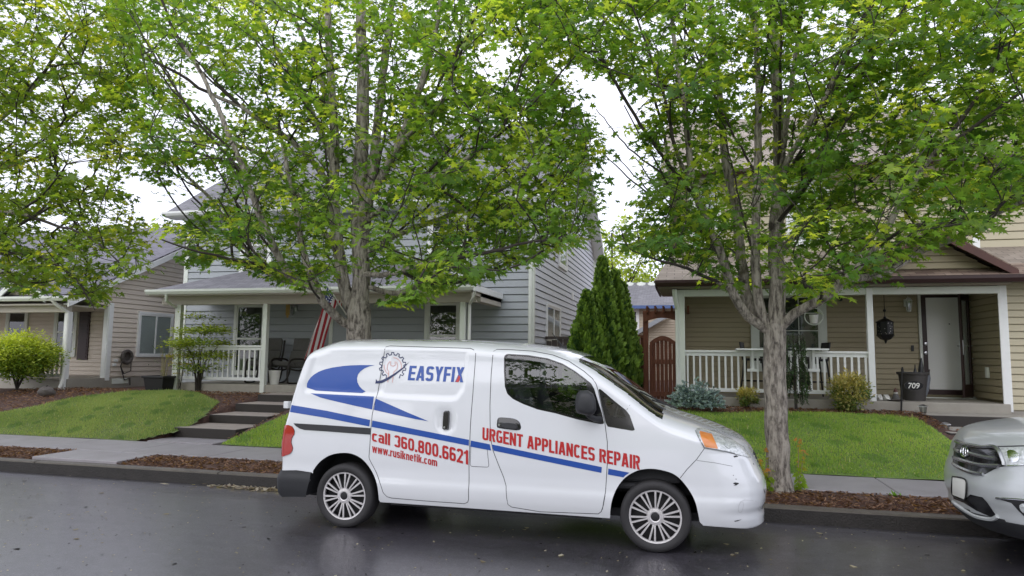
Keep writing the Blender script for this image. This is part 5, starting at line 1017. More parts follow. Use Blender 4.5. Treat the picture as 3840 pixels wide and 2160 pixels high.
class Skeleton:
    def __init__(s): s.p, s.par, s.r, s.tw = [], [], [], []
    def node(s, p, par, r=0.): s.p.append(np.asarray(p, float)); s.par.append(par); s.r.append(r); s.tw.append(0. if r > 0 else 1.); return len(s.p)-1
    def near(s, p, up=.5, shy=0.):
        A = np.array(s.p); d = np.linalg.norm(A-p, axis=1)+up*np.maximum(0, A[:, 2]-p[2]+.15)+shy*np.array(s.tw); return int(np.argmin(d))
    def limb(s, pts, r0, r1, root=None, step=.14):
        C = np.array(spline(pts, 14, False)); L = np.r_[0, np.cumsum(np.linalg.norm(np.diff(C, axis=0), axis=1))]; n = max(2, int(L[-1]/step)); q = np.stack([np.interp(np.linspace(0, L[-1], n), L, C[:, k]) for k in range(3)], 1)
        par = s.near(q[0]) if root is None and s.p else (root if root is not None else -1)
        for i, p in enumerate(q):
            if i == 0 and par >= 0 and np.linalg.norm(s.p[par]-p) < .05: continue
            par = s.node(p+np.random.default_rng(len(s.p)).normal(0, .006, 3), par, r0+(r1-r0)*i/(n-1))
        return par
    def twig(s, p, up=.5, mx=2.2, bend=.45, shy=0.):
        j = s.near(p, up, shy); a = s.p[j]; d = np.linalg.norm(p-a)
        if d > mx: p = a+(p-a)*mx/d; d = mx
        pd = a-s.p[s.par[j]] if s.par[j] >= 0 else np.array([0, 0, 1.]); pd = pd/max(np.linalg.norm(pd), 1e-6); c = a+(p-a)*.5*(1-bend)+pd*d*bend*.5+np.array([0, 0, -.07*d]); n = max(2, int(d/.11)); par = j; ids = []
        for i in range(1, n+1):
            t = i/n; q = (1-t)**2*a+2*t*(1-t)*c+t*t*p; par = s.node(q, par); ids.append(par)
        return ids
    def radii(s, tip=.0046, ex=.42):
        n = len(s.p); cnt = np.zeros(n); ch = np.zeros(n, int)
        for i in range(n-1, -1, -1):
            if ch[i] == 0: cnt[i] = 1
            if s.par[i] >= 0: cnt[s.par[i]] += cnt[i]; ch[s.par[i]] += 1
        return np.maximum(np.array(s.r), tip*cnt**ex)
    def mesh(s, name, m, parent, R_, lo=0, hi=9, big=12):
        """tubes along every chain of nodes whose thickness lies between lo and hi"""
        kids = {}
        for i, p in enumerate(s.par): kids.setdefault(p, []).append(i)
        mb = MB(); start = [(i, -1) for i in kids.get(-1, [])]
        while start:
            i, f = start.pop(); ch = [f] if f >= 0 else []; 
            while True:
                ch.append(i); k = kids.get(i, [])
                if not k: break
                k = sorted(k, key=lambda q: -R_[q]); start += [(q, i) for q in k[1:]]; i = k[0]
            # split the chain at the thickness limit
            seg = [q for q in ch if lo <= R_[q] < hi]
            if len(seg) > 1:
                i0 = max(0, ch.index(seg[0])-1)
                rr = [R_[q] for q in ch[i0:ch.index(seg[-1])+1]]; 
                if i0 == 0 and f >= 0: rr[0] = min(R_[ch[0]], rr[1]*1.25)
                pts = [s.p[q] for q in ch[i0:ch.index(seg[-1])+1]]; mb.tube(pts, rr, big if max(rr) > .05 else (7 if max(rr) > .018 else 4), True)
        return mb.build(name, m, parent, smooth=True, angle=80)
def crown_points(polys, holes, n, Y0, Ys, rg, Ylim, open_=()):
    """twig ends through the crown's volume: a plan of patches as seen from the street, spread in depth"""
    o = []; x0 = min(p[0] for q in polys for p in q); x1 = max(p[0] for q in polys for p in q); y0 = min(p[1] for q in polys for p in q); y1 = max(p[1] for q in polys for p in q)
    while len(o) < n:
        k = 4000; P = np.stack([rg.uniform(x0, x1, k), rg.uniform(y0, y1, k)], 1); ok = np.zeros(k, bool)
        for q in polys: ok |= inpoly(P, q)
        for h in holes: ok &= ~inpoly(P, h)
        P = P[ok]; Y = np.clip(rg.normal(Y0, Ys, len(P)), *Ylim); keep = np.ones(len(P), bool)
        for q, share in open_: keep &= ~(inpoly(P, q) & (Y < Y0+.15) & (rg.random(len(P)) < share))
        P, Y = P[keep], Y[keep]
        o += [at(a[0], a[1], y) for a, y in zip(P, Y)]
    return np.array(o[:n])
def foliage(sk, ends, rg, name, parent, size=(.075, .125), per=6, young=.12, droop=.75, tone=None, spread=.16):
    P, D, Nn, S, T = [], [], [], [], []
    dark, mid, lite = np.array([.07, .15, .032]), np.array([.19, .30, .05]), np.array([.36, .44, .065])
    for ids in ends:
        u = np.clip(rg.normal(.45, .30), 0, 1); isy = rg.random() < young
        base = dark*(1-u)+mid*u if u < .75 else mid*.6+lite*.4
        if isy: base = lite*rg.uniform(.75, 1.15)
        if tone is not None: base = tone(rg, u, isy)
        tip = sk.p[ids[-1]]; prev = sk.p[sk.par[ids[-1]]]; d = tip-prev; d /= max(np.linalg.norm(d), 1e-6); side = np.cross(d, [0, 0, 1]); side /= max(np.linalg.norm(side), 1e-6)
        chain = ids[max(0, min(2, len(ids)-3)):]; L = len(chain); nn0 = np.array([0, 0, 1.])+rg.normal(0, .38, 3)
        for c_, i in enumerate(chain):
            w = 1-.55*c_/max(L-1, 1); q0 = sk.p[i]
            for sg in (-1, 1):
                for k in range(per):
                    out = side*sg*rg.uniform(.7, 1.1)+d*rg.uniform(.25, .9)+rg.normal(0, .22, 3)*np.array([1, 1, .7]); out /= np.linalg.norm(out); r_ = (k+rg.uniform(.2, 1))/per*spread*w*2
                    P.append(q0+out*np.array([1, 1, .45])*r_+rg.normal(0, .025, 3)-np.array([0, 0, .12*r_])); D.append(out*.8+d*.25+np.array([0, 0, -droop*rg.uniform(.1, 1.3)])+rg.normal(0, .2, 3)); Nn.append(nn0+rg.normal(0, .22, 3)+out*.28)
                    S.append(rg.uniform(*size)*(.8 if isy else 1)*(1.05-.25*c_/max(L-1, 1))); T.append(base*rg.uniform(.82, 1.2)*np.array([rg.uniform(.9, 1.12), 1, rg.uniform(.75, 1.25)]))
        P.append(tip); D.append(d+np.array([0, 0, -.5])); Nn.append(np.array([0, 0, 1.])+rg.normal(0, .4, 3)); S.append(rg.uniform(*size)); T.append(base*rg.uniform(.9, 1.3))
    return leaves(np.array(P), np.array(D), np.array(Nn), np.array(S), np.array(T), name, parent)
def maple(name, label, base, limbs, polys, holes, n, Y0, Ys, Ylim, seed, extra=(), size=(.075, .125), per=6, young=.12, group='maples along the street', tone=None, open_=(), shoots=34):
    rg = np.random.default_rng(seed); t = thing(name, label, 'tree', base, group); sk = Skeleton()
    for pts, r0, r1 in limbs: sk.limb([at(x, y, Y) if Y is not None else np.array([x, y, 0]) for x, y, Y in pts], r0, r1)
    # long straight shoots sweeping up from the limbs
    lim = [i for i in range(len(sk.p)) if .02 < sk.r[i] < .11 and 2.7 < sk.p[i][2] < 5.8 and sk.par[i] >= 0]
    for i in rg.choice(lim, min(shoots, len(lim)), replace=False):
        a = sk.p[i]; d = a-sk.p[sk.par[i]]; d /= max(np.linalg.norm(d), 1e-6); h = np.array([a[0]-base[0], a[1]-base[1], 0]); h = h/max(np.linalg.norm(h), .3)+rg.normal(0, .55, 3)*np.array([1, .7, 0]); v = d*.75+h*.62+np.array([0, 0, .45]); v /= np.linalg.norm(v); L = rg.uniform(1.2, 2.3)
        e = a+v*L+np.array([0, 0, .12*L]); sk.limb([a, a+v*L*.5, e], .017, .007, root=int(i), step=.13)
    ends = []; A = crown_points(polys, holes, n, Y0, Ys, rg, Ylim, open_); E = np.concatenate([A]+[np.asarray(e) for e in extra]) if len(extra) else A
    E = E[np.argsort(np.linalg.norm(E-np.array([base[0], base[1], 2.2]), axis=1))]
    for p in E: ends.append(sk.twig(p, 1.0, 2.6, .3, .25))
    R_ = sk.radii(); sk.mesh('trunk', 'maple bark', t, R_, .022, 9, 14); sk.mesh('branches', 'twig bark', t, R_, 0, .022)
    foliage(sk, ends, rg, 'crown', t, size, per, young, tone=tone); return t
# the maple behind the van
YL = 8.45; bl = at(905, 900, YL); b0 = (float(bl[0])+.02, YL, .12)
def J(pts): return [(x, y, Y) for x, y, Y in pts]
LIMB_L = [
 ([(908, 1195, YL), (906, 1100, YL), (905, 950, YL), (902, 860, YL), (903, 780, YL)], .195, .160),
 ([(903, 780, YL), (909, 690, YL), (904, 560, YL+.05), (905, 470, YL+.1), (910, 340, YL+.15), (914, 200, YL+.2), (908, 60, YL+.25), (903, -90, YL+.3), (900, -120, YL+.3)], .125, .06),
 ([(897, 800, YL), (872, 740, YL-.05), (853, 640, YL-.1), (842, 520, YL-.15), (841, 400, YL-.15), (838, 280, YL-.2), (828, 130, YL-.25), (820, -60, YL-.3), (815, -130, YL-.3)], .088, .035),
 ([(910, 620, YL+.05), (925, 510, YL+.1), (940, 410, YL+.2), (953, 290, YL+.3), (968, 135, YL+.4), (990, -20, YL+.5), (995, -100, YL+.6)], .085, .035),
 ([(925, 510, YL), (975, 420, YL-.2), (1012, 345, YL-.35), (1062, 203, YL-.5), (1104, 34, YL-.6), (1125, -120, YL-.7)], .062, .02),
 ([(940, 480, YL), (1000, 380, YL-.3), (1050, 310, YL-.5), (1111, 254, YL-.7), (1145, 150, YL-.9), (1165, 40, YL-1.)], .045, .014),
 ([(915, 560, YL), (1010, 490, YL-.5), (1111, 437, YL-.9), (1212, 372, YL-1.2), (1270, 310, YL-1.4), (1314, 169, YL-1.6)], .042, .012),
 ([(917, 640, YL), (1000, 590, YL+.5), (1120, 545, YL+.9), (1250, 480, YL+1.2), (1380, 400, YL+1.4), (1450, 300, YL+1.5)], .048, .012),
 ([(915, 690, YL), (980, 690, YL-.6), (1080, 660, YL-1.1), (1200, 640, YL-1.4), (1330, 610, YL-1.5), (1440, 600, YL-1.5)], .04, .01),
 ([(920, 720, YL), (1000, 740, YL+.2), (1080, 700, YL+.3), (1150, 640, YL+.3), (1220, 560, YL+.2), (1300, 480, YL+.1)], .035, .01),
 ([(888, 825, YL), (850, 800, YL-.2), (812, 762, YL-.4), (797, 725, YL-.5), (768, 655, YL-.6), (745, 545, YL-.7), (725, 440, YL-.8), (700, 300, YL-.8)], .06, .018),
 ([(770, 715, YL-.4), (726, 690, YL-.6), (679, 600, YL-.9), (637, 500, YL-1.1), (580, 345, YL-1.2), (508, 190, YL-1.3), (430, 60, YL-1.4), (390, -60, YL-1.5)], .05, .014),
 ([(760, 715, YL-.3), (700, 700, YL+.3), (651, 666, YL+.6), (590, 590, YL+.8), (530, 500, YL+.9), (459, 433, YL+1.), (380, 350, YL+1.), (300, 230, YL+1.1)], .042, .012),
 ([(700, 690, YL), (637, 664, YL-.9), (554, 646, YL-1.3), (470, 625, YL-1.6), (400, 600, YL-1.8)], .028, .009),
 ([(853, 620, YL), (790, 560, YL+.4), (735, 474, YL+.7), (640, 380, YL+.9), (510, 340, YL+1.2), (403, 149, YL+1.4), (322, 50, YL+1.5)], .045, .012),
 ([(842, 480, YL), (760, 380, YL-.4), (640, 290, YL-.7), (520, 230, YL-.9), (420, 170, YL-1.1), (300, 130, YL-1.2)], .04, .012),
 ([(845, 420, YL), (770, 250, YL+.3), (690, 110, YL+.5), (620, -30, YL+.6), (580, -160, YL+.7)], .05, .018),
 ([(838, 300, YL), (790, 160, YL-.2), (730, 20, YL-.4), (690, -120, YL-.5)], .04, .016)]
POLY_L = [[(480, -100), (1380, -110), (1480, -40), (1420, 60), (1420, 195), (1470, 290), (1518, 375), (1505, 470), (1480, 555), (1445, 590), (1470, 625), (1380, 625), (1300, 675), (1180, 705), (1090, 735), (1020, 780), (960, 750), (940, 690), (860, 680), (790, 720), (700, 715), (640, 680), (520, 675), (430, 655), (460, 600), (380, 560), (440, 500), (330, 420), (360, 330), (260, 240), (300, 120), (260, 0), (330, -80)]]
HOLE_L = [[(790, 690), (850, 680), (890, 790), (870, 860), (780, 860)], [(1205, 165), (1225, 95), (1285, 85), (1320, 110), (1290, 160), (1255, 230)], [(430, 155), (500, 140), (560, 190), (590, 255), (520, 260), (470, 230)], [(400, 440), (470, 420), (520, 480), (500, 545), (420, 555)], [(500, 420), (560, 440), (560, 500), (520, 480)], [(560, 660), (600, 690), (480, 700)], [(700, 30), (760, 60), (800, 100), (760, 110), (690, 70)], [(990, 560), (1060, 565), (1100, 600), (1040, 640), (985, 620)], [(940, 690), (1060, 690), (1040, 740), (950, 735)], [(560, 600), (690, 600), (690, 640), (580, 640)]]
maple('street_maple', 'big maple with a forked thick trunk behind the van roof', b0, LIMB_L, POLY_L, HOLE_L, 2250, YL, 1.05, (5.9, 11.2), 21, size=(.058, .094), per=4, open_=(([(835, -200), (990, -200), (965, 300), (950, 700), (940, 820), (860, 820), (830, 600), (825, 200)], .72), ([(300, 0), (480, 60), (760, 480), (830, 740), (780, 745), (640, 560), (420, 300)], .3)))
# the maple at the van's nose
bR = atz(1955, 1235, .12); YR = float(bR[1])
LIMB_R = [
 ([(1958, 1243, YR), (1957, 1225, YR), (1957, 1195, YR)], .19, .138),
 ([(1957, 1195, YR), (1954, 1100, YR), (1950, 950, YR), (1950, 850, YR), (1948, 815, YR)], .134, .126),
 ([(1950, 830, YR), (1957, 740, YR), (1952, 640, YR+.05), (1955, 530, YR+.1), (1962, 440, YR+.1), (1958, 300, YR+.2), (1950, 140, YR+.2), (1940, -20, YR+.3), (1935, -110, YR+.3)], .10, .045),
 ([(1945, 835, YR), (1915, 790, YR-.05), (1900, 650, YR-.1), (1904, 500, YR-.15), (1908, 306, YR-.2), (1903, 100, YR-.2), (1895, -90, YR-.3)], .062, .025),
 ([(1940, 835, YR), (1890, 780, YR+.1), (1866, 662, YR+.2), (1852, 531, YR+.3), (1826, 418, YR+.3), (1818, 306, YR+.4), (1795, 100, YR+.5), (1780, -80, YR+.6)], .07, .025),
 ([(1930, 830, YR), (1873, 785, YR-.1), (1835, 710, YR-.2), (1816, 640, YR-.3), (1771, 540, YR-.4), (1741, 446, YR-.5), (1725, 290, YR-.6), (1700, 120, YR-.7), (1680, -40, YR-.8)], .06, .018),
 ([(1850, 740, YR), (1797, 705, YR-.6), (1725, 675, YR-.9), (1660, 655, YR-1.2), (1590, 630, YR-1.4)], .03, .009),
 ([(1825, 650, YR), (1750, 560, YR+.5), (1690, 450, YR+.8), (1668, 330, YR+1.), (1625, 190, YR+1.1), (1560, 60, YR+1.2)], .035, .01),
 ([(1741, 460, YR-.5), (1700, 380, YR-.8), (1678, 270, YR-1.), (1640, 150, YR-1.2), (1590, 20, YR-1.3)], .026, .01),
 ([(1955, 835, YR), (2000, 790, YR-.15), (2060, 756, YR-.3), (2116, 711, YR-.45), (2165, 665, YR-.6), (2210, 610, YR-.7), (2255, 530, YR-.8), (2310, 440, YR-.9), (2440, 270, YR-1.1), (2520, 120, YR-1.2)], .052, .014),
 ([(1958, 640, YR), (2030, 560, YR+.4), (2130, 480, YR+.7), (2250, 400, YR+.9), (2380, 290, YR+1.1), (2500, 180, YR+1.3)], .045, .013),
 ([(1960, 470, YR), (1990, 390, YR-.3), (2064, 265, YR-.6), (2130, 130, YR-.8), (2200, -10, YR-.9)], .042, .014),
 ([(1957, 560, YR), (2010, 480, YR+.2), (2090, 330, YR+.4), (2150, 200, YR+.5), (2250, 60, YR+.7), (2330, -60, YR+.8)], .045, .014),
 ([(2120, 700, YR-.4), (2220, 690, YR+.2), (2330, 620, YR+.7), (2430, 560, YR+1.), (2540, 480, YR+1.2)], .026, .008),
 ([(1962, 430, YR), (1985, 250, YR-.3), (2010, 80, YR-.5), (2030, -80, YR-.6)], .04, .015)]
POLY_R = [[(1290, -110), (2760, -110), (2780, 420), (2640, 480), (2480, 575), (2380, 600), (2260, 650), (2200, 705), (2120, 720), (2040, 770), (1990, 760), (1975, 700), (1900, 715), (1850, 720), (1760, 680), (1700, 635), (1580, 635), (1545, 605), (1600, 520), (1615, 430), (1630, 330), (1580, 250), (1500, 180), (1420, 120), (1340, 40)]]
HOLE_R = [[(2210, 640), (2290, 610), (2330, 660), (2240, 700)], [(2090, 330), (2150, 310), (2160, 400), (2100, 400)], [(2500, 520), (2560, 500), (2576, 560), (2500, 590)], [(1540, 190), (1600, 210), (1640, 300), (1560, 290)], [(2080, 560), (2110, 540), (2130, 600), (2080, 600)], [(1730, 470), (1760, 460), (1770, 500), (1730, 510)]]
maple('street_maple', 'smaller maple with a pale rough trunk standing in bark mulch ahead of the van', (float(bR[0]), YR, .12), LIMB_R, POLY_R, HOLE_R, 2000, YR, 1.0, (6.2, 11.2), 33, size=(.062, .1), per=4, open_=(([(1800, 200), (2010, 200), (1995, 830), (1900, 830), (1830, 700)], .75), ([(1980, 800), (2200, 620), (2450, 260), (2500, 300), (2260, 640), (2060, 790)], .5)))
# the next street tree, its trunk out of view, with larger yellower leaves
YO = 8.0
LIMB_O = [([(-330, 1230, YO), (-325, 900, YO), (-320, 700, YO)], .16, .12), ([(-320, 700, YO), (-200, 500, YO), (-90, 380, YO), (0, 300, YO), (100, 200, YO), (180, 60, YO)], .08, .012), ([(-300, 600, YO), (-150, 560, YO-.4), (0, 530, YO-.7), (120, 560, YO-.9), (230, 600, YO-1.), (330, 690, YO-1.1)], .05, .007),
 ([(-320, 640, YO), (-200, 640, YO-.5), (-60, 640, YO-.8), (80, 640, YO-1), (180, 690, YO-1.1), (240, 780, YO-1.2)], .045, .006), ([(-310, 560, YO), (-100, 350, YO+.5), (60, 230, YO+.8), (200, 120, YO+1)], .06, .012), ([(-320, 500, YO), (-250, 200, YO), (-150, -50, YO), (-100, -200, YO)], .09, .03), ([(-280, 520, YO), (-80, 450, YO+.3), (80, 400, YO+.5), (200, 330, YO+.7)], .05, .01)]
POLY_O = [[(-420, -100), (200, -100), (330, 60), (330, 330), (300, 480), (390, 610), (370, 660), (330, 700), (250, 690), (270, 780), (230, 760), (200, 690), (120, 720), (60, 730), (0, 690), (-200, 760), (-600, 700), (-600, 0)]]
HOLE_O = [[(255, 735), (330, 685), (430, 630), (450, 660), (350, 760), (270, 790)], [(60, 110), (130, 100), (150, 170), (90, 190)], [(170, 380), (250, 370), (270, 440), (180, 450)], [(40, 300), (110, 330), (100, 370), (40, 350)], [(80, 540), (150, 520), (170, 570), (100, 580)], [(240, 520), (300, 500), (310, 560), (250, 570)], [(-10, 420), (40, 430), (30, 480), (-10, 480)], [(250, 640), (300, 650), (290, 690), (250, 680)]]
def tone_o(rg, u, y): return np.array([.09, .16, .03])*(1-u)+np.array([.22, .31, .05])*u if not y else np.array([.36, .40, .05])
bo = at(-330, 1230, YO)
maple('linden_tree', 'yellow-green street tree whose drooping branches enter at the far left', (float(bo[0]), YO, .1), LIMB_O, POLY_O, HOLE_O, 1950, YO, .8, (6.0, 10.2), 45, size=(.062, .1), per=4, young=.16, tone=tone_o, shoots=14)
# ------------------------------------------------------------------ shrubs and conifers
OVAL = np.array([(0, 0), (.16, .25), (.2, .55), (0, 1), (-.2, .55), (-.16, .25)])
def col3(a, b, u): return np.asarray(a)*(1-u)+np.asarray(b)*u
def bush(name, label, cat, c, rad, n, cols, seed, size=(.05, .09), stems=8, stem_h=.35, shape=OVAL, group=None, flat=.5, m='shrub leaf', layers=0, sm='twig bark', sr=.012, base=None, up=.35, ztone=0.):
    """stems fanning up from one foot, blades in clumps through the crown's shell and inside; rad = half axes, c = crown centre"""
    g = np.random.default_rng(seed); c = np.array(c, float); base = np.array(base if base is not None else (c[0], c[1], gz(c[1])), float); t = thing(name, label, cat, tuple(base), group)
    K = max(12, n//45); cl = g.normal(0, 1, (K, 3)); cl /= np.linalg.norm(cl, axis=1, keepdims=True); cl *= (g.uniform(.25, 1.0, (K, 1)))**.45
    if layers: cl[:, 2] = (np.round((cl[:, 2]+1)*layers/2)/layers*2-1)+g.normal(0, .06, K)
    cl = c+cl*np.array(rad); mb = MB()
    for i in range(stems):
        e = cl[g.integers(K)]; k = base+(e-base)*.5+np.array([g.normal(0, .04), g.normal(0, .04), stem_h*.25]); k[:2] = base[:2]+(e-base)[:2]*.32
        mb.tube(spline([base+np.array([g.normal(0, .02), g.normal(0, .02), -.03]), base+(k-base)*.55+g.normal(0, .012, 3), k, e], 4, False), list(np.linspace(sr, sr*.3, 13)), 5)
    mb.build('stems', sm, t, smooth=True)
    i = g.integers(0, K, n); cs = np.array(rad)*(.30 if not layers else .34)*np.array([1, 1, .75 if not layers else .3]); P = cl[i]+g.normal(0, 1, (n, 3))*cs*.75
    out = P-c; out /= np.maximum(np.linalg.norm(out, axis=1, keepdims=True), 1e-6); D = out*.8+g.normal(0, .5, (n, 3)); D[:, 2] = D[:, 2]*flat+up*g.uniform(-.4, 1, n); Nn = np.array([0, 0, 1.])+g.normal(0, .5, (n, 3))+out*.5
    u = np.clip(.5+.45*g.normal(0, .6, K)[i]+g.normal(0, .2, n)+ztone*(P[:, 2]-c[2])/rad[2], 0, 1)[:, None]; T = col3(cols[0], cols[1], u)*g.uniform(.8, 1.2, (n, 1))
    leaves(P, D, Nn, g.uniform(size[0], size[1], n), T, 'foliage', t, m, shape, .1); return t
b = gnd(70, 985)
bush('yellow_shrub', 'rounded yellow-green shrub in front of the rose house porch', 'shrub', (float(at(48, 890, 13.3)[0]), 13.3, float(at(48, 895, 13.3)[2])), (.80, .7, .50), 17000, ((.12, .21, .03), (.50, .57, .09)), 51, (.055, .095), 14, .3, sr=.016, flat=.3, ztone=.5)  # ztone darkens the lower leaves: self-shade put into their colour
P = gnd(497, 985); cx_ = at(508, 862, P[1])
bush('japanese_maple', 'slender many-stemmed shrub with layered light green leaves by the grey porch', 'shrub', (float(cx_[0]), float(P[1]), float(cx_[2])), (.66, .5, .58), 5200, ((.12, .2, .03), (.40, .46, .08)), 52, (.055, .095), 16, .5, layers=4, flat=.25, base=P, up=.15, sr=.015)
P2 = at(455, 905, P[1]-.05); bush('golden_sapling', 'small golden-leaved seedling at the foot of the grey porch corner post', 'shrub', (float(P2[0]), float(P[1])-.05, float(P2[2])), (.3, .25, .28), 330, ((.22, .21, .04), (.42, .34, .08)), 53, (.04, .07), 5, .5, layers=3, flat=.25, sr=.008)
P = gnd(1880, 1026); c_ = at(1880, 1000, P[1]); bush('nandina_shrub', 'small dwarf shrub with golden tips under the tan porch railing', 'shrub', (float(c_[0]), float(P[1]), float(c_[2])), (.17, .16, .17), 1300, ((.09, .15, .03), (.52, .46, .17)), 54, (.035, .06), 8, .2, flat=.9, up=.9, ztone=.5)
P = gnd(2137, 1035); c_ = at(2137, 988, P[1]); bush('nandina_shrub', 'larger bronze-tipped dwarf shrub beside the thin white porch post', 'shrub', (float(c_[0]), float(P[1]), float(c_[2])), (.27, .26, .31), 3600, ((.085, .165, .035), (.50, .43, .17)), 55, (.04, .07), 10, .2, flat=.9, up=.9, ztone=.6)
# blue spruce: needle-clad sprays in tiers
def sprays(name, label, cat, base, shoots, cols, seed, nl=(.02, .03), per=16, w=.16, m='needle', stem='twig bark', sr=.01):
    g = np.random.default_rng(seed); base = np.array(base, float); t = thing(name, label, cat, tuple(base)); mb = MB(); P, D, Nn, S, T = [], [], [], [], []
    sh = np.array([(0, 0), (w, .3), (w*.8, .8), (0, 1), (-w*.8, .8), (-w, .3)])
    for a, b, r in shoots:
        a, b = np.array(a), np.array(b); mb.tube([a, (a+b)/2+np.array([0, 0, .02]), b], [r, r*.7, r*.3], 4); d = (b-a); L = np.linalg.norm(d); d /= L; n = max(4, int(per*L/.25)); u = np.clip(g.normal(.5, .3), 0, 1)
        for k in range(n):
            q = a+(b-a)*(.15+.85*k/n); s = g.normal(0, 1, 3); s -= d*(s@d); s /= np.linalg.norm(s); o = d*.75+s*.7; P.append(q); D.append(o); Nn.append(g.normal(0, 1, 3)); S.append(g.uniform(*nl)); T.append(col3(cols[0], cols[1], np.clip(u+.35*k/n+g.normal(0, .12), 0, 1))*g.uniform(.85, 1.15))
    mb.build('stems', stem, t, smooth=True); leaves(np.array(P), np.array(D), np.array(Nn), np.array(S), np.array(T), 'needles', t, m, sh, .05); return t
P = gnd(1752, 1033); g = np.random.default_rng(61); sh = []
for k in range(620):
    a = g.uniform(0, 6.28); e = abs(g.normal(.35, .38)); r = g.uniform(.45, 1.); R0 = np.array([.49*math.cos(a)*math.cos(e), .42*math.sin(a)*math.cos(e), .50*math.sin(e)]); q = np.array(P)+np.array([0, 0, .08])+R0*r; d = R0/np.linalg.norm(R0)*.05+g.normal(0, .05, 3)*np.array([1, 1, .35]); sh.append((q-d*.6, q+d*.6, .004))
sprays('blue_spruce', 'low globe of blue-grey spruce at the corner of the tan porch', 'shrub', P, sh, ((.08, .14, .145), (.40, .51, .54)), 62, (.026, .038), 60, .2)
P = gnd(2003, 1032); g = np.random.default_rng(63); sh = []; tp = at(2000, 838, P[1])
for k in range(150):
    z = g.uniform(.25, 1.0); a = g.uniform(0, 6.28); r = .10+.08*g.random(); q = np.array([P[0]+r*math.cos(a)+(.03 if z < .6 else -.02), P[1]+r*math.sin(a), P[2]+z*(tp[2]-P[2])]); sh.append((q, q+np.array([.05*math.cos(a), .05*math.sin(a), -.28]), .006))
sh.append(((P[0], P[1], P[2]-.05), (P[0]-.02, P[1], tp[2]), .035))
sprays('weeping_spruce', 'narrow dark weeping conifer half hidden behind the pale maple trunk', 'conifer', P, sh, ((.02, .045, .018), (.06, .12, .035)), 64, (.03, .05), 22, .14)
# arborvitae along the side boundary
def arborvitae(x, y, h, r, seed, label):
    g = np.random.default_rng(seed); t = thing('arborvitae', label, 'conifer', (x, y, .62), 'clipped evergreens between the houses'); z0 = .62; n = 6000
    u = g.random(n)**.8; a = g.uniform(0, 6.28, n); prof = r*np.minimum(1, (1-u)*1.55)**.95*(.78+.22*np.minimum(1, u*6)); lump = 1+.16*np.sin(a*6+seed+u*5)+.10*np.sin(a*3+u*23+seed)+g.normal(0, .09, n); rr = prof*lump*np.where(g.random(n) < .25, g.uniform(.6, 1, n), 1)
    P = np.stack([x+rr*np.cos(a), y+rr*np.sin(a), z0+u*h], 1); out = np.stack([np.cos(a), np.sin(a), 0*a], 1); D = out*.45+np.array([0, 0, 1.])+g.normal(0, .32, (n, 3)); Nn = np.stack([-np.sin(a), np.cos(a), 0*a], 1)*g.normal(0, 1, (n, 1))+out*.6+g.normal(0, .4, (n, 3))
    w = np.clip(.42+.30*np.sin(a*6+seed+u*5)+.22*np.sin(a*11+u*37+seed)+g.normal(0, .22, n), 0, 1)[:, None]; T = col3((.035, .085, .02), (.25, .39, .065), w)  # tone follows the lumps: darker hollows, their shade put into the leaf colour
    fan = np.array([(0, 0), (.16, .2), (.34, .62), (.2, .66), (.22, .95), (.02, 1.05), (-.16, .9), (-.2, .66), (-.36, .7), (-.18, .25)])
    leaves(P, D, Nn, g.uniform(.08, .15, n), T, 'crown', t, 'needle', fan, .08)
    mb = MB(); mb.lathe([(r*.55, z0), (r*.6, z0+h*.3), (r*.4, z0+h*.65), (.02, z0+h*.93)], (x, y, 0), 10); mb.build('dark_core', 'needle core', t); mb = MB(); mb.tube([(x, y, .5), (x, y, z0+.4)], .06, 8); mb.build('trunk', 'twig bark', t)  # solid dark cone, the crown's inner shade put into its colour
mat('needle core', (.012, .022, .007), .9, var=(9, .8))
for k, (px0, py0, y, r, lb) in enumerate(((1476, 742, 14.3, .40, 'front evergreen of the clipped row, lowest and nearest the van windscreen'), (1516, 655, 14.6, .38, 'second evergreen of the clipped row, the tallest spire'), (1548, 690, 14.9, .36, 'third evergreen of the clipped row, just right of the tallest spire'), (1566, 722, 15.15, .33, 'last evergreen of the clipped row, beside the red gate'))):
    P = at(px0, py0, y); arborvitae(float(P[0]), y, float(P[2])-.62, r, 70+k, lb)
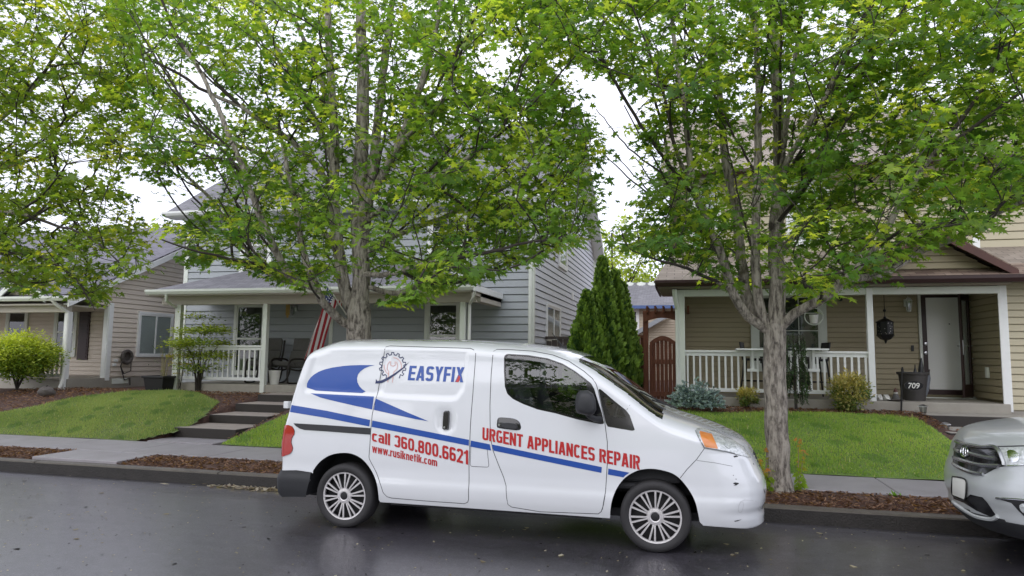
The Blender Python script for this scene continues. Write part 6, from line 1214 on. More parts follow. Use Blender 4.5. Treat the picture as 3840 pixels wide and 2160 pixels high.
# trees beyond the gardens
def far_tree(x, y, h, r, seed, label, cols, nl=3800, lean=0.):
    g = np.random.default_rng(seed); t = thing('garden_tree', label, 'tree', (x, y, .6), 'trees beyond the gardens'); sk = Skeleton(); sk.limb([np.array([x, y, .4]), np.array([x+.1, y, h*.3]), np.array([x, y, h*.6]), np.array([x+lean, y, h*.88])], .2, .05, step=.5)
    for k in range(7): a = g.uniform(0, 6.28); z = h*g.uniform(.22, .55); sk.limb([np.array([x, y, z]), np.array([x+r*.5*math.cos(a), y+r*.5*math.sin(a), z+h*.14]), np.array([x+r*.85*math.cos(a), y+r*.85*math.sin(a), z+h*.28])], .07, .02, step=.4)
    n = 170; C = g.normal(0, 1, (n, 3)); C /= np.linalg.norm(C, axis=1, keepdims=True); C *= g.random((n, 1))**.4; C = np.array([x, y, h*.62])+C*np.array([r, r, h*.4])
    for p in C[np.argsort(C[:, 2])]: sk.twig(p, mx=1.6)
    sk.mesh('trunk', 'twig bark', t, sk.radii(.01), 0, 9, 8)
    i = g.integers(0, n, nl); P = C[i]+g.normal(0, .32, (nl, 3))*np.array([1, 1, .6])*r*.3; u = np.clip(.5+.5*g.normal(0, .7, n)[i]+g.normal(0, .2, nl), 0, 1)[:, None]
    leaves(P, g.normal(0, 1, (nl, 3))+np.array([0, 0, -.3]), np.array([0, 0, 1.])+g.normal(0, .5, (nl, 3)), g.uniform(.13, .24, nl), col3(cols[0], cols[1], u), 'crown', t, 'shrub leaf', OVAL*np.array([2.2, 1]), .1)
GC = ((.16, .25, .035), (.42, .5, .07))
for x, y, h, r, sd, lb in ((-4.6, 42, 10.5, 2.6, 81, 'bright yellow-green tree rising beyond the grey house gable'), (-1.2, 46, 12.2, 3.0, 82, 'bright green tree rising straight above the distant grey roof'), (2.8, 45, 10.8, 3.0, 83, 'pale green tree showing between the tan house eave and the maple'), (6.5, 47, 12, 3.2, 84, 'light green tree hidden mostly by the tan house')):
    far_tree(x, y, h, r, sd, lb, GC)
# ------------------------------------------------------------------ red gate, arbour and fences
FY = 15.3; FG = Wall((0, FY, 0), XA, -YA)
GT = thing('garden_gate', 'reddish-brown arched wooden garden gate with a slatted arbour on top', 'gate', (-.7, FY, .75))
gx0, gx1 = at(1634, 900, FY)[0], -.30; zb = .78; zt0, zt1 = at(1640, 868, FY)[2], at(1668, 845, FY)[2]
px_l = at(1625, 900, FY)[0]; mb = MB(); FG.box(mb, px_l-.055, px_l+.055, .7, at(1625, 782, FY)[2], -.05, .06); FG.box(mb, gx1-.02, gx1+.09, .7, at(1625, 782, FY)[2], -.05, .06); mb.build('gate_post', 'red wood', GT, bevel=.006)
n = 6; bw_ = (gx1-gx0-.06)/n; mb = MB()
for i in range(n):
    a = gx0+.05+i*bw_; t_ = (i+.5)/n; z = zt0+(zt1-zt0)*math.sin(math.pi*min(1, .12+.76*t_)); FG.box(mb, a+.006, a+bw_-.006, zb, z-.05, -.01, .012)
mb.build('gate_boards', 'red wood', GT)
mb = MB(); ar = [(gx0+.01+(gx1-gx0-.02)*t, zt0+(zt1-zt0)*math.sin(math.pi*(.1+.8*t))) for t in np.linspace(0, 1, 11)]
for i in range(10): (a, z), (b, w) = ar[i], ar[i+1]; mb.hexa([FG.p(a, z-.10, .014), FG.p(b, w-.10, .014), FG.p(b, w-.10, .04), FG.p(a, z-.10, .04)], [FG.p(a, z, .014), FG.p(b, w, .014), FG.p(b, w, .04), FG.p(a, z, .04)])
zr_ = at(1660, 910, FY)[2]; FG.box(mb, gx0+.01, gx1, zr_-.05, zr_+.05, .014, .038); FG.box(mb, gx0+.01, gx1, zb+.05, zb+.16, .014, .038); FG.box(mb, gx0, gx0+.07, zb, zt0-.0, .0135, .041); mb.build('gate_frame', 'red wood', GT)
mb = MB(); za = at(1650, 800, FY)[2]; pts = [(px_l-.05+(gx1+.15-px_l)*t, za-.10+.10*math.sin(math.pi*t)) for t in np.linspace(0, 1, 9)]
for i in range(8): (a, z), (b, w) = pts[i], pts[i+1]; mb.hexa([FG.p(a, z, .06), FG.p(b, w, .06), FG.p(b, w, .10), FG.p(a, z, .10)], [FG.p(a, za+.14, .06), FG.p(b, za+.14, .06), FG.p(b, za+.14, .10), FG.p(a, za+.14, .10)])
for i in range(6): a = px_l+.03+i*.17; mb.hexa([FG.p(a, za+.10, -.35), FG.p(a+.04, za+.10, -.35), FG.p(a+.04, za+.10, .30), FG.p(a, za+.10, .30)], [FG.p(a, za+.22, -.35), FG.p(a+.04, za+.22, -.35), FG.p(a+.04, za+.24, .34), FG.p(a, za+.24, .34)])
mb.build('arbour', 'red wood', GT)
FN = thing('red_fence', 'short reddish-brown board fence between the clipped evergreens and the gate', 'fence', (-1.4, FY+.02, .75)); mb = MB(); zf = at(1615, 850, FY)[2]
for i in range(4): a = -1.47+i*.135; FG.box(mb, a, a+.125, .78, zf, -.03, -.01)
FG.box(mb, -1.48, px_l-.06, zf, zf+.06, -.05, .02); mb.build('boards', 'red wood', FN); mb = MB(); FG.box(mb, -1.48, px_l-.06, zf-.3, zf-.2, -.009, .02); mb.build('rail', 'red wood', FN)
mat('old fence', (.085, .07, .06), .8, var=(4, .8), scale=(5, 5, .5))
ff = Wall((0, 17.4, 0), XA, -YA); FO = thing('old_fence', 'weathered brown fence beside the grey house side wall', 'fence', (-3.0, 17.4, .75)); mb = MB()
for i in range(6): a = -3.58+i*.145; ff.box(mb, a, a+.135, .78, 2.05+.03*i, -.01, .012)
mb.build('boards', 'old fence', FO); mb = MB(); ff.box(mb, -3.6, -2.7, 2.1, 2.17, -.02, .03); mb.build('rail', 'old fence', FO)
# ------------------------------------------------------------------ things on and round the porches
P = gnd(405, 983); PTY = float(P[1]); pt = thing('black_planter', 'big square-shouldered black planter with thin stalks on the bark bed', 'planter', tuple(P))
w1, w0, h_ = .30, .235, float(at(405, 945, PTY)[2]-P[2]); mb = MB(); x, y, z = P
ring = lambda s, zz: [(x-s, y-s, zz), (x+s, y-s, zz), (x+s, y+s, zz), (x-s, y+s, zz)]
V = ring(w0, z)+ring(w1-.02, z+h_-.05)+ring(w1+.01, z+h_-.05)+ring(w1+.015, z+h_)+ring(w1-.02, z+h_)+ring(w1-.03, z+h_-.08); mb.add(V, [(0, 3, 2, 1)]+[(4*k+i, 4*k+(i+1) % 4, 4*k+4+(i+1) % 4, 4*k+4+i) for k in range(5) for i in range(4)]+[(20, 21, 22, 23)]); mb.build('pot', 'black plastic', pt, bevel=.01)
g = np.random.default_rng(91); mb = MB()
for k in range(9): a = g.normal(0, .12); mb.tube([(x+a*.5, y+g.normal(0, .05), z+h_-.1), (x+a*1.1, y, z+h_+.35), (x+a*1.7+g.normal(0, .05), y+g.normal(0, .1), z+h_+g.uniform(.5, .85))], [.008, .006, .003], 5)
mat('dry stalk', (.32, .28, .14), .8); mb.build('stalks', 'dry stalk', pt)
n = 26; Pp = np.stack([x+g.normal(0, .18, n), y+g.normal(0, .08, n), z+h_+g.uniform(.2, .75, n)], 1); leaves(Pp, g.normal(0, .5, (n, 3))+np.array([0, 0, .8]), g.normal(0, 1, (n, 3)), g.uniform(.08, .2, n), np.tile([.10, .16, .04], (n, 1)), 'blades', pt, 'shrub leaf', OVAL*np.array([.35, 1]), .02)
P = gnd(117, 994); rk = MB(); g = np.random.default_rng(92); rk.ball((P[0], P[1], P[2]+.07), (.20, .15, .13), 12, 8); rk.v = [tuple(np.array(v)+g.normal(0, .012, 3)) for v in rk.v]; o = rk.build('garden_rock', 'stone', None, smooth=True); props(o, 'rounded brown rock lying on the bark below the rose house', 'rock')
# white planter, armchairs
P = at(690, 962, 14.55); mb = MB(); z = PZ; x = P[0]; mb.lathe([(.0001, z), (.095, z), (.10, z+.02), (.135, z+.31), (.14, z+.33), (.125, z+.33), (.12, z+.28), (.0001, z+.28)], (x, 14.55, 0), 20); o = mb.build('white_planter', 'paper white', None, smooth=True); props(o, 'plain white flowerpot on the grey house porch by the post', 'flowerpot')
def armchair(x, y, rz, label):
    t = thing('armchair', label, 'armchair', (x, y, PZ), 'lounge chairs on the grey porch'); M = Matrix.Translation((x, y, PZ)) @ Matrix.Rotation(rz, 4, 'Z')
    def q(a): return tuple(M @ Vector(a))
    mb = MB(); S = [(-.30, .42), (.0, .40), (.18, .36)]; 
    prof = [(-.28, .44), (-.05, .40), (.14, .37), (.22, .42), (.34, .72), (.42, 1.04)]
    for i in range(5):
        (a, za), (b, zb_) = prof[i], prof[i+1]; mb.hexa([q((-.27, a, za-.0)), q((.27, a, za)), q((.27, b, zb_)), q((-.27, b, zb_))], [q((-.27, a-.03, za+.11)), q((.27, a-.03, za+.11)), q((.27, b-.06, zb_+.08)), q((-.27, b-.06, zb_+.08))])
    mb.build('cushion', 'cloth grey', t, bevel=.02)
    for s in (-1, 1):
        mb = MB(); mb.tube([q(p) for p in spline([(s*.31, -.34, .02), (s*.31, -.36, .3), (s*.31, -.28, .56), (s*.31, 0, .60), (s*.31, .22, .55), (s*.31, .30, .3), (s*.31, .12, .03), (s*.31, -.3, .02)], 4, False)], .024, 6); mb.build('side_frame', 'dark wood', t, smooth=True)
        mb = MB(); mb.tube([q(p) for p in spline([(s*.29, -.3, .36), (s*.29, .15, .34), (s*.29, .36, .7), (s*.29, .45, 1.06)], 4, False)], .024, 6); mb.build('back_rail', 'dark wood', t, smooth=True)
xa1 = at(727, 900, 15.1)[0]; xa2 = at(668, 900, 15.1)[0]
armchair(xa1, 15.15, -.25, 'grey cushioned bentwood armchair on the open side of the porch post'); armchair(xa2-.05, 15.15, .15, 'grey cushioned bentwood armchair half behind the porch post and railing')
# flag on its staff
FL = thing('flag', 'striped red and white flag with a starred blue corner on a slanting white staff', 'flag', tuple(at(868, 790, 14.2)))
A0, A1 = at(872, 792, 14.25), at(822, 718, 13.3)
mb = MB(); mb.tube([A0, A1], .014, 8); mb.ball(tuple(A1), .025, 8, 6); mb.build('staff', 'paper white', FL, smooth=True)
def flagmat():
    m = mat('flag cloth', (.6, .6, .6), .8); t = m.node_tree; b = t.nodes['Principled BSDF']; uv = N(t, 'ShaderNodeUVMap'); s = N(t, 'ShaderNodeSeparateXYZ'); t.links.new(uv.outputs[0], s.inputs[0])
    def mth(op, a, c=None):
        n = N(t, 'ShaderNodeMath', operation=op)
        for k, v in ((0, a), (1, c)):
            if v is None: continue
            if isinstance(v, (int, float)): n.inputs[k].default_value = v
            else: t.links.new(v, n.inputs[k])
        return n.outputs[0]
    st_ = mth('MODULO', mth('FLOOR', mth('MULTIPLY', s.outputs[1], 13.)), 2.); red = mth('LESS_THAN', st_, .5)
    x = N(t, 'ShaderNodeMix', data_type='RGBA'); x.inputs[6].default_value = (.70, .68, .66, 1); x.inputs[7].default_value = (.36, .015, .025, 1); t.links.new(red, x.inputs[0])
    can = mth('MULTIPLY', mth('LESS_THAN', s.outputs[0], .42), mth('GREATER_THAN', s.outputs[1], .46))
    fx = mth('SUBTRACT', mth('FRACT', mth('MULTIPLY', s.outputs[0], 14.3)), .5); fy = mth('SUBTRACT', mth('FRACT', mth('MULTIPLY', s.outputs[1], 9.3)), .5); star = mth('LESS_THAN', mth('ADD', mth('MULTIPLY', fx, fx), mth('MULTIPLY', fy, fy)), .085)
    c = N(t, 'ShaderNodeMix', data_type='RGBA'); c.inputs[6].default_value = (.015, .035, .14, 1); c.inputs[7].default_value = (.75, .75, .75, 1); t.links.new(star, c.inputs[0])
    f = N(t, 'ShaderNodeMix', data_type='RGBA'); t.links.new(can, f.inputs[0]); t.links.new(x.outputs[2], f.inputs[6]); t.links.new(c.outputs[2], f.inputs[7]); t.links.new(f.outputs[2], b.inputs['Base Color'])
flagmat()
# the hoist runs down the staff from its tip; the free end falls in folds to the left
hA, hB = np.array(A1)*.97+np.array(A0)*.03, np.array(A1)*.25+np.array(A0)*.75; nu, nv = 46, 26; V, UVs = [], []
tip_end = [at(800, 770, 13.35), at(838, 790, 13.9)]
e0, e1 = at(765, 905, 13.45), at(815, 880, 13.85); m0, m1 = at(806, 770, 13.3), at(850, 775, 13.95)
for i in range(nu):
    u = i/(nu-1)
    for j in range(nv):
        v = j/(nv-1); h = hA+(hB-hA)*v; mm = m0+(m1-m0)*v; e = e0+(e1-e0)*v; p = (1-u)**2*h+2*u*(1-u)*(mm*2-(h+e)/2)+u*u*e
        w_ = .05*math.sin(v*9+u*3)*min(1, u*2.2); V.append((p[0]+w_*.5, p[1]+w_*1.3, p[2]+.02*math.sin(v*7+u*5)*u)); UVs.append((u, 1-v))
F = [(i*nv+j, (i+1)*nv+j, (i+1)*nv+j+1, i*nv+j+1) for i in range(nu-1) for j in range(nv-1)]; sheet('cloth', V, F, 'flag cloth', FL, uv=UVs, smooth=True)
# small wall fittings of the grey house
P = at(724, 778, 15.7); mb = MB()
for k in range(4): mb.tube([(P[0]+.03*(k-1.5), 15.7, P[2]+.28), (P[0]+.03*(k-1.5), 15.7, P[2]-.25+.06*abs(k-1.5))], .012, 6)
mat('brass', (.35, .22, .05), .4, .7); o = mb.build('wind_chime', 'brass', None); props(o, 'brass wind chime hanging under the grey porch roof', 'wind chime')
def wall_lamp(P, label, m='black metal'):
    t = thing('wall_lamp', label, 'lamp', tuple(P)); x, y, z = P; mb = MB(); mb.box(x-.05, x+.05, y-.0, y+.02, z-.05, z+.1); mb.tube([(x, y, z+.06), (x, y-.09, z+.14), (x, y-.13, z+.1)], .01, 6); mb.build('bracket', m, t)
    mb = MB(); mb.lathe([(.03, .12), (.075, .06), (.07, .05)], (x, y-.13, z), 6); mb.lathe([(.04, -.14), (.03, -.16), (.0001, -.17)], (x, y-.13, z), 6)
    for k in range(6): a = math.pi*k/3; mb.tube([(x+.065*math.cos(a), y-.13+.065*math.sin(a), z+.055), (x+.04*math.cos(a), y-.13+.04*math.sin(a), z-.14)], .005, 4)
    mb.build('cage', m, t); mb = MB(); mb.lathe([(.06, .05), (.036, -.14)], (x, y-.13, z), 6); mb.build('lamp_glass', 'house glass', t)
wall_lamp(at(744, 778, GY-.03), 'pale lantern lamp on the grey porch wall beside the chime', 'silver metal'); wall_lamp(at(2281, 765, RY-.03), 'small pale lantern lamp on the tan wall left of the door', 'trim white')
# tan porch: rail tables, bar chairs
for x0, x1, xl_, lb in ((1852, 1932, 1893, 'white half table hooked on the railing left of the pale maple trunk'), (2003, 2083, 2046, 'white half table hooked on the railing right of the pale maple trunk')):
    a, b, c = at(x0, 879, 13.85), at(x1, 879, 13.85), at(xl_, 900, 13.93); t = thing('rail_table', lb, 'table', tuple(c), 'half tables on the tan porch railing'); mb = MB(); mb.box(a[0], b[0], 13.72, 14.3, a[2]-.012, a[2]+.018); mb.build('table_top', 'trim bright', t, bevel=.004)
    mb = MB(); zz = at(xl_, 932, 13.9)[2]; mb.box(c[0]-.025, c[0]+.025, 13.90, 13.94, zz, a[2]-.012); mb.box(c[0]-.10, c[0]+.10, 13.88, 13.945, zz-.02, zz+.03); mb.build('bracket', 'trim bright', t, bevel=.003)
def bar_chair(x, y, rz, label):
    t = thing('bar_chair', label, 'chair', (x, y, .92), 'tall black chairs at the rail tables'); M = Matrix.Translation((x, y, .92)) @ Matrix.Rotation(rz, 4, 'Z'); q = lambda a: tuple(M @ Vector(a))
    mb = MB(); mb.hexa([q((-.2, -.2, .70)), q((.2, -.2, .70)), q((.2, .2, .70)), q((-.2, .2, .70))], [q((-.2, -.2, .75)), q((.2, -.2, .75)), q((.2, .2, .75)), q((-.2, .2, .75))]); mb.build('seat', 'black metal', t, bevel=.015)
    for sx in (-1, 1):
        for sy in (-1, 1): mb = MB(); mb.tube([q((sx*.17, sy*.17, .72)), q((sx*.19, sy*.20, .4)), q((sx*.24, sy*.25, 0))], .016, 6); mb.build('leg', 'black metal', t)
    mb = MB(); mb.tube([q((-.19, .19, .72)), q((-.19, .24, 1.06)), q((.19, .24, 1.06)), q((.19, .19, .72))], .016, 6)
    mb.hexa([q((-.18, .22, .92)), q((.18, .22, .92)), q((.18, .24, .92)), q((-.18, .24, .92))], [q((-.18, .23, 1.06)), q((.18, .23, 1.06)), q((.18, .25, 1.06)), q((-.18, .25, 1.06))]); mb.build('backrest', 'black metal', t); mb = MB(); mb.tube([q((-.2, -.2, .3)), q((.2, -.2, .3)), q((.2, .2, .3)), q((-.2, .2, .3)), q((-.2, -.2, .3))], .01, 5); mb.build('footrest', 'black metal', t)
bar_chair(at(1897, 900, 14.75)[0], 14.75, 1.35, 'tall black bar chair left of the pale maple trunk on the tan porch'); bar_chair(at(2048, 900, 14.75)[0], 14.75, -1.35, 'tall black bar chair right of the pale maple trunk on the tan porch')
# hanging pot in a ring, ornaments, lantern
P = at(2047, 796, 14.5); t = thing('hanging_planter', 'little white pot hung in a pale ring before the tan porch window', 'planter', tuple(P)); ang = np.linspace(0, 2*math.pi, 33); mb = MB(); mb.tube([(P[0]+.165*math.cos(a), 14.5, P[2]+.165*math.sin(a)) for a in ang], .009, 6, False); mb.tube([(P[0], 14.5, P[2]+.165), (P[0], 14.5, 3.0)], .003, 4); mb.build('ring', 'trim white', t); mb = MB(); mb.lathe([(.0001, -.14), (.065, -.14), (.085, .02), (.09, .03), (.075, .03), (.07, 0), (.0001, 0)], (P[0], 14.5, P[2]), 16); mb.build('pot', 'paper white', t, smooth=True)
P = at(2114, 752, 14.6); mb = MB(); mb.ball((P[0], 14.6, P[2]), (.045, .045, .05), 10, 7); mb.tube([(P[0], 14.6, P[2]+.05), (P[0], 14.6, 3.0)], .004, 4); o = mb.build('hanging_ornament', 'black metal', None); props(o, 'small dark ball ornament hanging above the pale maple side branch', 'ornament')
P = at(2227, 828, 14.7); t = thing('hanging_lantern', 'large black pierced metal lantern on a chain left of the front door', 'lantern', tuple(P)); x, y, z = P; mb = MB(); mb.lathe([(.0001, .25), (.025, .24), (.03, .21), (.07, .19), (.16, .14), (.165, .12)], (x, y, z), 8); mb.lathe([(.15, -.10), (.165, -.12), (.10, -.19), (.03, -.22), (.012, -.27), (.0001, -.28)], (x, y, z), 8); mb.build('lantern_frame', 'black metal', t)
def pierced():
    m = mat('pierced metal', (.012, .012, .012), .45, .3); tt = m.node_tree; b = tt.nodes['Principled BSDF']; tc = N(tt, 'ShaderNodeTexCoord'); v = N(tt, 'ShaderNodeTexVoronoi'); v.inputs['Scale'].default_value = 22; tt.links.new(tc.outputs['Object'], v.inputs['Vector']); r = N(tt, 'ShaderNodeMath', operation='LESS_THAN'); r.inputs[1].default_value = .22; tt.links.new(v.outputs['Distance'], r.inputs[0]); x = N(tt, 'ShaderNodeMix', data_type='RGBA'); x.inputs[6].default_value = (.012, .012, .012, 1); x.inputs[7].default_value = (.30, .28, .26, 1); tt.links.new(r.outputs[0], x.inputs[0]); tt.links.new(x.outputs[2], b.inputs['Base Color'])
pierced(); mb = MB(); mb.lathe([(.15, .12), (.15, -.10)], (x, y, z), 8); mb.build('lantern_body', 'pierced metal', t); mb = MB(); mb.tube([(x, y, z+.24), (x, y, 3.0)], .007, 5); mb.ball((x, y, z+.36), .03, 8, 6); mb.build('chain', 'black metal', t)
# door-step things: tub with umbrellas, number plaque, shoes, gnome, dish
P = at(2299, 1000, 14.45); x, y, z = P[0], 14.45, .92; t = thing('umbrella_tub', 'dark grey round tub holding folded umbrellas beside the front door', 'tub', (x, y, z)); hh = at(2299, 936, y)[2]-z; mb = MB(); mb.lathe([(.0001, 0), (.185, 0), (.19, .02), (.245, hh-.05), (.27, hh-.04), (.275, hh), (.25, hh), (.24, hh-.06), (.0001, hh-.06)], (x, y, z), 28); mb.build('tub', 'terracotta grey', t, smooth=True, angle=50)
for k, (dx, dz, a, m_, lb, tl) in enumerate(((-.10, .0, -.12, 'black plastic', 'black folded umbrella leaning left in the grey tub', .5), (.02, .05, .03, 'black plastic', 'black folded umbrella upright in the middle of the grey tub', .56), (.09, .02, .07, 'black metal', 'tall black umbrella with a pale grip in the grey tub', .75), (.16, -.05, .2, 'cloth slate', 'slate grey folded umbrella leaning right in the grey tub', .48))):
    if 'cloth slate' not in MATS: mat('cloth slate', (.13, .14, .16), .8)
    u = thing('umbrella', lb, 'umbrella', (x+dx, y-.02*k, z+.06), 'umbrellas in the tub'); p0 = np.array([x+dx, y-.02*k, z+.06]); p1 = p0+np.array([a*tl, 0, tl]); mb = MB(); q = lambda s: p0+(p1-p0)*s
    mb.tube([q(.05), q(.3), q(.75), q(.97)], [.03, .05, .045, .012], 7); mb.build('folded_cloth', m_, u); mb = MB(); mb.tube([q(.9), q(1.08)], .010, 6); mb.build('grip', 'paper white' if k == 2 else 'black plastic', u)
s = at(2266, 1036, 13.85); sx, sy = s[0], 13.85; t = thing('number_plaque', 'black garden stake carrying the oval 709 number plaque', 'sign', (sx, sy, .74)); zt_ = at(2276, 928, sy)[2]; mb = MB(); mb.tube([(sx, sy, .6), (sx+.05, sy, zt_), (sx+.06, sy, zt_+.03)], .016, 6); pz = at(2298, 970, sy); mb.tube([(sx+.05, sy, zt_-.06), (pz[0]+.13, sy, zt_-.06)], .01, 5); mb.build('stake', 'black metal', t)
mb = MB(); ee = [(pz[0]+.155*math.cos(a), sy-.02, pz[2]+.085*math.sin(a)) for a in np.linspace(0, 2*math.pi, 40, endpoint=False)]; mb.prism(ee, (0, .015, 0)); pq = mb.build('oval_plate', 'black gloss', t); mb = MB(); mb.tube([(p[0]*.985+pz[0]*.015, sy-.021, p[2]) for p in ee]+[(ee[0][0]*.985+pz[0]*.015, sy-.021, ee[0][2])], .004, 4, False); mb.build('plate_border', 'terracotta grey', pq)
def text_at(name, txt, c, h, m, parent, w=None, bold=.02, shear=0):
    cu = bpy.data.curves.new(name, 'FONT'); cu.body = txt; cu.offset = bold; cu.shear = shear; cu.extrude = .002; to = bpy.data.objects.new(name, cu); COL.objects.link(to); me = bpy.data.meshes.new_from_object(to.evaluated_get(bpy.context.evaluated_depsgraph_get())); bpy.data.objects.remove(to); bpy.data.curves.remove(cu)
    V = np.array([v.co for v in me.vertices]); lo, hi = V.min(0), V.max(0); s = h/(hi[1]-lo[1]); sx = s if w is None else w/(hi[0]-lo[0])
    for v in me.vertices: v.co = (c[0]+(v.co.x-(lo[0]+hi[0])/2)*sx, c[1]-v.co.z, c[2]+(v.co.y-(lo[1]+hi[1])/2)*s)
    me.materials.append(MATS[m]); o = bpy.data.objects.new(name, me); COL.objects.link(o); attach(o, parent); return o
text_at('number_lettering', '709', (pz[0], sy-.024, pz[2]), .10, 'paper white', pq, .185, .012, .15)
P = at(2221, 992, 14.25); x, y, z = P[0], 14.25, .925
for k in (-1, 1):
    mb = MB(); c = (x+.055*k, y-.03*k, z); prof = [(-.13, .03, .035), (-.06, .05, .06), (.02, .05, .10), (.09, .045, .10), (.13, .03, .07)]
    V = []; F = []
    for yy, w_, h2 in prof: V += [(c[0]-w_, c[1]+yy, z), (c[0]+w_, c[1]+yy, z), (c[0]+w_*.8, c[1]+yy, z+h2), (c[0]-w_*.8, c[1]+yy, z+h2)]
    F = [(4*i+j, 4*i+(j+1) % 4, 4*i+4+(j+1) % 4, 4*i+4+j) for i in range(4) for j in range(4)]+[(0, 1, 2, 3), (16, 17, 18, 19)]; mb.add(V, F); o = mb.build('shoe', 'paper white', None, smooth=True, bevel=.01); props(o, 'pale trainer on the porch edge, '+('the one by the white post' if k < 0 else 'the one by the garden gnome'), 'shoe', 'pair of trainers on the porch')
P = at(2253, 985, 14.3); x, y, z = P[0], 14.3, .925; t = thing('garden_gnome', 'little red-capped garden figurine on the porch edge', 'figurine', (x, y, z)); mb = MB(); mb.lathe([(.0001, 0), (.06, 0), (.065, .04), (.045, .10), (.03, .12)], (x, y, z), 12); mb.build('body', 'cloth grey', t, smooth=True); mb = MB(); mb.ball((x, y, z+.14), .035, 10, 7); mb.build('head', 'paper white', t, smooth=True); mb = MB(); mb.lathe([(.04, .15), (.03, .18), (.0001, .24)], (x, y, z), 12); mb.build('cap', 'red brown trim', t, smooth=True)
P = at(2255, 1001, 14.0); mb = MB(); mb.lathe([(.0001, .0), (.10, .0), (.15, .025), (.145, .03), (.10, .01), (.0001, .01)], (P[0], 14.05, .922), 20); o = mb.build('shallow_dish', 'stone', None, smooth=True); props(o, 'shallow grey dish on the porch edge under the 709 plaque', 'dish')
# path lights
for x0, y0, yb, Y, lb in ((2322, 1030, 1058, 13.6, 'black path lantern at the top corner of the lawn'), (2378, 1076, 1110, 12.55, 'black path lantern lower down beside the entry steps')):
    P = at(x0, y0, Y); x, z = P[0], P[2]; gnd_z = gz(Y); t = thing('path_light', lb, 'lamp', (x, Y, gnd_z), 'stake lights along the steps'); mb = MB(); mb.tube([(x, Y, gnd_z-.1), (x, Y, z-.06)], .014, 6); mb.build('stake', 'black metal', t); mb = MB(); mb.lathe([(.085, .045), (.08, .06), (.03, .085), (.0001, .09)], (x, Y, z), 4); mb.build('lamp_cap', 'silver metal', t); mb = MB(); mb.lathe([(.05, -.07), (.055, -.06), (.05, -.055)], (x, Y, z), 8)
    for k in range(4): a = math.pi*k/2+.78; mb.tube([(x+.06*math.cos(a), Y+.06*math.sin(a), z+.045), (x+.048*math.cos(a), Y+.048*math.sin(a), z-.06)], .006, 4)
    mb.build('cage', 'black metal', t); mb = MB(); mb.lathe([(.05, .045), (.042, -.055)], (x, Y, z), 8); mb.build('lamp_glass', 'house glass', t)
# suckers at the foot of the pale maple, and a weed
def sucker(base, h, seed, label, dx):
    g = np.random.default_rng(seed); t = thing('maple_sucker', label, 'sapling', tuple(base), 'shoots at the foot of the pale maple'); b = np.array(base, float); mb = MB(); st_ = []
    for k in range(3): e = b+np.array([dx*.04+g.normal(0, .05), g.normal(0, .03), h*(1-.22*k)]); pts = spline([b+g.normal(0, .012, 3)*np.array([1, 1, 0]), (b+e)/2+g.normal(0, .02, 3), e], 6, False); mb.tube(pts, list(np.linspace(.007, .003, len(pts))), 5); st_.append(pts)
    mb.build('stem', 'dry stalk', t); P, D, Nn, S, T = [], [], [], [], []
    for pts in st_:
        for i in range(2, len(pts)):
            f = i/len(pts)
            for s in (-1, 1):
                a = g.uniform(0, 6.28); d = np.array([math.cos(a), math.sin(a)*.6, -.5]); P.append(pts[i]+d*.02); D.append(d+g.normal(0, .2, 3)); Nn.append(np.array([0, -.5, 1.])+g.normal(0, .3, 3)); S.append(g.uniform(.05, .085)*(1.1-.5*f)); T.append(col3((.22, .33, .03), (.52, .20, .08), np.clip((f-.6)*2.6, 0, 1))*g.uniform(.85, 1.2))
    leaves(np.array(P), np.array(D), np.array(Nn), np.array(S), np.array(T), 'leaves', t)
sucker((float(atz(2002, 1225, .13)[0]), YR+.05, .12), .62, 101, 'young maple shoots with orange tips right of the pale trunk', 1); sucker((float(atz(1935, 1228, .13)[0]), YR-.12, .12), .50, 102, 'young maple shoots with orange tips between the trunk and the van nose', -1)
P = atz(2250, 1250, .12); g = np.random.default_rng(103); n = 34; Pp = np.array(P)+g.normal(0, .02, (n, 3))*np.array([1, 1, .1]); D = g.normal(0, 1, (n, 3)); D[:, 2] = g.uniform(.1, .7, n); o = leaves(Pp, D, np.array([0, 0, 1.])+g.normal(0, .3, (n, 3)), g.uniform(.05, .10, n), np.tile([.16, .32, .05], (n, 1)), 'weed', None, 'shrub leaf', OVAL); props(o, 'bright green weed growing from the bark at the pavement edge', 'weed')
# ------------------------------------------------------------------ the silver car nosing in behind the van's bow
SY = 7.02
def zs(x, y): return 2240.6+.2685*x, 992.8+.2685*y
def uq(p, Y): P = at(p[0], p[1], Y); return (-P[0], P[2])
fr = [uq(p, 7.12) for p in ((2412, 1100), (2403, 1120), (2397, 1150), (2387, 1178), (2384, 1200), (2386, 1222), (2393, 1245), (2396, 1265), (2410, 1283))]+[(-2.36, .26)]
f0 = fr[0]; tp_ = [(-6.95, 1.0), (-6.85, 1.25), (-6.5, 1.62), (-5.9, 1.70), (-5.0, 1.735), (-4.4, 1.71), (-4.1, 1.63), (-3.55, 1.30), (-3.35, 1.19), (-2.95, 1.155), (-2.65, 1.115), (-2.42, 1.06), f0]
rr_ = [(-6.95, 1.0), (-6.97, .8), (-6.95, .5), (-6.9, .3)]
suv = Shell(tp_, [(-6.9, .3), (-5, .27), (-3.2, .26), fr[-1]], rr_, fr, .955, .15, 2.7, .95, 2.25, .25, 3, [(.93, .22), (.97, .35), (1., .6), (1., .9), (.97, 1.05), (.90, 1.35), (.80, 1.7), (.75, 1.9)])
suv.grid(240, 84, False, True)
place_suv = lambda x, v, z: np.stack([-np.asarray(x, float), SY-np.asarray(v, float), np.asarray(z, float)], 1)
def arch(cx, cz, r): return [(cx+r*math.cos(t), cz+r*math.sin(t)) for t in np.linspace(-.4, math.pi+.4, 30)]
for cx in (-3.12, -5.9): suv.cut('gone', arch(cx, .36, .40))
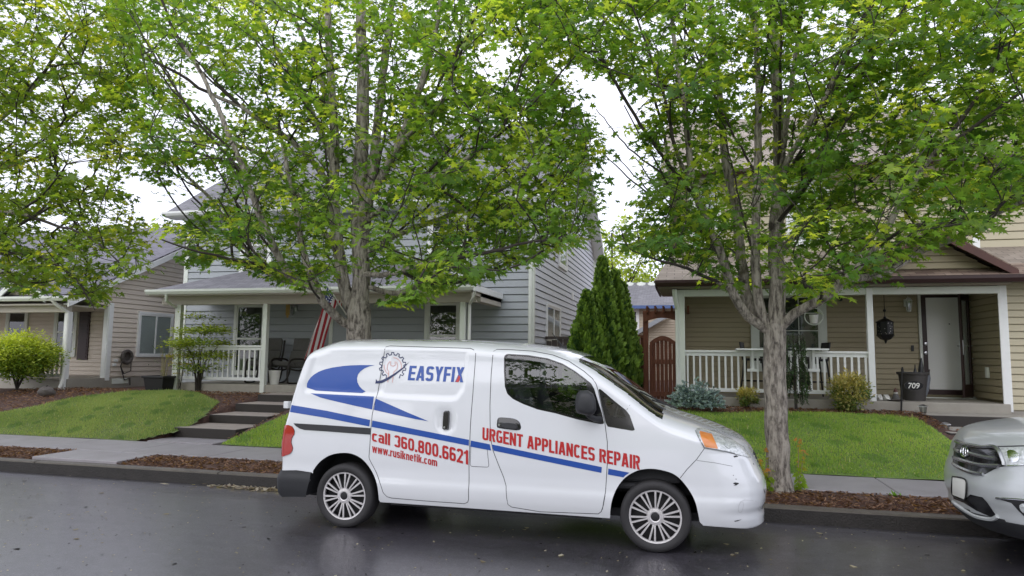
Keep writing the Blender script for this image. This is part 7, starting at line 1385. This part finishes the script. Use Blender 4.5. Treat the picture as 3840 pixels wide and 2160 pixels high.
for nm, pl in (('glass', [(-3.62, 1.17), (-4.15, 1.56), (-4.6, 1.62), (-4.72, 1.17)]), ('glass', [(-4.8, 1.17), (-4.7, 1.62), (-5.6, 1.60), (-5.75, 1.2)]), ('glass', [(-5.85, 1.2), (-5.7, 1.58), (-6.3, 1.52), (-6.4, 1.25)])): suv.cut(nm, pl)
for i, f in enumerate(suv.faces):
    c = suv.P[f].mean(0); dz = float(suv.zt(c[0])-c[1])
    if suv.lab[i] == 'body':
        if -4.12 < c[0] < -3.38 and dz < .09: suv.lab[i] = 'screen'
        elif c[1] < .40-.05*min(1, max(0, (-2.6-c[0])/.4)): suv.lab[i] = 'skirt'
        elif c[0] > -3.36 and dz < .075 and c[1] > f0[1]-.02: suv.lab[i] = 'bonnet'
suv.finish(place_suv)
CAR = thing('parked_car', 'silver car with a barred grille nosing into view at the right edge', 'car', (3.2, SY, 0))
suv.part('body', ['body'], 'car silver', CAR); suv.part('bumper_skirt', ['skirt'], 'grain plastic', CAR); suv.part('bonnet', ['bonnet'], 'car silver', CAR); suv.part('windscreen', ['screen'], 'van glass', CAR)
for sd in ('near', 'far'): suv.part('side_window', ['glass'], 'van glass', CAR, -.003, sd)
def cast(p, off=.004):
    """where the sight line through p first meets the car's skin"""
    d = _ray(*p); lo = None; Y = 5.4; r = d/np.linalg.norm(d)
    def inside(Y):
        P = CAMP+d*(Y/d[1]); u = -P[0]
        if not (fr[-1][1] <= P[2] <= 1.75) or u > float(suv.xf(min(max(P[2], fr[-1][1]), f0[1]))): return False
        if P[2] > float(suv.zt(u)): return False
        return abs(SY-Y) < float(suv.y(u, P[2]))
    while Y < 7.7:
        if inside(Y): break
        Y += .02
    else: return None
    a, b = Y-.02, Y
    for _ in range(14):
        m = (a+b)/2
        if inside(m): b = m
        else: a = m
    return CAMP+d*(a/d[1])-r*off
def oncar(name, pts, m, off=.004, parent=None, f=zs, th=0):
    bm = bmesh.new(); w = [bm.verts.new((f(*p)[0], f(*p)[1], 0)) for p in pts]; es = [bm.edges.new((w[i], w[(i+1) % len(w)])) for i in range(len(w))]; bmesh.ops.triangle_fill(bm, edges=es, use_beauty=True)
    for _ in range(4):
        lg = [e for e in bm.edges if e.calc_length() > 7]
        if not lg: break
        bmesh.ops.subdivide_edges(bm, edges=lg, cuts=1); bmesh.ops.triangulate(bm, faces=[q for q in bm.faces if len(q.verts) > 3])
    bad = []
    for v in bm.verts:
        P = cast((v.co.x, v.co.y), off)
        if P is None: bad.append(v)
        else: v.co = P
    bmesh.ops.delete(bm, geom=bad, context='VERTS'); me = bpy.data.meshes.new(name); bm.to_mesh(me); bm.free(); o = bpy.data.objects.new(name, me); COL.objects.link(o); me.materials.append(MATS[m]); attach(o, parent or CAR)
    me.polygons.foreach_set('use_smooth', [True]*len(me.polygons)); return o
def lineon(name, pts, r, m, off=.002, parent=None):
    C = [cast(zs(*p), off) for p in spline(pts, 5, False)]; C = [c for c in C if c is not None]; mb = MB(); mb.tube(C, r, 6); return mb.build(name, m, parent or CAR, smooth=True)
gr = oncar('grille', [(612, 432), (700, 458), (850, 484), (985, 490), (1050, 610), (1070, 662), (985, 690), (880, 745), (760, 725), (640, 675), (580, 640), (590, 540)], 'black gloss', .006)
mat('grille bar', (.33, .34, .35), .25, .8, coat=.4)
for a in ([(600, 512), (650, 535)], [(735, 548), (860, 582), (975, 600)], [(590, 588), (720, 632), (860, 662), (1010, 668)], [(585, 645), (640, 682), (760, 730), (870, 745)], [(612, 436), (700, 462), (850, 488), (985, 494), (1050, 612), (1060, 660)]): lineon('grille_bar', a, .017, 'grille bar', .016, gr)
th = np.linspace(0, 2*math.pi, 25); em = lineon('emblem', [(690+32*math.cos(a), 533+48*math.sin(a)) for a in th], .006, 'lamp chrome', .03, gr); lineon('emblem_ring', [(690+30*math.cos(a), 515+18*math.sin(a)) for a in th], .004, 'lamp chrome', .032, em); lineon('emblem_ring', [(690+11*math.cos(a), 535+44*math.sin(a)) for a in th], .004, 'lamp chrome', .032, em)
hd = oncar('headlight', [(1003, 498), (1100, 495), (1249, 492), (1420, 510), (1560, 560), (1480, 640), (1249, 652), (1085, 660), (1055, 605)], 'clear lens', .008)
lineon('lamp_border', [(996, 492), (1040, 600), (1075, 662), (1249, 656)], .006, 'lamp chrome', .008, hd); oncar('reflector', spline([(1090, 530), (1150, 520), (1200, 560), (1190, 620), (1120, 630)], 3), 'lamp chrome', .012, hd)
lineon('panel_gap', [(622, 424), (700, 450), (850, 478), (985, 486), (1249, 480), (1400, 490)], .005, 'seam', .001); lineon('panel_gap', [(885, 742), (985, 690), (1075, 668), (1249, 655)], .003, 'seam', .001)
pl_ = oncar('number_plate', [(578, 768), (702, 802), (692, 982), (578, 938)], 'paper white', .022); lineon('plate_frame', [(578, 768), (702, 802), (692, 982), (578, 938), (578, 768)], .006, 'black plastic', .024, pl_)
oncar('lower_intake', [(588, 945), (700, 975), (745, 935), (860, 962), (905, 1012), (990, 1135), (950, 1152), (800, 1085), (680, 1010), (588, 975)], 'black gloss', .006)
oncar('fog_lamp_bay', [(985, 972), (1249, 985), (1380, 1000), (1400, 1100), (1260, 1150), (1190, 1080), (1130, 1015)], 'black plastic', .006); oncar('fog_lamp', spline([(1205, 1040), (1250, 1020), (1300, 1050), (1280, 1110), (1230, 1100)], 3), 'clear lens', .012); lineon('fog_lamp_trim', [(985, 970), (1130, 978), (1300, 990)], .008, 'lamp chrome', .01)
lineon('bumper_lip', [(585, 1005), (680, 1075), (800, 1140), (940, 1168), (1000, 1140)], .018, 'car silver', .005)
for cx in (3.12, 5.9):
    wheel(CAR, (cx, SY-.86, .36), .365, .22, 1, .25); wheel(CAR, (cx, SY+.86, .33), .365, .22, -1, .25)
mb = MB(); mb.box(2.6, 6.8, SY-.8, SY+.8, .24, .45); mb.build('underbody', 'cab dark', CAR)
# ------------------------------------------------------------------ across the street, behind the viewer: what the paint and the glass mirror
def plain_house(y, x0, x1, m, label, ridge):
    t = thing('opposite_house', label, 'house', ((x0+x1)/2, y, .1), 'houses across the street'); w = Wall((0, y, 0), XA, YA); siding('wall', w, [(x0, .3), (x1, .3), (x1, 5.2), (x0, 5.2)], .18, m, t); mb = MB(); mb.box(x0, x1, y-9, y-.03, .1, 5.2); mb.build('core_wall', m, t)
    slab('roof', [(x0-.4, y+.5, 5.1), (x1+.4, y+.5, 5.1), (x1+.4, y-4.5, ridge), (x0-.4, y-4.5, ridge)], .08, 'shingle slate', t); slab('roof', [(x0-.4, y-9.5, 5.1), (x1+.4, y-9.5, 5.1), (x1+.4, y-4.5, ridge), (x0-.4, y-4.5, ridge)], .08, 'shingle slate', t)
    for x in np.arange(x0+1.5, x1-1.5, 3.2):
        for z in (1.2, 3.4): window(w, t, x, x+1.1, z, z+1.4, 'sash', 'trim bright', .1, 'dark room')
plain_house(-19, -13, -3.5, 'siding rose', 'rose house across the street behind the viewer', 7.6); plain_house(-19.5, 1.5, 11, 'siding light tan', 'tan house across the street behind the viewer', 7.8)
for x, y, h, r, sd, lb in ((-32, -12, 7.5, 3.6, 135, 'garden tree across the road, far down the street'), (-22.5, -12.5, 7, 3.4, 136, 'garden tree across the road, two doors down the street'), (-13, -12.5, 7, 3., 131, 'garden tree across the road, farthest left of the viewer'), (-5.5, -13, 6.5, 2.8, 132, 'garden tree across the road, left of the viewer'), (1.5, -13, 6.8, 3., 133, 'garden tree across the road, straight behind the viewer'), (9, -12.5, 7, 3., 134, 'garden tree across the road, right of the viewer')): far_tree(x, y, h, r, sd, lb, ((.05, .11, .02), (.12, .2, .03)), 2600)
